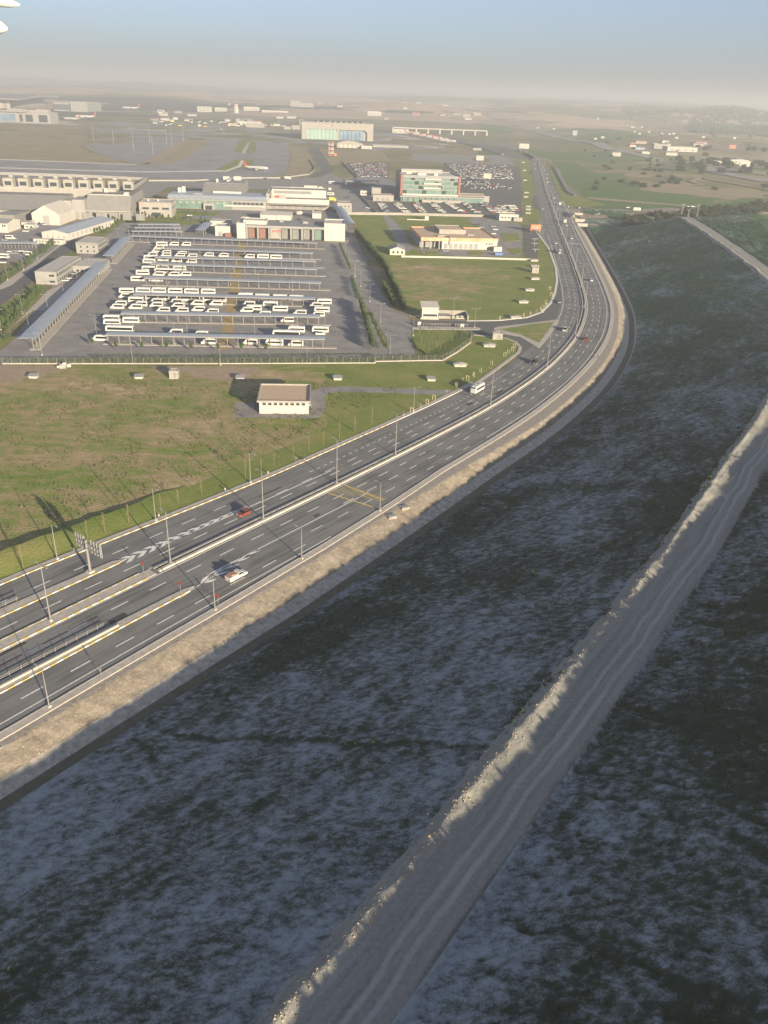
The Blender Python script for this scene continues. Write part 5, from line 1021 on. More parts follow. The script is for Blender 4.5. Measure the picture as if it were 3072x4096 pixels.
# gate house with substation
b = Bld('gate_house', 'pale gate house with upswept roof and dark window strip at the depot entrance', 'building', Q7(642, 292), R_(4)); Wd = wspan(b, Q7(748, 294))
b.box('wall', 0, Wd, 0, 7, 0, 6.0, WHITE); mb = MB(); mb.prism([(-.8, 6.0), (8, 7.2), (8, 6.6), (-.8, 5.6)], -.6, Wd + .4); b.mesh('roof', mb, WHITE); b.box('window', .6, Wd - .4, -.1, .08, 1.4, 2.5, GLASS); b.sidewins(1, 6, 1.4, 2.5, 2, Wd); b.box('plinth', -.6, Wd + .4, -.5, 7.4, 0, .9, CONC)
b = Bld('substation_yard', 'walled substation yard of low concrete bunds beside the gate house', 'yard', Q7(752, 292), R_(4)); b.box('back_wall', 0, 15, 8, 8.4, 0, 2.6, CREAM); b.box('side_wall', 0, .4, 0, 8, 0, 1.6, CREAM); b.box('side_wall', 14.6, 15, -1, 8, 0, 2.4, CONC); b.box('slab', .5, 6.5, 1, 7, 0, 1.2, CREAM); b.box('slab', 8.5, 14, 1, 7, 0, .5, CONC_D); [b.box('transformer', x, x + 1.4, 1.4, 3.0, 0, 1.5, GREYL) for x in (7, 9.2, 11.4)]
# roadside kiosks and ventilation shafts
def kiosk(f, p, w_, d_, h_, lab, rz=GA): b = Bld('service_kiosk', lab, 'kiosk', f(*p), rz); b.flat(0, w_, 0, d_, h_, wall=CREAM, roof=WHITE, par=.2); b.box('door', w_ * .5, w_ * .8, -.05, .05, .1, h_ * .75, GREYP); b.box('plinth', -.15, w_ + .15, -.15, d_ + .15, 0, .15, CONC)
kiosk(Q8, (803, 195), 3.3, 3.4, 3.1, 'pale box kiosk in the dry grass below the depot fence'); kiosk(Q7, (1112, 428), 4.6, 3.4, 2.9, 'pale box kiosk in the bend of the side road'); kiosk(S3, (472, 1228), 4.3, 4, 3.4, 'pale box kiosk among the shaft covers beside the highway')
def shaft(label, group, gull):
    t = thing('ventilation_shaft', label, 'shaft cover', (0, 0, -500), 0, group)
    if gull:
        mb = MB(); mb.box(-2.5, 2.5, -1.1, 1.1, 0, .6); mb.build('shaft_wall', CONC, t)
        for sg in (-1, 1): mb = MB(); mb.prismy([(sg * .02, 1.35), (sg * 2.95, .85), (sg * 2.95, 1.05), (sg * .02, 1.55)], -1.4, 1.4); mb.build('cover', WHITE, t)
        mb = MB(); mb.box(-2.2, 2.2, -.95, .95, .6, .95); mb.build('louvre', GREYD, t)
    else:
        mb = MB(); mb.box(-1.5, 1.5, -1.0, 1.0, 0, .75); mb.build('shaft_wall', WHITE, t); mb = MB(); mb.prism([(-1.4, .8), (1.4, 1.25), (1.4, 1.4), (-1.4, .95)], -1.85, 1.85); mb.build('cover', GREYL, t); mb = MB(); mb.box(-1.4, 1.4, -.9, .9, .75, .9); mb.build('louvre', GREYD, t)
    return proto(t)
SH1 = shaft('white two winged ventilation shaft cover on the lawn beside the highway', 'two winged shaft covers on the lawns', True); SH2 = shaft('low box shaft with slanted grey lid on the grass below the depot fence', 'box shafts on the grass below the depot', False)
for f, L_ in ((Q7, [(1265, 288), (1315, 185), (1357, 105), (1393, 30), (1090, 475), (895, 605)]), (S3, [(490, 1130), (497, 1178)]), (S3, [(400, 312), (408, 378), (414, 462), (425, 565), (420, 600), (440, 680), (440, 705), (440, 735)])):
    for p in L_: dup(SH1, f(*p), GA + random.uniform(-.1, .1))
for p in [(160, 190), (660, 193), (1140, 197), (1600, 199)]: dup(SH2, Q8(*p), GA + random.uniform(-.1, .1))
dup(SH2, Q7(705, 700), GA, label='box shaft with slanted grey lid between the fence and the access lane')
remove_tree(SH1); remove_tree(SH2)
b = Bld('rubble_wellhead', 'broken pale concrete wellhead at the foot of the depot fence', 'rubble', Q8(270, 145), R_(20)); b.box('block', 0, 2.5, 0, 1.6, 0, .8, CONC); b.box('block', 2.2, 3.6, 1.2, 2.6, 0, 1.5, WHITE); mb = MB(); mb.prism([(-1, 0), (1.5, .9), (1.5, 1.1), (-1, .2)], 1.0, 3.4); b.mesh('slab', mb, CONC); b.box('block', 3.7, 5.2, .2, 1.4, 0, 1.1, WHITE)
# ------------------------------------------------------------------ bus depot
struct(sheet('depot_yard', px(P4, [(-60, 1790), (170, 1585), (560, 1040), (950, 560), (1250, 370), (1440, 215), (1659, 215)]) + px(P2, [(600, 705), (760, 720), (1240, 870)]) + px(P3, [(1050, 910), (1140, 950), (1300, 1106)]) + px(Q6, [(190, 860), (240, 990), (300, 1085)]) + px(Q7, [(300, 250), (400, 430), (420, 540)]) + px(Q5, [(1659, 735), (900, 738), (60, 735), (-420, 770)]), 0.035, ASPH_L))
struct(sheet('walkway_stripe', px(P6, [(35, 1320), (178, 1320), (265, 700), (345, 140), (255, 140), (150, 700)]), 0.046, YWORN))
struct(sheet('paved_strip', px(P4, [(100, 1480), (390, 1250), (520, 1250), (700, 1120), (1000, 770), (1010, 740), (850, 900), (560, 1020), (300, 1290)]), 0.05, PAVE))
struct(sheet('left_road', px(P4, [(-60, 1160), (-60, 1040), (60, 990), (420, 690), (900, 330), (1020, 230), (1140, 180), (1240, 180), (1000, 380), (860, 520), (420, 880), (180, 1060), (0, 1200)]), 0.044, ASPH))
struct(sheet('left_pavement', px(P4, [(-60, 1000), (30, 930), (640, 520), (1000, 240), (1060, 230), (620, 560), (140, 950), (20, 1000)]), 0.06, PAVE))
struct(sheet('cargo_yard', px(P1, [(-80, 1120), (-80, 760), (250, 720), (700, 720), (960, 660), (960, 700), (660, 960), (420, 1130)]), 0.036, ASPH_L))
struct(sheet('garden_strip', px(P4, [(-60, 1560), (60, 1470), (540, 1030), (480, 960), (420, 960), (-60, 1240)]), 0.042, GRASS)); struct(sheet('garden_strip', px(P4, [(-60, 1740), (160, 1580), (120, 1560), (-60, 1600)]), 0.042, GRASS))
struct(sheet('garden_strip', px(P4, [(1100, 350), (1240, 360), (1440, 210), (1659, 205), (1659, 180), (1400, 170), (1250, 220)]), 0.048, GRASS)); struct(sheet('garden_strip', px(P2, [(420, 640), (560, 590), (600, 560), (1040, 575), (1040, 660), (900, 690), (640, 720), (300, 700), (0, 690), (0, 660), (300, 660)]), 0.048, GRASS))
struct(sheet('garden_lane', px(P2, [(650, 650), (750, 615), (1000, 620), (1040, 580), (1140, 580), (1110, 670), (900, 655), (700, 665)]), 0.052, ASPH_L))
struct(sheet('corner_garden', px(Q7, [(570, 420), (585, 385), (620, 365), (930, 365), (965, 400), (960, 440), (770, 530), (680, 530), (620, 500)]), 0.052, GRASS))
NCAN = [0]
def canopy(label, a, b, y0, y1, h, n, group, m=STEELBLUE, arch=.35, walk=(-2.0, .6), ext=6.0):
    a = Vector(a); b = Vector(b); rz = math.atan2(b.y - a.y, b.x - a.x); L = (b - a).length
    t = thing('bus_canopy', label, 'canopy', (a.x, a.y, .04), rz, group)
    mb = MB(); ys = np.linspace(y0, y1, 7); zs = h + .25 + arch * np.sin(np.linspace(0.25, 2.6, 7)); top = [(y, z) for y, z in zip(ys, zs)]; mb.prism(top + [(y, z - .14) for y, z in reversed(top)], -.8, L + .8); rf = mb.build('roof', m, t)
    mb = MB(); mb.box(-.8, L + .8, y0 - .06, y0, float(zs[0]) - .32, float(zs[0]) + .02); mb.build('gutter', GREYL, rf)
    for k in range(n + 1):
        x = L * k / n; mb = MB(); mb.box(x - .13, x + .13, -.13, .13, 0, h + .1); mb.bar((x, 0, h - .9), (x, y1 * .75, h + .35), .07, .06, 5); mb.bar((x, 0, h - .5), (x, y0 * .8, h + .2), .06, .05, 5); mb.build('post', GALV, t)
    if walk: mb = MB(); mb.box(-2, L + ext, walk[0], walk[1], -.02, .13); mb.build('walkway_slab', PAVE, t)
    return t
cg = 'canopies over the depot bays'; ORD = ['first', 'second', 'third', 'fourth', 'fifth', 'sixth', 'seventh', 'eighth']; CLINES = []
for i, (a, b_, n) in enumerate([(P5(150, 1255), P6(1195, 1300), 20), (P5(315, 1012), P6(1145, 1047), 18), (P5(450, 795), P6(1100, 845), 16), (P5(570, 607), P6(1158, 662), 17), (P5(640, 448), P6(1118, 506), 16), (P5(690, 372), P6(1105, 415), 14), (P5(790, 272), P6(1072, 322), 13), (P5(420, 128), P6(1118, 206), 24)]):
    CLINES.append((a, b_)); canopy('long blue grey bus canopy over the depot parking bays, ' + ['beside the fence hedge', 'second row from the fence hedge', 'third row, over the coaches', 'fourth row from the fence hedge', 'fifth row from the fence hedge', 'sixth row, close behind the fifth', 'seventh row from the fence hedge', 'last row before the terminal'][i], a, b_, -.8, 4.6, 3.5, n, cg)
for i, (a, b_) in enumerate([((95, 846), (630, 848)), ((125, 805), (612, 806)), ((160, 768), (600, 768))]): canopy('short blue grey canopy in the upper depot corner, ' + ['nearest the bus rows', 'middle of three', 'nearest the hedge'][i], P2(*a), P2(*b_), -.8, 5.6, 3.3, 9, 'short canopies in the depot corner', walk=None)
canopy('very long slanted canopy along the left side of the depot', P4(400, 1705), P4(1262, 775), -1.4, 5.4, 4.2, 34, 'canopies along the left of the depot', walk=(-3, 1.2), ext=3)
canopy('shorter canopy continuing the line up to the corner of the depot', P4(1335, 690), P4(1545, 462), -1.4, 5.4, 4.2, 12, 'canopies along the left of the depot', walk=(-3, 1.2), ext=1)
canopy('narrow canopy in the cargo staff car park', P1(-60, 975), P1(400, 975), -.5, 5, 3.0, 12, 'staff car park canopies', walk=None)
canopy('blue grey canopy at the corner of the plant shed', P2(870, 845), P2(960, 760), -1, 6, 4.2, 4, 'service canopies', walk=None)
ROWA = GA - R_(1.5) + math.pi                                   # noses point left
def park(P, f, lst, dz=.04):
    for p in lst:
        q = f(p[0], p[1], 0); k = sum(1 for a, b in CLINES if q.y > a.y + (b.y - a.y) * (q.x - a.x) / (b.x - a.x) - .5)
        where = 'before the first canopy at the fence hedge' if k == 0 else ('behind the last canopy before the terminal' if k >= 8 else 'between %s and %s canopy from the fence hedge' % (ORD[k - 1], ORD[k]))
        kind = {'minibus': 'white minibus with sloping bonnet', 'midi_bus': 'white flat fronted midi bus', 'coach': 'long white touring coach'}[P.name.split('.')[0]]
        o = dup(P, q + Vector((0, 1.1, dz)), ROWA + random.uniform(-.035, .035), kind + ' parked ' + where); o['group'] = 'parked vehicles ' + where + ': ' + kind
park(BUS_I, P5, [(738, 180), (605, 332), (595, 374), (525, 502), (588, 455), (470, 572), (745, 440), (935, 452), (670, 576), (345, 705), (530, 700), (705, 700), (885, 705), (1065, 710), (1250, 712), (450, 806), (180, 1012), (185, 1060), (395, 1036)])
park(BUS_M, P5, [(870, 178), (1005, 180), (705, 216), (680, 252), (630, 295), (783, 272), (783, 299), (955, 282), (935, 304), (1072, 311), (1255, 298), (1418, 304), (750, 350), (900, 362), (1065, 372), (700, 512), (868, 517), (997, 516), (330, 760), (675, 818), (895, 824), (1130, 838), (1335, 842), (275, 845), (240, 880), (500, 852), (445, 882), (675, 860), (915, 866), (1140, 907), (750, 918), (955, 922), (1290, 934), (885, 1166), (1165, 1188), (45, 1236), (1255, 1272)])
park(BUS_C, P5, [(775, 492), (690, 786), (1030, 797), (1320, 802), (270, 1146)]); park(BUS_C, P6, [(785, 1196)])
park(BUS_M, P6, [(380, 316), (370, 850), (350, 916), (1115, 861), (1135, 966), (540, 962), (935, 948), (800, 1027), (385, 1277), (890, 1292)])
park(BUS_I, P6, [(530, 319), (675, 326), (335, 760), (520, 772), (715, 778), (895, 786), (1205, 826), (610, 856), (430, 896), (720, 906), (1180, 916), (900, 1139), (1163, 1139), (655, 1286)])
def one_bus(P, loc, rz, label, group=None):
    o = dup(P, loc, rz, label)
    if group: o['group'] = group
    else: del o['group']
    return o
one_bus(BUS_M, P4(355, 600, .04), R_(3), 'white minibus in the staff car park left of the depot')
one_bus(BUS_M, P4(130, 405, .04), R_(3), 'white minibus parked near the site cabins')
one_bus(BUS_M, P4(1040, 760, .05), R_(250), 'white van with open back beside the low house wing'); one_bus(BUS_M, P4(1115, 705, .05), R_(250), 'white van between the grey house and the canopy')
one_bus(BUS_I, P3(905, 262, .04), R_(5), 'white bus driving across the freight apron', None); one_bus(BUS_I, P3(890, 390, .04), R_(6), 'white bus waiting beside the yellow truck')
one_bus(BUS_I, P4(40, 630, .04), R_(180), 'white box van in the staff car park left of the depot')
b_ = inv(Q7(1000, 775)); one_bus(BUS_I, RP(b_[0] + .5, b_[1] + .4, .055), RA(b_[0]) + math.pi, 'white midi bus driving on the highway beside the access lane')
# fence, hedge and planting along the depot front
def hedge(name, label, pts, h, wdt, n_per_m, m, size=.22, z=0.0):
    pts = [Vector((p[0], p[1], 0)) for p in pts]; vs = []; fs = []
    for a, b in zip(pts[:-1], pts[1:]):
        d = (b - a); L = d.length; d.normalize(); nn = Vector((-d.y, d.x, 0))
        for k in range(int(L * n_per_m)):
            t_ = random.random() * L; hh = h * (.82 + .25 * float(fbm(t_ / 3 + a.x, a.y * .1, 71, 2))); c = a + d * t_ + nn * (random.uniform(-.5, .5) * wdt) + Vector((0, 0, z + hh * random.random() ** .6))
            q = Vector((random.gauss(0, 1), random.gauss(0, 1), random.gauss(0, 1))).normalized(); u = q.orthogonal().normalized() * size * random.uniform(.6, 1.4); v = q.cross(u); i = len(vs)
            vs += [c - u, c + v * .6, c + u, c - v * .6]; fs.append((i, i + 1, i + 2, i + 3))
    mb = MB(); mb.v = [tuple(v) for v in vs]; mb.f = fs; mb.m = [0] * len(fs)
    return tag(put(name, raw_mesh(mb, name, m)), label, 'hedge')
fl_ = [Q5(-400, 768), Q5(0, 768), Q5(800, 768), Q5(1659, 764)] + [Q7(330, 575), Q7(620, 570), Q7(780, 568), Q7(880, 510), Q7(965, 448), Q7(972, 400)]
hedge('hedge', 'clipped dark green hedge behind the wire fence of the depot', [p + Vector((-.2, 1.0, 0)) for p in fl_], 2.3, .9, 34, LEAF_H)
hedge('hedge', 'low flowering hedge strip between the depot yard and the fence', [Q5(70, 725), Q5(800, 728), Q5(1650, 718)], .8, 1.2, 16, LEAF)
hedge('hedge', 'low hedge beside the slender trees of the corner garden', [Q7(680, 528), Q7(620, 500), Q7(575, 425)], .8, .8, 20, LEAF)
hedge('hedge', 'dark hedge along the left yard boundary behind the depot house', [P2(0, 690), P2(300, 690), P2(640, 712)], 2.0, 1.2, 18, LEAF_H)
hedge('hedge', 'low hedge between office car park and boundary wall', [Q6(340, 420), Q6(700, 428), Q6(1050, 440)], 1.4, 1.0, 12, LEAF_D)
hedge('hedge', 'low green hedge in the strip between canopy road and lamps', [Q6(235, 995), Q6(180, 850)], 1.0, 1.2, 22, LEAF)
fw_o = thing('wire_fence', 'wire mesh fence with pale posts along the front of the depot', 'fence', fl_[1]); o0 = fl_[1]
pm = MB(); pm.box(-.06, .06, -.06, .06, 0, 2.5); pm = pm.mesh('post', GALV)
mb = MB(); wires = MB()
for a, b in zip(fl_[:-1], fl_[1:]):
    L = (b - a).length; n = max(1, int(L / 3.2)); rz = math.atan2(b.y - a.y, b.x - a.x)
    for k in range(n): put('post', pm, fw_o, a + (b - a) * (k / n) - o0, rz)
    for z in (.5, .9, 1.3, 1.7, 2.1, 2.45): wires.bar(a - o0 + Vector((0, 0, z)), b - o0 + Vector((0, 0, z)), .018, .018, 4)
wires.build('wires', GALV, fw_o)
kl = kerb_line('x', [(p - o0)[:2] for p in fl_], .7, .35, CONC).build('base_wall', CONC, fw_o)
# ------------------------------------------------------------------ parked cars
cols = ['white'] * 9 + ['silver'] * 3 + ['grey'] * 3 + ['black'] * 3 + ['red', 'maroon', 'blue', 'beige']
NC = [0]; BULK = []
def car_at(p, rz, where, real=True):
    c_ = random.choice(cols); k_ = random.choice(['saloon', 'saloon', 'hatch', 'suv'])
    if real and NC[0] < 262:
        o = put('parked_car', FARCAR[k_], None, (p[0], p[1], .06), rz); repaint(o, PAINTS[c_]); tag(o, '%s %s parked in the %s' % (c_, dict(saloon='saloon car', hatch='hatchback', suv='sport utility car')[k_], where), 'car', 'cars parked in the ' + where); NC[0] += 1
    else: BULK.append((p[0], p[1], rz, c_, k_))
def car_rows(f, c00, c10, c01, c11, nr, nc, where, fill=.85, ang=0, real=True):
    A_, B_, C_, D_ = [Vector(f(*c)) for c in (c00, c10, c01, c11)]
    for i in range(nr):
        for j in range(nc):
            if random.random() > fill: continue
            u = (j + .5) / nc; v = i / max(1, nr - 1); p = (A_ * (1 - u) + B_ * u) * (1 - v) + (C_ * (1 - u) + D_ * u) * v
            car_at(p + Vector((random.uniform(-.3, .3), random.uniform(-.3, .3), 0)), ang + random.choice((0, math.pi)) + random.uniform(-.05, .05), where, real)
struct(sheet('car_park', px(Q6, [(290, 342), (455, 345), (900, 345), (1090, 300), (1300, 300), (1310, 440), (1050, 442), (700, 430), (345, 415)]), 0.04, ASPH)); struct(sheet('car_park', px(Q6, [(790, 85), (1290, 110), (1310, 340), (1090, 330), (860, 260), (800, 150)]), 0.041, ASPH)); struct(sheet('car_park', px(Q6, [(145, 85), (420, 88), (420, 190), (215, 190)]), 0.04, ASPH))
for (x0, x1) in ((352, 432), (455, 560), (580, 668), (690, 800), (800, 935), (910, 1030), (1030, 1145)):
    car_rows(Q6, (x0, 355), (x0 + 40, 356), (x1 - 40, 415), (x1, 416), 9, 2, 'car park in front of the office block', .86, R_(5))
car_rows(Q6, (1040, 372), (1120, 372), (1130, 415), (1280, 420), 6, 4, 'car park in front of the office block', .6, R_(5))
car_rows(Q6, (890, 215), (1100, 212), (900, 255), (1270, 262), 7, 18, 'car park right of the office block', .55, R_(95)); car_rows(Q6, (1140, 372), (1260, 372), (1150, 400), (1290, 404), 4, 5, 'car park right of the office block', .55, R_(5))
car_rows(Q6, (885, 165), (1240, 165), (890, 190), (1250, 192), 5, 36, 'large car park behind the office block', .8, R_(95))
car_rows(Q6, (800, 96), (1230, 104), (880, 158), (1240, 162), 17, 44, 'large car park behind the office block', .8, R_(95), False)
car_rows(Q6, (165, 92), (405, 92), (225, 178), (410, 178), 20, 27, 'far car park left of the office block', .85, R_(95), False)
for f, L_, where in ((P4, [(780, 905), (835, 880), (840, 855), (880, 825)], 'yard of the grey depot house'), (P4, [(310, 318), (375, 292), (425, 262), (470, 240), (520, 238), (245, 262), (170, 405), (60, 425), (30, 690), (40, 660), (185, 555), (240, 555), (130, 560), (165, 580)], 'cargo staff car park'), (P2, [(680, 645), (715, 620), (870, 632), (640, 515), (765, 522)], 'office garden lane'), (P3, [(1330, 540), (1410, 545), (1300, 535), (170, 210), (710, 570), (735, 572), (20, 605), (545, 668), (1080, 420)], 'freight yard'), (Q6, [(1015, 500), (1040, 517), (1115, 510), (1130, 532), (1118, 560), (800, 675)], 'forecourt of the orange trimmed building'), (P6, [(1165, 1160)], 'depot beside the right hand bus')):
    for p in L_: car_at(f(*p), GA + random.choice((0, math.pi)), where)
bulk = MB()
cbody = [list(range(3))]
for x, y, rz, c_, k_ in BULK:
    me = FARCAR[k_]; ci = list(PAINTS).index(c_); cs, sn = math.cos(rz), math.sin(rz); mi_ = [p.material_index for p in me.polygons][:14]; off = len(bulk.v)
    bulk.v += [(x + v.co.x * cs - v.co.y * sn, y + v.co.x * sn + v.co.y * cs, .06 + v.co.z) for v in me.vertices[:28]]
    for p in list(me.polygons)[:15]: bulk.f.append(tuple(off + i for i in p.vertices)); bulk.m.append(ci if p.material_index == 0 else len(PAINTS))
me = bpy.data.meshes.new('distant_parked_cars'); me.from_pydata(bulk.v, [], bulk.f); [me.materials.append(m) for m in list(PAINTS.values()) + [VGLASS]]; me.polygons.foreach_set('material_index', bulk.m); me.update()
o = stuff(put('distant_parked_cars', me)); o['label'] = 'dense rows of distant parked cars behind the office block'; o['category'] = 'cars'
# ------------------------------------------------------------------ traffic
def on_road(f, p, kind, paint, label, near=True):
    s, o = inv(f(*p)); rz = RA(s) + (0 if o > 0 else math.pi); loc = RP(s, o, .055)
    return near_car('car', label, loc, rz, kind, paint)
on_road(S1, (1350, 222), 'hatch', 'maroon', 'dark red hatchback driving beside the white chevrons on the highway')
on_road(S3, (745, 1708), 'suv', 'white', 'white car on the highway beside the triangular island'); on_road(S3, (920, 1785), 'hatch', 'maroon', 'red hatchback on the outer carriageway in the bend'); on_road(S3, (485, 1978), 'suv', 'black', 'black car on the highway below the side road mouth'); on_road(S3, (700, 1475), 'saloon', 'grey', 'grey saloon in the lane above the triangular island')
on_road(S3, (965, 1294), 'saloon', 'silver', 'silver saloon on the outer carriageway beyond the bend'); on_road(S3, (655, 1050), 'hatch', 'orange', 'orange hatchback beside the white van on the highway'); on_road(S3, (672, 985), 'saloon', 'white', 'white saloon ahead of the orange hatchback on the highway')
one_bus(BUS_M, RP(*[v for v in inv(S3(700, 1065))], .055), RA(inv(S3(700, 1065))[0]) + math.pi, 'white van driving towards the bend on the highway')
for i, p in enumerate([(800, 945), (758, 836), (560, 700), (655, 610), (540, 520), (605, 472), (597, 480), (597, 445), (603, 410), (588, 418), (575, 382), (563, 344), (495, 329), (500, 364), (640, 525), (520, 290)]):
    s, o_ = inv(S3(*p)); o = put('car', FARCAR[('saloon', 'hatch', 'suv')[i % 3]], None, RP(s, o_, .055), RA(s) + (0 if o_ > 0 else math.pi)); repaint(o, PAINTS[['white', 'white', 'silver', 'white', 'grey'][i % 5]]); tag(o, 'distant %s car on the straight stretch of highway' % ['white', 'white', 'silver', 'white', 'grey'][i % 5], 'car', 'distant cars on the highway'); NC[0] += 1
def box_truck(loc, rz, label, L=7.5):
    t = thing('box_truck', label, 'truck', loc, rz); mb = MB(); mb.box(-L / 2, L / 2 - 2.0, -1.2, 1.2, .9, 3.6); mb.build('cargo_box', WHITE, t); mb = MB(); mb.prismy([(L / 2 - 1.85, .5), (L / 2, .5), (L / 2, 1.6), (L / 2 - .4, 2.6), (L / 2 - 1.85, 2.6)], -1.1, 1.1); mb.build('cab', WHITEV, t); mb = MB(); mb.add([(L / 2 + .01, -1, 1.6), (L / 2 + .01, 1, 1.6), (L / 2 - .36, 1, 2.5), (L / 2 - .36, -1, 2.5)], [(0, 1, 2, 3)]); mb.build('windscreen', VGLASS, t)
    for x in (-L * .3, L * .3):
        for sg in (-1, 1): put('wheel', W_L, t, (x, sg * .95, .45))
s, o_ = inv(S3(745, 815)); box_truck(RP(s, o_, .055), RA(s), 'white box truck on the outer carriageway before the underpass'); s, o_ = inv(S3(703, 668)); box_truck(RP(s, o_, .055), RA(s), 'white box truck on the highway beside the underpass')
box_truck(P3(420, 215, .05), R_(10), 'white delivery truck beside the taxiway fence'); box_truck(P3(550, 610, .05), R_(70), 'white truck parked in the yard behind the depot terminal')
t = thing('yellow_truck', 'yellow tank truck parked beside the freight terminal', 'truck', P3(910, 455, .05), R_(6)); mb = MB(); mb.box(-4, 2, -1.3, 1.3, .9, 3.8); mb.build('tank', PAINTS['yellow'], t); mb = MB(); mb.prismy([(2.1, .5), (4, .5), (4, 1.8), (3.6, 2.8), (2.1, 2.8)], -1.2, 1.2); mb.build('cab', PAINTS['yellow'], t); [put('wheel', W_L, t, (x, y, .45)) for x in (-2.6, 2.8) for y in (-1, 1)]
# pickup carrying a load
s, o_ = inv(S1(1308, 572)); t = thing('pickup_truck', 'white pickup truck carrying a brown load in its open bed', 'pickup truck', RP(s, o_, .055), RA(s)); Lp = 5.3
mb = MB(); mb.prismy([(-2.65, .45), (2.65, .45), (2.62, .95), (1.5, 1.12), (-2.65, 1.1)], -.92, .92); mb.build('body', WHITEV, t); mb = MB(); mb.prismy([(-.1, 1.08), (1.75, 1.08), (1.05, 1.78), (.1, 1.8)], -.84, .84); cb = mb.build('cab', WHITEV, t)
for sg in (-1, 1): mb = MB(); mb.add([(.05, sg * .85, 1.15), (1.55, sg * .85, 1.15), (1.0, sg * .85, 1.68), (.15, sg * .85, 1.68)], [(0, 1, 2, 3)]); mb.build('side_window', VGLASS, cb)
mb = MB(); mb.add([(1.72, -.76, 1.14), (1.72, .76, 1.14), (1.1, .74, 1.74), (1.1, -.74, 1.74)], [(0, 1, 2, 3)]); mb.build('windscreen', VGLASS, cb)
mb = MB(); mb.box(-2.66, -.15, -.95, -.86, 1.05, 1.55); mb.box(-2.66, -.15, .86, .95, 1.05, 1.55); mb.box(-2.7, -2.62, -.86, .86, 1.05, 1.55); mb.build('bed_side', WHITEV, t)
LOAD = mat('brown_cargo', (0.33, 0.22, 0.17), .9, .3, 2, world=False)
for k in range(8): mb = MB(); mb.box(-2.5 + (k % 4) * .57, -2.5 + (k % 4) * .57 + .54, -.78 + (k // 4) * .8, -.78 + (k // 4) * .8 + .74, 1.05, 1.62 + .12 * ((k * 3) % 4)); mb.build('cargo_bale', LOAD, t)
for x in (-1.6, 1.65):
    for sg in (-1, 1): put('wheel', W_S, t, (x, sg * .8, .34))
for sg in (-1, 1): mb = MB(); mb.box(-2.72, -2.66, sg * .75 - .1, sg * .75 + .1, .7, .95); mb.build('tail_light', RED, t); mb = MB(); mb.box(1.2, 1.35, sg * 1.05 - .12, sg * 1.05 + .12, 1.1, 1.3); mb.build('mirror', BLACK, t)
# ------------------------------------------------------------------ sign gantry, signs, posts
s, o_ = inv(S1(500, 540)); t = thing('sign_gantry', 'tall T shaped sign gantry with two green panel groups on the island', 'sign gantry', RP(s, o_, .2), RA(s)); SGN = mat('sign_back_grey_green', (0.30, 0.36, 0.35), .5, .15, 1)
mb = MB(); mb.bar((0, 0, 0), (0, 0, 8.4), .33, .26, 10); mb.build('mast', GALV, t); mb = MB(); mb.bar((0, -5.2, 7.6), (0, 4.4, 7.6), .16, .16, 8); mb.bar((0, -5.2, 6.4), (0, 4.4, 6.4), .16, .16, 8); mb.build('cross_arm', GALV, t)
mb = MB(); mb.box(-.7, .7, -.7, .7, 0, .4); mb.build('footing', CONC, t)
for y0, y1 in ((-5.4, -1.0), (.9, 4.6)):
    mb = MB(); mb.box(.26, .34, y0, y1, 5.6, 8.9); pn = mb.build('sign_panel', SGN, t)
    for k in range(4): y = y0 + (k + .5) * (y1 - y0) / 4; mb = MB(); mb.box(.08, .26, y - .16, y + .16, 5.5, 9.0); mb.build('stiffener', GALV, pn)
    mb = MB(); mb.box(.341, .37, y0 + .2, y1 - .2, 5.8, 8.7); mb.build('sign_face', mat('sign_blue', (0.03, 0.16, 0.12), .5, .1, 1), pn)
def road_sign(s, o_, lab, face, z=.15, shape='round', h=2.6):
    t = thing('road_sign', lab, 'sign', RP(s, o_, z), RA(s)); mb = MB(); mb.bar((0, 0, 0), (0, 0, h), .05, .05, 6); mb.build('post', GALV, t); mb = MB()
    if shape == 'round': mb.bar((-.06, 0, h), (-.02, 0, h), .45, .45, 14)
    else: mb.box(-.06, -.02, -.4, .4, h - .9, h)
    mb.build('sign_face', face, t)
for p, lab, f_, fc, sh in (((795, 545), 'small red round sign at the start of the median barrier', S1, RED, 'round'), ((1000, 655), 'small red sign at the tip of the lower island', S1, RED, 'round'), ((1207, 715), 'small red sign pair on the footway above the clay bank', S1, RED, 'board'), ((560, 1125), 'small pale sign on the footway at the bottom of the ramp', S1, CREAM, 'board'), ((393, 505), 'round grey sign among the saplings on the verge', S2, GREYL, 'round'), ((1225, 120), 'thin marker post at the access lane mouth', S2, CREAM, 'board')):
    s, o_ = inv(f_(*p)); road_sign(s, o_, lab, fc, .15, sh)
for i, (s, o_) in enumerate([(7, -24), (42, -22), (66, -21.2), (88, -20.4), (104, -19.6), (19, -22.6)]):
    t = thing('marker_box', 'small white marker box on the verge grass among the saplings', 'marker', RP(s, o_), RA(s), 'white marker boxes on the verge'); mb = MB(); mb.box(-.16, .16, -.16, .16, 0, .7); mb.build('case', WHITE, t); mb = MB(); mb.box(-.2, .2, -.2, .2, .7, .78); mb.build('lid', GREYL, t)
for p, lab in (((900, 360), 'white square sign board at the depot gate'), ((617, 345), 'white cabinet beside the depot gate road')):
    b = Bld('gate_sign', lab, 'sign', Q7(*p), GA); b.box('post', .4, .6, 0, .15, 0, 1.2, GALV); b.box('board', -.2, 1.4, -.1, .05, 1.0, 2.6, WHITE); b.box('footing', .1, .9, -.2, .4, 0, .2, CONC)
b = Bld('gate_barrier_line', 'row of gate posts and barriers across the depot entrance', 'gate', Q7(650, 335), GA)
for k in range(16): b.box('gate_post', k * 1.45, k * 1.45 + .2, 0, .2, 0, 1.3, GALV)
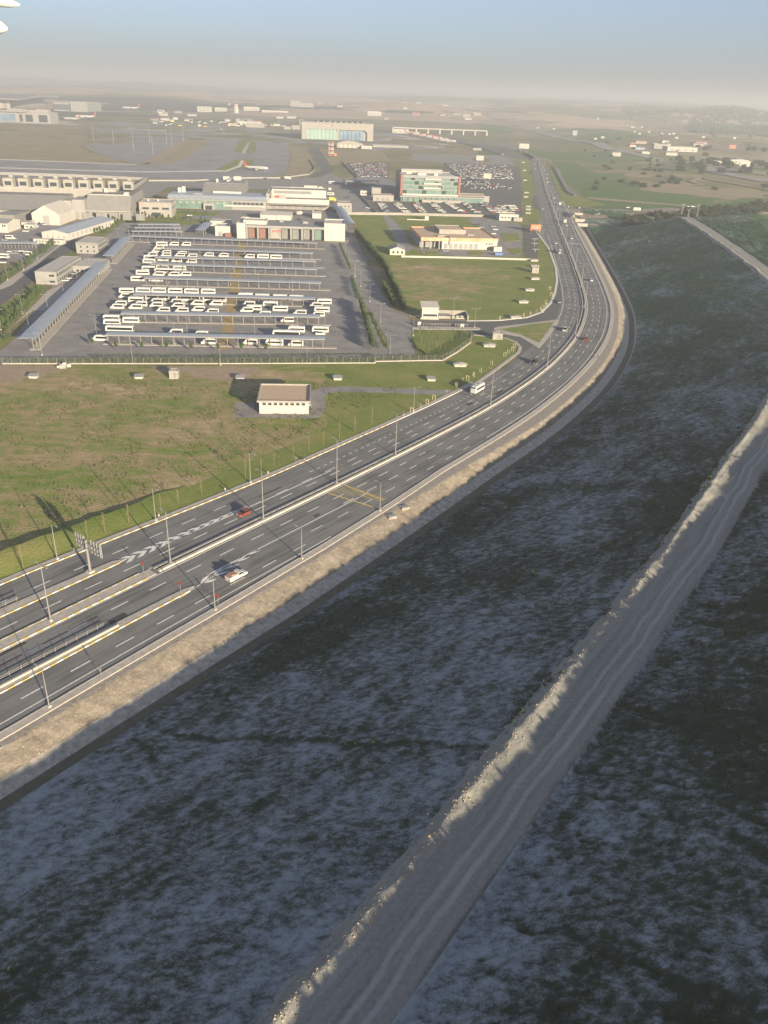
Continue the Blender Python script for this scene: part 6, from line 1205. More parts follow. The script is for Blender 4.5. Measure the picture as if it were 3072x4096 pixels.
b.box('rail', 0, 22, .06, .14, 1.0, 1.12, GALV); b.box('rail', 0, 22, .06, .14, .5, .6, GALV); b.box('boom', 2, 2.14, -3, 4, 1.0, 1.2, RED)
slab('gate_island', px(Q7, [(570, 350), (650, 342), (1020, 350), (1032, 358), (1020, 366), (640, 362), (580, 360)]), 0, .17, PAVE)
# manhole covers on the verge
for i, p in enumerate([(990, 728), (918, 778)]):
    b = Bld('manhole', 'square concrete manhole frame on the verge above the bank', 'manhole', S2(*p), R_(30), 'manholes on the verge'); b.o = S2(*p); mb = MB(); mb.box(-1.2, 1.2, -1, -.7, -.6, .12); mb.box(-1.2, 1.2, .7, 1, -.6, .12); mb.box(-1.2, -.9, -.7, .7, -.6, .12); mb.box(.9, 1.2, -.7, .7, -.6, .12); b.mesh('frame', mb, GRAVEL); b.box('lid', -.9, .9, -.7, .7, 0, .2, GREYD)
# people walking on the footway
def person(label, loc, rz, top, legs, ph):
    V_ = {'pel': (0, 0, .95), 'ch': (.02, 0, 1.32), 'nk': (.02, 0, 1.5), 'hd': (.05, 0, 1.64), 'ht': (.05, 0, 1.74)}
    for sg, n in ((-1, 'l'), (1, 'r')):
        st_ = sg * ph; V_['hip' + n] = (0, sg * .1, .9); V_['kn' + n] = (.1 + st_ * .12, sg * .11, .5); V_['an' + n] = (st_ * .22, sg * .11, .08); V_['to' + n] = (st_ * .22 + .16, sg * .12, .04)
        V_['sh' + n] = (.02, sg * .2, 1.42); V_['el' + n] = (-.04 - st_ * .12, sg * .25, 1.14); V_['ha' + n] = (.1 - st_ * .16, sg * .25, .9)
    nm = list(V_); E_ = [('pel', 'ch'), ('ch', 'nk'), ('nk', 'hd'), ('hd', 'ht')] + [(a + n, b + n) for n in 'lr' for a, b in (('hip', 'kn'), ('kn', 'an'), ('an', 'to'), ('sh', 'el'), ('el', 'ha'))] + [('pel', 'hip' + n) for n in 'lr'] + [('ch', 'sh' + n) for n in 'lr']
    me = bpy.data.meshes.new('person'); me.from_pydata([V_[k] for k in nm], [(nm.index(a), nm.index(b)) for a, b in E_], []); ob = bpy.data.objects.new('tmp', me); col.objects.link(ob)
    md_ = ob.modifiers.new('s', 'SKIN'); rad = dict(pel=.16, ch=.17, nk=.07, hd=.105, ht=.09, hip=.1, kn=.075, an=.055, to=.05, sh=.075, el=.055, ha=.045)
    for k, n in enumerate(nm): r = rad.get(n, rad.get(n[:-1], .06)); me.skin_vertices[0].data[k].radius = (r, r); me.skin_vertices[0].data[k].use_root = (n == 'pel')
    ob.modifiers.new('b', 'SUBSURF').levels = 1
    dg = bpy.context.evaluated_depsgraph_get(); m2 = bpy.data.meshes.new_from_object(ob.evaluated_get(dg)); bpy.data.objects.remove(ob)
    for m in (top, legs, mat('skin_tone', (.45, .30, .22), .7, .05, 2)): m2.materials.append(m)
    for p in m2.polygons: z = p.center.z; p.material_index = 2 if z > 1.5 or (abs(p.center.y) > .2 and z < 1.0 and z > .8) else (1 if z < .95 else 0)
    return tag(put('person', m2, None, loc, rz), label, 'person')
person('person in dark clothes walking on the footway in the bend', S3(980, 1932, .17), R_(60), mat('dark_jacket', (.03, .03, .04), .9, .1, 3), mat('dark_trousers', (.04, .045, .06), .9, .1, 3), 1.0)
person('person in brown jacket walking on the gravel beside the footway', S3(1018, 1935, -.05), R_(50), mat('brown_jacket', (.12, .08, .05), .9, .1, 3), mat('grey_trousers', (.07, .07, .07), .9, .1, 3), -.9)
# ------------------------------------------------------------------ airfield
DRAINC = mat('pale_drain_concrete', (0.66, 0.62, 0.54), .9, .12, .1)
struct(sheet('airfield_pavement', px(Q1, [(-100, 560), (-100, 690), (900, 690), (1659, 700), (1659, 420), (1659, 330), (900, 300), (620, 320), (560, 340), (700, 400), (560, 480), (700, 540), (900, 592), (420, 575), (0, 555)]) + [], 0.03, ASPH_A))
struct(sheet('airfield_pavement', px(Q2, [(-30, 700), (0, 640), (-30, 330), (500, 380), (500, 430), (560, 450), (420, 460), (430, 560), (400, 660), (200, 690)]), 0.032, ASPH_A))
struct(sheet('apron', px(Q2, [(500, 395), (1100, 385), (1180, 395), (1590, 490), (980, 500), (560, 450)]), 0.034, ASPH_A)); struct(sheet('apron', px(Q2, [(1180, 400), (1560, 480), (1400, 490), (1040, 430)]), 0.04, PAVE))
struct(sheet('airfield_grass', px(Q1, [(-100, 345), (520, 345), (580, 400), (520, 480), (700, 540), (850, 590), (300, 570), (0, 556), (-100, 556)]), 0.036, DRYG, jit=6, step=20)); struct(sheet('airfield_grass', px(Q1, [(1130, 480), (1240, 430), (1420, 420), (1330, 480), (1230, 560), (1080, 590), (960, 590)]), 0.037, DRYG, jit=3, step=15))
struct(sheet('airfield_grass', px(Q2, [(60, 510), (90, 435), (200, 435), (210, 500), (170, 520)]), 0.037, GRASS)); struct(sheet('airfield_grass', px(Q2, [(-60, 625), (80, 560), (190, 565), (180, 610), (0, 640)]), 0.037, GRASS)); struct(sheet('airfield_grass', px(Q2, [(420, 470), (540, 480), (600, 620), (560, 660), (400, 665), (440, 560)]), 0.037, DRYG)); struct(sheet('airfield_grass', px(Q2, [(620, 490), (1040, 500), (1100, 570), (760, 590), (700, 600)]), 0.037, DRYG, jit=3, step=15))
struct(sheet('airfield_grass', px(Q1, [(-100, 690), (640, 690), (960, 680), (860, 760), (640, 750), (480, 740), (-100, 720)]), 0.038, DRYG))
for pts in ([(930, 590), (1060, 530), (1190, 440), (1215, 430), (1210, 450), (1080, 545), (980, 592)], [(900, 596), (1030, 575), (1230, 445), (1250, 432), (1245, 445), (1050, 585), (960, 597)]): struct(sheet('earth_ditch', px(Q1, pts), 0.045, DIRT))
for pts in ([(0, 612), (500, 628), (1000, 640), (1500, 632), (1580, 600), (1600, 565), (1620, 568), (1600, 610), (1510, 640), (1000, 647), (500, 635), (0, 619)], [(-50, 555), (300, 568), (700, 585), (900, 592), (900, 597), (700, 590), (300, 574), (-50, 561)]): struct(sheet('concrete_drain', px(Q1, pts), 0.05, DRAINC))
struct(sheet('concrete_drain', px(Q2, [(105, 520), (150, 448), (165, 448), (135, 522)]), 0.05, PAVE)); struct(sheet('holding_pad', px(Q1, [(780, 358), (820, 348), (1600, 378), (1610, 395), (1250, 380)]), 0.052, PAVE)); struct(sheet('apron', px(Q1, [(-50, 318), (500, 335), (560, 325), (400, 300), (-50, 290)]), 0.045, PAVE))
struct(sheet('perimeter_road', px(P3, [(720, 0), (800, 110), (650, 180), (700, 195), (870, 150), (930, 120), (850, 0)]) + px(Q2, [(610, 470), (555, 465)]), 0.048, ASPH))
struct(sheet('freight_yard', px(P3, [(-1000, 560), (0, 540), (870, 545), (950, 520), (830, 330), (750, 200), (900, 150), (1060, 230), (1200, 380), (1390, 590), (1100, 600), (1150, 780), (1050, 900), (0, 870), (-350, 800), (-700, 700)]), 0.033, ASPH_L)); struct(sheet('freight_yard', px(P2, [(250, 240), (800, 240), (780, 280), (480, 300), (300, 400), (100, 460), (120, 330)]), 0.034, ASPH_L)); struct(sheet('freight_yard', px(P3, [(-700, 250), (350, 205), (760, 195), (830, 330), (-700, 320)]), 0.0335, ASPH_L))
struct(sheet('shaded_court', px(Q6, [(60, 200), (330, 160), (500, 230), (500, 340), (290, 340), (170, 260)]), 0.042, ASPH_L))
# lawns round the orange trimmed building
struct(sheet('lawn', px(Q6, [(165, 435), (345, 425), (1050, 450), (1310, 470), (1410, 540), (1480, 650), (1540, 850), (1520, 960), (1480, 1040), (1420, 1090), (1300, 1125), (950, 1130), (780, 1090), (540, 1065), (420, 800)]), 0.018, GRASS)); struct(sheet('dry_meadow', px(Q6, [(370, 760), (1060, 770), (1200, 830), (1000, 960), (780, 1000), (560, 960), (430, 860)]), 0.026, FIELD, jit=22, step=2.5))
struct(sheet('forecourt', px(Q6, [(380, 432), (420, 432), (520, 530), (545, 590), (600, 650), (540, 680), (480, 620)]), 0.04, ASPH_L)); struct(sheet('forecourt', px(Q6, [(570, 650), (640, 670), (660, 690), (900, 705), (1300, 710), (1310, 560), (1290, 490), (1000, 445), (940, 462), (1100, 560), (1140, 670)]), 0.041, ASPH_L)); struct(sheet('forecourt', px(Q6, [(1310, 490), (1420, 520), (1410, 720), (1320, 710)]), 0.042, ASPH))
for pts in ([(1165, 552), (1280, 552), (1295, 600), (1190, 610)], [(1200, 655), (1290, 650), (1300, 690), (1250, 695)], [(660, 672), (760, 672), (760, 692), (680, 695)], [(940, 672), (1030, 670), (1060, 695), (960, 700)]): slab('lawn_bed', px(Q6, pts), 0, .14, GRASS)
b = Bld('fuel_station_sign', 'orange portal sign at the forecourt entrance beside the highway', 'sign', Q6(1362, 545), R_(10)); b.box('panel', 0, 9, 0, 3, 2.2, 6.0, ORANGE); b.box('opening', 1.6, 6.4, -.05, .02, 2.9, 4.4, GREYD); b.box('leg', .3, 1.0, .5, 2.5, 0, 2.2, ORANGE); b.box('leg', 8, 8.7, .5, 2.5, 0, 2.2, ORANGE)
for p in [(1385, 555), (1372, 610), (1372, 640), (1375, 680)]: b = Bld('pump_canopy', 'small flat canopy standing in the strip beside the highway lawn', 'canopy', Q6(*p), R_(10), 'small canopies beside the highway lawn'); b.box('roof', 0, 5, 0, 1.6, 2.2, 2.5, GREYL); b.box('post', 2.3, 2.6, .6, .9, 0, 2.2, GALV)
# strip of lawns and bays left of the straight highway
struct(sheet('lawn', px(S3, [(300, 250), (420, 270), (455, 340), (440, 400), (488, 420), (470, 480), (490, 510), (515, 550), (470, 600), (500, 690), (556, 750), (520, 820), (450, 800), (400, 780), (390, 480), (350, 300)]), 0.02, GRASS)); struct(sheet('bus_bay', px(S3, [(478, 600), (520, 570), (545, 700), (500, 700), (470, 650)]), 0.044, ASPH)); struct(sheet('forecourt', px(S3, [(500, 860), (520, 880), (600, 1000), (640, 1000), (590, 850), (560, 760)]), 0.046, ASPH_L)); struct(sheet('storage_lot', px(Q3, [(-200, 445), (-200, 410), (280, 420), (350, 470), (100, 470)]), 0.03, ASPH_L)); struct(sheet('approach_road', px(Q3, [(440, 430), (400, 405), (200, 360), (0, 315), (0, 330), (280, 425), (420, 445)]), 0.05, ASPH))
# ------------------------------------------------------------------ beyond the underpass
struct(sheet('crossing_road', px(S4, [(60, 265), (200, 258), (600, 285), (700, 275), (1000, 255), (1200, 250), (1659, 235), (1659, 300), (1300, 280), (1050, 290), (700, 300), (380, 330), (240, 330), (150, 290)]), 0.02, DIRT, jit=1.5)); struct(sheet('crossing_road', px(S4, [(120, 272), (660, 274), (900, 262), (1100, 250), (1100, 243), (660, 262), (120, 258)]), 0.035, ASPH_L))
struct(sheet('dirt_path', px(S4, [(260, 372), (600, 378), (820, 402), (980, 432), (960, 446), (800, 415), (600, 392), (300, 385)]), 0.04, DIRT, jit=.6)); struct(sheet('dirt_yard', px(S4, [(960, 440), (1000, 405), (1250, 405), (1659, 440), (1659, 560), (1300, 500), (1150, 480)]), 0.03, DIRT, jit=3)); struct(sheet('dirt_path', px(Q3, [(720, 645), (1000, 668), (1300, 690), (1300, 684), (1000, 660), (720, 638)]), 0.03, DIRT, jit=.5))
struct(sheet('green_field', px(Q3, [(520, 440), (620, 410), (760, 400), (900, 480), (960, 560), (1000, 610), (1300, 640), (1430, 640), (1330, 680), (1000, 655), (690, 630), (600, 520)]), 0.012, GREENF, jit=6, step=15)); struct(sheet('brown_field', px(Q3, [(900, 470), (1100, 430), (1250, 455), (1400, 510), (1640, 590), (1659, 640), (1450, 650), (1290, 630), (1010, 600), (960, 555)]), 0.013, DRYG, jit=14, step=12)); struct(sheet('green_verge', px(Q3, [(500, 440), (540, 480), (600, 610), (720, 650), (820, 680), (600, 690), (560, 600)]), 0.014, GRASS, jit=2))
struct(sheet('drain_water', px(Q3, [(545, 478), (570, 490), (600, 560), (640, 610), (690, 635), (650, 630), (605, 600), (575, 540)]), 0.03, WATER)); wall_run('drain_wall', 'pale concrete wall along the water channel beyond the underpass', [Q3(540, 478), Q3(575, 545), Q3(610, 610), Q3(650, 632)], .7, 1.4, CREAM)
b = Bld('underpass', 'concrete underpass portal with white splayed wing walls beneath the highway', 'underpass', S3(815, 745), R_(80))
for k in range(3): p = b.L(S3([815, 830, 850][k], [742, 792, 830][k])); b.box('wing_wall', p.x - 1.2, p.x + 1.2, p.y - 9, p.y, -1, 1.8, CONC)
b.box('portal_beam', -26, 8, -1.0, 1.2, 1.2, 2.8, CREAM); [b.box('pier', x, x + 1, -1.2, .8, -1, 1.2, CREAM) for x in (-18, -10, -2, 5)]
for f_, L_ in ((S3, [(1000, 745), (1030, 740), (1265, 688), (790, 690), (770, 680), (855, 690)]), (S4, [(1500, 312), (1525, 306), (1560, 300), (1610, 300), (1645, 295)])):
    for i, p in enumerate(L_): o = put('car', FARCAR['suv' if i % 2 else 'saloon'], None, f_(*p, .06), random.random() * 6); repaint(o, PAINTS['white' if i % 3 else 'grey']); tag(o, '%s car on the dirt crossing road beyond the underpass' % ('white' if i % 3 else 'grey'), 'car', 'cars on the crossing road')
one_bus(BUS_I, S3(1340, 710, .06), R_(5), 'white van on the crossing road beyond the underpass'); one_bus(BUS_C, S4(1060, 262, .06), R_(30), 'white coach half hidden by the dark thicket'); one_bus(BUS_C, S4(1640, 268, .06), R_(5), 'white coach beyond the dark thicket')
# rubble bank and culvert pipes
r_ = random.Random(5)
for k in range(60):
    t_ = r_.random(); p = S4(1020 + 620 * t_, 410 + 60 * t_ + r_.uniform(-8, 14)); sz = r_.uniform(.8, 2.6); mb = MB(); n = 7
    vs = [(math.cos(6.283 * q / n) * sz * r_.uniform(.7, 1.2), math.sin(6.283 * q / n) * sz * r_.uniform(.7, 1.2), 0) for q in range(n)] + [(math.cos(6.283 * q / n) * sz * r_.uniform(.3, .7), math.sin(6.283 * q / n) * sz * r_.uniform(.3, .7), sz * r_.uniform(.5, .9)) for q in range(n)]
    mb.add(vs, [(q, (q + 1) % n, n + (q + 1) % n, n + q) for q in range(n)] + [tuple(range(n, 2 * n))]); tag(mb.build('rubble_heap', CONC, None, (p.x, p.y, -.1)), 'pale heap of concrete rubble on the dirt bank beyond the slope', 'rubble', 'rubble heaps on the dirt bank')
for k, p in enumerate([(1310, 435), (1335, 442), (1350, 450), (1375, 470)]):
    h_ = 3.4 if k < 3 else 6; mb = MB(); mb.bar((0, -1.5, h_ / 2), (0, 1.5, h_ / 2), h_ / 2, h_ / 2, 14, cap=(k == 3)); tag(mb.build('concrete_pipe' if k < 3 else 'white_tank', WHITE, None, S4(*p)), 'short white concrete pipe lying on the dirt bank' if k < 3 else 'white cylindrical tank on the dirt bank beside the pipes', 'pipe' if k < 3 else 'tank', 'pipes on the dirt bank' if k < 3 else None)
for i, p in enumerate([(1108, 355), (1032, 400), (990, 350)]):
    b = Bld('lattice_pylon', 'slender lattice pylon rising from the thicket', 'pylon', S4(*p), .3, 'pylons in the thicket'); h_ = 16
    for x in (0, 1.2):
        for y in (0, 1.2): mb = MB(); mb.bar((x, y, 0), (.6 + (x - .6) * .3, .6 + (y - .6) * .3, h_), .08, .06, 4); b.mesh('leg', mb, GALV)
    for k in range(7): b.box('brace', .05, 1.15, .1, .2, k * 2.2 + 1, k * 2.2 + 1.15, GALV)
    b.box('crossarm', -1.6, 2.8, .5, .7, h_ - 1, h_ - .8, GALV)
# ------------------------------------------------------------------ hangar, towers, aircraft
b = Bld('maintenance_hangar', 'huge grey aircraft hangar with pale green doors, half open', 'hangar', Q2(512, 425), R_(8)); Wd = wspan(b, Q2(975, 438)); Hh = height_at(b.o, Q2, 510, 312)
b.box('wall', 0, Wd, 6, 90, 0, Hh, GREYL); b.box('side_pylon', -1, Wd * .06, 0, 20, 0, Hh, CREAM); b.box('side_pylon', Wd * .92, Wd + 1, 0, 20, 0, Hh, CREAM); b.box('lintel', Wd * .06, Wd * .92, 0, 6, Hh * .62, Hh, CREAM); b.box('roof_edge', -2, Wd + 2, -1, 92, Hh, Hh + 1.2, GREYL)
for k in range(8): x0 = Wd * (.06 + .43 * k / 8); b.box('door_leaf', x0 + .3, x0 + Wd * .43 / 8 - .3, 2, 4, .3, Hh * .61, GLASST)
for k in range(6): x0 = Wd * (.53 + .34 * k / 6); b.box('inner_bay', x0 + .4, x0 + Wd * .34 / 6 - .4, 4.5, 5.8, .3, Hh * .55, GLASSB)
for a, c_ in ((.49, .53), (.92, .88)): mb = MB(); mb.add([(Wd * a, -.2, Hh * .62), (Wd * a, -.2, Hh * .5), (Wd * c_, -.2, Hh * .62), (Wd * a, .6, Hh * .62), (Wd * a, .6, Hh * .5), (Wd * c_, .6, Hh * .62)], [(0, 1, 2), (3, 5, 4), (1, 4, 5, 2)]); b.mesh('corner_gusset', mb, CREAM)
b.box('emblem', Wd * .41, Wd * .43, -.4, 0, Hh * .85, Hh * .93, RED); b.box('lettering', Wd * .44, Wd * .58, -.4, 0, Hh * .87, Hh * .91, GREYD)
for k in range(9): b.box('roof_truss', Wd * (.22 + .08 * k), Wd * (.24 + .08 * k), 10, 80, Hh + 1.2, Hh + 3.4, GREYL)
b = Bld('apron_tent', 'pale domed tent hall on the apron in front of the hangar', 'tent', Q2(742, 482), R_(5)); Wd = wspan(b, Q2(915, 486)); mb = MB(); pr_ = [(0, 0), (0, 8), (Wd * .15, 11), (Wd * .4, 13.5), (Wd * .7, 12), (Wd, 8), (Wd, 0)]; mb.prismy(pr_, 0, 36); b.mesh('roof', mb, CREAM); b.wins(4, Wd - 4, .5, 6, 5, 0, .4, WHITE, 'panel')
b = Bld('striped_mast', 'red and white striped lattice tower on the grass by the hangar', 'tower', Q2(690, 535), R_(0)); h_ = height_at(b.o, Q2, 700, 440)
for k in range(7):
    m_ = mat('faded_tower_red', (0.36, 0.14, 0.10), .7) if k % 2 == 0 else WHITE; z0 = h_ * k / 7; z1 = h_ * (k + 1) / 7; mb = MB()
    for x in (0, 7):
        for y in (0, 7): mb.box(x - .5, x + .5, y - .5, y + .5, z0, z1)
    for z in (z0, ): mb.box(-.5, 7.5, -.4, .4, z, z + .8); mb.box(-.5, 7.5, 6.6, 7.4, z, z + .8)
    mb.bar((0, 0, z0), (7, 0, z1), .35, .35, 4); mb.bar((7, 7, z0), (0, 7, z1), .35, .35, 4); b.mesh('lattice_bay', mb, m_)
b.box('cabinet', 9, 13, 0, 3, 0, 4, ORANGE)
def aircraft(label, loc, rz, L, parts=True, group=None):
    t = thing('airliner', label, 'aircraft', loc, rz, group); r = L * .053; mb = MB(); n = 12; vs = []; st_ = [(-.5, .08, .35), (-.46, .3, .3), (-.36, .7, .18), (-.25, 1, 0), (.36, 1, 0), (.43, .88, -.04), (.48, .55, -.1), (.5, .15, -.14)]
    for x, k, dz in st_: vs += [(x * L, math.cos(6.283 * q / n) * r * k, r * 2.1 + math.sin(6.283 * q / n) * r * k + dz * r * 1.6) for q in range(n)]
    mb.add(vs, [(i * n + q, i * n + (q + 1) % n, (i + 1) * n + (q + 1) % n, (i + 1) * n + q) for i in range(len(st_) - 1) for q in range(n)] + [tuple(range(n)), tuple((len(st_) - 1) * n + q for q in range(n))]); mb.build('body', WHITEV, t, smooth=True)
    for sg in (-1, 1):
        mb = MB(); z = r * 1.7; mb.add([(.12 * L, sg * r * .8, z), (-.08 * L, sg * r * .8, z), (-.2 * L, sg * .47 * L, z + 1.2), (-.14 * L, sg * .47 * L, z + 1.2), (.12 * L, sg * r * .8, z + .5), (-.08 * L, sg * r * .8, z + .4), (-.2 * L, sg * .47 * L, z + 1.35), (-.14 * L, sg * .47 * L, z + 1.35)], [(0, 1, 2, 3), (4, 7, 6, 5), (0, 3, 7, 4), (1, 5, 6, 2), (3, 2, 6, 7)]); mb.build('wing', GREYL, t)
        mb = MB(); mb.bar((.10 * L, sg * .16 * L, r * .95), (.0 * L, sg * .16 * L, r * .95), r * .48, r * .36, 10); mb.build('engine', WHITE, t)
        mb = MB(); mb.add([(-.40 * L, sg * .2, r * 2.6), (-.48 * L, sg * .2, r * 2.6), (-.50 * L, sg * .17 * L, r * 2.9), (-.46 * L, sg * .17 * L, r * 2.9), (-.44 * L, sg * .2, r * 2.75)], [(0, 1, 2, 3), (0, 3, 4), (4, 3, 2, 1)]); mb.build('tailplane', WHITE, t)
        mb = MB(); mb.bar((-.02 * L, sg * r * 1.1, 0), (-.02 * L, sg * r * 1.1, r * 1.5), .45, .3, 8); mb.build('landing_gear', GREYD, t)
    mb = MB(); mb.bar((.38 * L, 0, 0), (.38 * L, 0, r * 1.3), .4, .3, 8); mb.build('nose_gear', GREYD, t)
    mb = MB(); mb.prismy([(-.35 * L, r * 2.95), (-.47 * L, r * 2.9), (-.53 * L, r * 6.2), (-.475 * L, r * 6.2)], -.2, .2); mb.build('tail_fin', RED, t)
    mb = MB(); mb.box(-.36 * L, .4 * L, -r - .01, -r * .8, r * 2.2, r * 2.42); mb.build('window_row', GLASS, t)
    return t
aircraft('white airliner with red tail fin taxiing beside the freight halls', P8(1285, 945, .05), R_(-4), 33)
for i, (p, a) in enumerate([((1240, 395), 120), ((1290, 408), 120), ((1340, 418), 118), ((1385, 428), 120), ((1430, 440), 119), ((1475, 450), 121)]): aircraft('white airliner with red tail parked in the row right of the hangar', Q2(*p, .05), R_(a - 130), 42, group='airliners parked right of the hangar')
aircraft('airliner parked nose out before the open hangar bay', Q2(870, 430, .05), R_(-80), 38); aircraft('airliner parked beside the closed hangar doors', Q2(640, 420, .05), R_(180), 36)
aircraft('distant airliner seen tail on crossing the holding pad', P8(900, 515, .06), R_(95), 40); aircraft('white airliner with red tail docked at the terminal pier', P7(950, 375, .05), R_(185), 60); aircraft('airliner with red fin parked beyond the pier end', P7(1450, 275, .05), R_(185), 70); aircraft('white airliner nosed against the terminal pier', P7(800, 395, .05), R_(170), 50)
# ------------------------------------------------------------------ far terminal and works
b = Bld('passenger_terminal', 'distant passenger terminal with wide roof on a row of white columns', 'building', P7(-80, 255), R_(5)); Wd = wspan(b, P7(560, 235))
b.box('wall', 0, Wd, 60, 420, 0, 30, GREYD); mb = MB(); mb.prism([(-60, 34), (180, 46), (430, 40), (430, 34), (180, 38), (-60, 30)], -40, Wd + 60); b.mesh('roof', mb, GREYP)
for k in range(15): b.box('column', k * Wd / 14 - 4, k * Wd / 14 + 4, -10, 0, 0, 32, WHITE)
b = Bld('terminal_pier', 'low terminal pier with glass bays along the apron', 'building', P7(-60, 405), R_(2)); Wd = wspan(b, P7(705, 415)); b.flat(0, Wd, 0, 60, 24, wall=GREYL, roof=GREYL, par=2)
for a, c_ in ((0, .13), (.15, .38), (.46, .51), (.57, .69), (.80, .95)): b.box('glass_bay', Wd * a, Wd * c_, -1.5, .2, 3, 19, GLASSB if a in (0, .15) else GLASS)
b.box('roof_slab', -20, Wd * .6, -8, 70, 24, 27, GREYL); b.units([(Wd * .2, 20, 40, 20, 6), (Wd * .5, 15, 50, 20, 5), (Wd * .72, 20, 30, 20, 7)], 24, CREAM)
b = Bld('far_pier', 'hazy grey terminal pier with rounded end behind the docked airliners', 'building', P7(600, 285), R_(2)); Wd = wspan(b, P7(1330, 275)); b.flat(0, Wd, 0, 160, 28, wall=GREYD, roof=GREYP, par=3); b.box('end_frame', Wd - 60, Wd, -10, 0, 0, 33, GREYL)
for k in range(14): b.box('bay', Wd * (k + .15) / 14, Wd * (k + .75) / 14, -3, .1, 5, 22, GLASS)
WHT = [(P8, (635, 318), (815, 320), 265, 'white windowless works hall with scalloped roof'), (P8, (830, 322), (985, 322), 275, 'white works hall beside the twin chimneys'), (P8, (1150, 330), (1345, 330), 285, 'white works hall right of the chimneys'), (P8, (1350, 345), (1650, 350), 318, 'long low white works hall'), (Q2, (435, 262), (590, 265), 235, 'pale hall below the sandy cutting'), (Q2, (435, 235), (505, 236), 205, 'tall pale block below the sandy cutting'), (P8, (1105, 445), (1345, 452), 400, 'long white airside workshop'), (P8, (1175, 468), (1385, 470), 420, 'cream airside workshop with garage doors'), (P8, (1590, 490), (1659, 492), 460, 'small cream airside shed'), (P8, (1035, 445), (1085, 447), 410, 'small white airside cabin'), (P8, (140, 428), (190, 430), 403, 'small pale cargo stack'), (Q2, (945, 305), (1035, 308), 275, 'three storey white office behind the hangar'), (Q2, (1240, 305), (1290, 306), 282, 'small brick red block behind the hangar'), (Q2, (815, 228), (912, 230), 212, 'long white shed on the sandy plain'), (Q2, (718, 220), (785, 221), 210, 'short white shed on the sandy plain'), (Q2, (1575, 312), (1625, 314), 288, 'cream tank building on the green rise'), (Q2, (1110, 385), (1220, 390), 358, 'low white hall beside the red tailed airliners'), (Q2, (980, 478), (1220, 490), 462, 'long pale container store on the apron'), (Q2, (905, 490), (975, 492), 468, 'grey container beside the domed tent'), (Q2, (395, 360), (435, 362), 340, 'small cream stores block left of the hangar'), (Q2, (445, 360), (498, 362), 332, 'pale stores block against the hangar'), (Q3, (1130, 412), (1255, 412), 388, 'white warehouse across the fields'), (Q3, (965, 405), (1005, 405), 392, 'blue and white container across the fields'), (Q3, (1000, 417), (1038, 418), 404, 'white box trailer across the fields'), (Q3, (1060, 400), (1125, 402), 375, 'cluster of cream sheds across the fields'), (Q3, (1440, 465), (1535, 466), 442, 'white warehouse among dark trees across the fields'), (Q3, (1355, 450), (1420, 452), 438, 'low white shed among dark trees across the fields'), (Q3, (120, 392), (165, 394), 380, 'pale hut beside the viaduct road'), (Q3, (120, 240), (160, 242), 225, 'distant cream tank by the viaduct'), (Q3, (760, 258), (785, 260), 250, 'tiny white shed on the far hills'), (Q3, (940, 290), (960, 291), 283, 'tiny white roof on the far plain')]
for f_, a, c_, ty, lab in WHT:
    b = Bld('far_building', lab, 'building', f_(*a), R_(3)); Wd = max(8, wspan(b, f_(*c_))); Hh = max(4, height_at(b.o, f_, a[0], ty)); red = 'red' in lab and 'brick' in lab; m_ = REDP if red else (CREAM if 'cream' in lab or 'pale' in lab else (mat('faded_blue_sheet', (0.24, 0.31, 0.42), .7, .2, .3) if 'blue' in lab else WHITE)); dp = min(60, max(12, Wd * .5))
    zb = float(land_z(np.array([b.o.x]), np.array([b.o.y]))[0]); b.e.location.z = zb - .5
    b.flat(0, Wd, 0, dp, Hh, wall=m_, roof=ROOFG, par=Hh * .06); n = int(min(8, max(2, Wd / 14))); b.wins(Wd * .05, Wd * .95, Hh * .25, Hh * .55, n, 0, .5, GREYD, 'opening')
    if 'scallop' in lab:
        for k in range(7): mb = MB(); mb.bar((Wd * (k + .5) / 7, 0, Hh), (Wd * (k + .5) / 7, dp, Hh), Wd / 15, Wd / 15, 12); b.mesh('silo_top', mb, WHITE)
for i, (p, ty) in enumerate([((990, 300), 205), ((1065, 345), 210)]):
    base = P8(*p); h_ = height_at(base, P8, p[0], ty); b = Bld('works_chimney', ['white chimney behind the works hall', 'white chimney standing before the works hall'][i], 'chimney', base); mb = MB(); mb.bar((0, 0, 0), (0, 0, h_), 11, 8, 12); b.mesh('stack', mb, WHITE); mb = MB(); mb.bar((0, 0, h_ * .86), (0, 0, h_ * .93), 9, 8.8, 12); b.mesh('band', mb, RED)
# small airside clutter: service vehicles
for k in range(46):
    p = P8(random.uniform(200, 1600), random.uniform(405, 470)); s_ = random.uniform(2.0, 3.0); o = put('airside_truck', FARCAR['suv'], None, (p.x, p.y, .06), random.random() * 6); o.scale = (s_, s_ * 1.1, s_ * 1.6); repaint(o, PAINTS[random.choice(['white', 'white', 'silver', 'beige', 'yellow'])]); tag(o, 'distant high airport service truck on the far apron', 'truck', 'service trucks on the far apron')
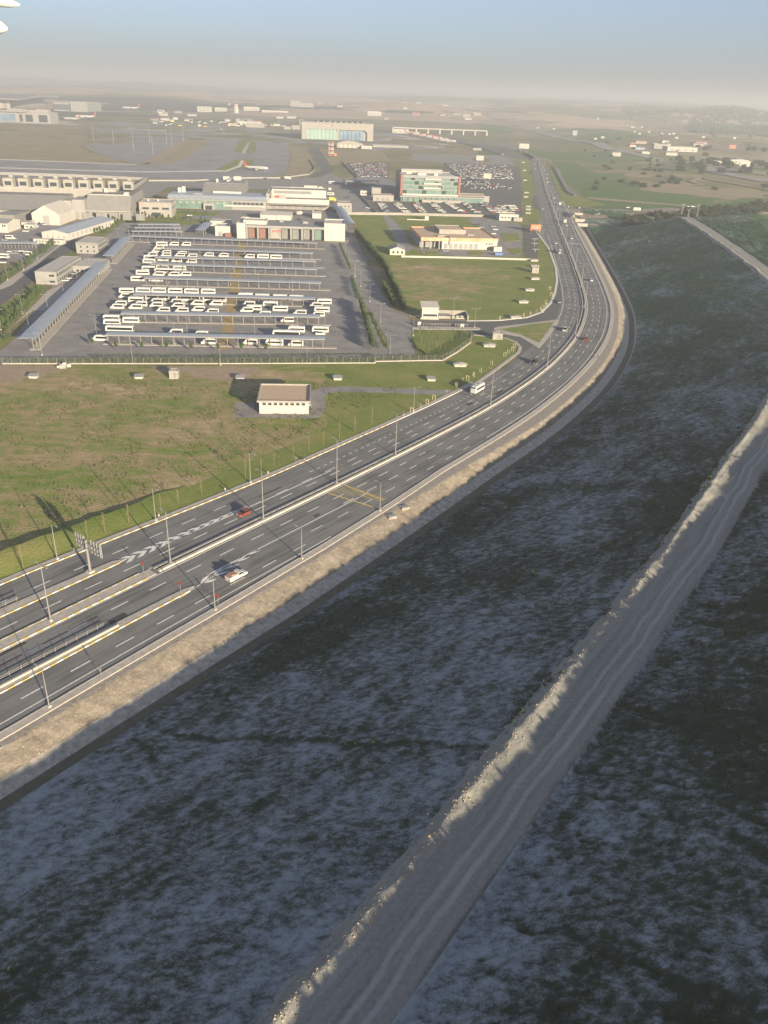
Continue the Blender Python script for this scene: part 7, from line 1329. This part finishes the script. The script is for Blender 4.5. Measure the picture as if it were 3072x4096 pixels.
# scattered far sheds
for k in range(54):
    f_, x, y = random.choice([(Q2, random.uniform(0, 500), random.uniform(300, 345)), (Q2, random.uniform(560, 1300), random.uniform(212, 300)), (Q3, random.uniform(700, 1300), random.uniform(375, 425)), (P8, random.uniform(0, 700), random.uniform(300, 400)), (Q2, random.uniform(1000, 1650), random.uniform(240, 330))])
    p = f_(x, y); w_ = random.uniform(10, 34); b = Bld('far_shed', 'tiny pale shed scattered over the distant airport plain', 'building', p, random.uniform(-.2, .3), 'sheds scattered over the distant plain'); b.e.location.z = float(land_z(np.array([p.x]), np.array([p.y]))[0]) - .3
    b.gable(0, w_, 0, random.uniform(8, 18), random.uniform(3.5, 7), random.uniform(7.2, 9), random.choice([WHITE, CREAM, GREYL, WHITE]), random.choice([GREYL, WHITE, REDP, GREYP]), 'x')
# billboards
for f_, p, w_, h0, h1, lab, m_ in ((Q3, (358, 405), 20, 8, 17, 'big white billboard where the approach road joins', WHITE), (Q3, (135, 465), 12, 6, 13, 'white billboard at the back of the storage lot', WHITE), (Q3, (173, 556), 10, 4, 10, 'white billboard inside the big car park', WHITE), (Q3, (1450, 412), 15, 6, 14, 'red and white billboard among the far trees', mat('faded_red_print', (0.42, 0.17, 0.13), .7, .2, .3)), (Q3, (1505, 498), 12, 4, 13, 'left panel of a pair of white billboards below the far trees', WHITE), (Q3, (1522, 498), 12, 4, 13, 'right panel of a pair of white billboards below the far trees', WHITE), (Q3, (636, 340), 12, 8, 20, 'blue and white billboard by the motorway', mat('faded_blue_print', (0.30, 0.36, 0.46), .7, .2, .3))):
    b = Bld('billboard', lab, 'billboard', f_(*p), R_(-4)); zb = float(land_z(np.array([b.o.x]), np.array([b.o.y]))[0]); b.e.location.z = zb; b.box('panel', 0, w_, 0, .5, h0, h1, m_); b.box('frame', -.3, w_ + .3, .5, .9, h0 - .3, h1 + .3, GREYD); [b.box('leg', w_ * q - .3, w_ * q + .3, .9, 1.5, 0, h0 + 1, GALV) for q in (.2, .8)]
for k in range(16):
    p = Q3(*random.choice([(1005, 340), (1020, 318), (1010, 336), (1040, 342), (1140, 322), (1158, 322), (1125, 340), (1225, 370), (1260, 368), (1300, 372), (1380, 374), (900, 288), (870, 290), (780, 258), (465, 285), (515, 215), (690, 360), (830, 385)])); b = Bld('motorway_sign', 'tiny white motorway sign board on the far plain', 'sign', (p.x + random.uniform(-60, 60), p.y + random.uniform(-60, 60), 0), 0, 'motorway sign boards on the far plain'); b.e.location.z = float(land_z(np.array([b.o.x]), np.array([b.o.y]))[0]); b.box('panel', 0, 8, 0, .5, 3, 7, WHITE); b.box('leg', 3.7, 4.3, .5, 1, 0, 4, GALV)
# viaduct and far roads
vd = thing('viaduct', 'long low concrete viaduct carrying a road to the terminal', 'bridge', Q3(0, 335)); o0 = Q3(0, 335); A_ = Q3(-300, 300); B_ = Q3(190, 318)
mb = MB(); d = (B_ - A_).normalized(); nn = Vector((-d.y, d.x, 0)) * 8; mb.add([A_ - nn, B_ - nn, B_ + nn, A_ + nn] + [v + Vector((0, 0, 2.5)) for v in (A_ - nn, B_ - nn, B_ + nn, A_ + nn)], [(0, 1, 2, 3), (4, 5, 6, 7), (0, 1, 5, 4), (1, 2, 6, 5), (2, 3, 7, 6), (3, 0, 4, 7)]); dk = mb.build('deck', CONC, vd); dk.location = Vector((-o0.x, -o0.y, 12))
for k in range(9): p = A_ + (B_ - A_) * (k / 8); mb = MB(); mb.box(-2, 2, -5, 5, 0, 12.2); mb.build('pier', CONC, vd, p - o0, math.atan2(d.y, d.x))
wall_run('ramp_wall', 'concrete ramp parapet descending from the viaduct to the highway', [Q3(0, 338), Q3(120, 372), Q3(275, 418)], 1.2, 3, CONC)
def on_land(name, P, half, m):
    P = [Vector((p[0], p[1], 0)) for p in P]; X = []; Y = []; 
    for a, b in zip(P[:-1], P[1:]):
        n = max(2, int((b - a).length / 25)); dd = (b - a).normalized(); q = Vector((-dd.y, dd.x, 0)) * half
        for k in range(n): c = a + (b - a) * (k / n); X.append([c.x - q.x, c.x + q.x]); Y.append([c.y - q.y, c.y + q.y])
    X = np.array(X); Y = np.array(Y); Z = land_z(X, Y) + 1.2; struct(put(name, grid_mesh(name, X, Y, Z, m)))
on_land('motorway', [Q3(1659, 560), Q3(1400, 515), Q3(1230, 460), Q3(1100, 440), Q3(800, 395), Q3(600, 340), Q3(400, 285), Q3(150, 230)], 16, ASPH_A); on_land('motorway', [Q3(1659, 530), Q3(1500, 515), Q3(1300, 470)], 10, ASPH_A); on_land('dirt_road', [Q3(1659, 600), Q3(1300, 540), Q3(1260, 560), Q3(1340, 580)], 5, DIRT)
# far wood on the right-hand ridge: one mass
nw = 5200; wx = []; r_ = np.random.default_rng(3); cx = []
for k in range(nw):
    q = r_.random(); p = Q3(900 + 800 * q + r_.normal(0, 10), 232 + 30 * q + r_.normal(0, 9)) if k % 3 else Q3(1250 + 420 * q, 285 + 18 * q + r_.normal(0, 12)); cx.append((p.x, p.y))
cx = np.array(cx); cz = land_z(cx[:, 0], cx[:, 1]); VV_ = np.zeros((nw, 3, 3, 3))
for k in range(3):
    a = r_.random(nw) * 3.14; w2 = 7 + 6 * r_.random(nw); hh = 9 + 7 * r_.random(nw)
    VV_[:, k, 0] = np.stack([cx[:, 0] - np.cos(a) * w2, cx[:, 1] - np.sin(a) * w2, cz - 1], -1); VV_[:, k, 1] = np.stack([cx[:, 0] + np.cos(a) * w2, cx[:, 1] + np.sin(a) * w2, cz + hh * .3], -1); VV_[:, k, 2] = np.stack([cx[:, 0] + r_.normal(0, 2, nw), cx[:, 1], cz + hh], -1)
o = stuff(put('far_wood', tri_mesh('far_wood', VV_, LEAF_D))); o['label'] = 'dark band of distant woodland on the right hand ridge'; o['category'] = 'wood'
# tip of the aircraft's own wing
def ray(p, d_): v = (cF * FOC + cR * (p[0] - 1536) - cU * (p[1] - 2048)).normalized(); return Vector((0, 0, CAM_H)) + v * d_
wg = thing('aircraft_wing', 'white trailing edge and flap fairings of an aircraft wing overhead', 'aircraft wing', ray((-300, -200), 14)); o0 = ray((-300, -200), 14)
def pod(a, b, r, m, flat=.6):
    mb = MB(); q = (b - a).normalized().to_track_quat('Z', 'Y'); vs = []; n = 12; st_ = [(0, .7), (.4, 1), (.75, .8), (.92, .5), (1, .12)]
    for k, s_ in st_:
        for j in range(n): vs.append(a + (b - a) * k - o0 + q @ Vector((math.cos(6.283 * j / n) * r * s_ * flat, math.sin(6.283 * j / n) * r * s_, 0)))
    mb.add(vs, [(i * n + j, i * n + (j + 1) % n, (i + 1) * n + (j + 1) % n, (i + 1) * n + j) for i in range(4) for j in range(n)] + [tuple(range(n)), tuple(4 * n + j for j in range(n))]); mb.build('flap_fairing', m, wg, smooth=True)
pod(ray((-420, -70), 13), ray((80, 20), 12), .09, WHITEV); pod(ray((-300, 40), 11), ray((30, 116), 10.5), .12, WHITEV, .8)
mb = MB(); a_ = [ray((-700, -260), 16), ray((260, -150), 15), ray((150, -2), 13), ray((-700, -10), 13)]; vs = [v - o0 for v in a_]; mb.add(vs + [v + Vector((0, 0, .25)) for v in vs], [(0, 1, 2, 3), (4, 7, 6, 5), (0, 4, 5, 1), (1, 5, 6, 2), (2, 6, 7, 3), (3, 7, 4, 0)]); mb.build('wing_panel', GREYL, wg)
for p in (BUS_M, BUS_I, BUS_C, T_DARK): remove_tree(p)
# ------------------------------------------------------------------ the air
mb = MB(); mb.box(-22000, 22000, -900, 28000, -31, 195)
hz = mb.build('haze', []); stuff(hz); hz['label'] = 'thin pale haze over the airport and hills'; hz['category'] = 'haze'
hm = bpy.data.materials.new('haze'); hm.use_nodes = True; hn = hm.node_tree.nodes; hn.clear()
ho = hn.new('ShaderNodeOutputMaterial'); hv = hn.new('ShaderNodeVolumePrincipled')
hv.inputs['Color'].default_value = (0.81, 0.84, 0.86, 1); hv.inputs['Density'].default_value = HAZE; hv.inputs['Anisotropy'].default_value = 0.15
hm.node_tree.links.new(hv.outputs[0], ho.inputs['Volume']); hz.data.materials.append(hm)
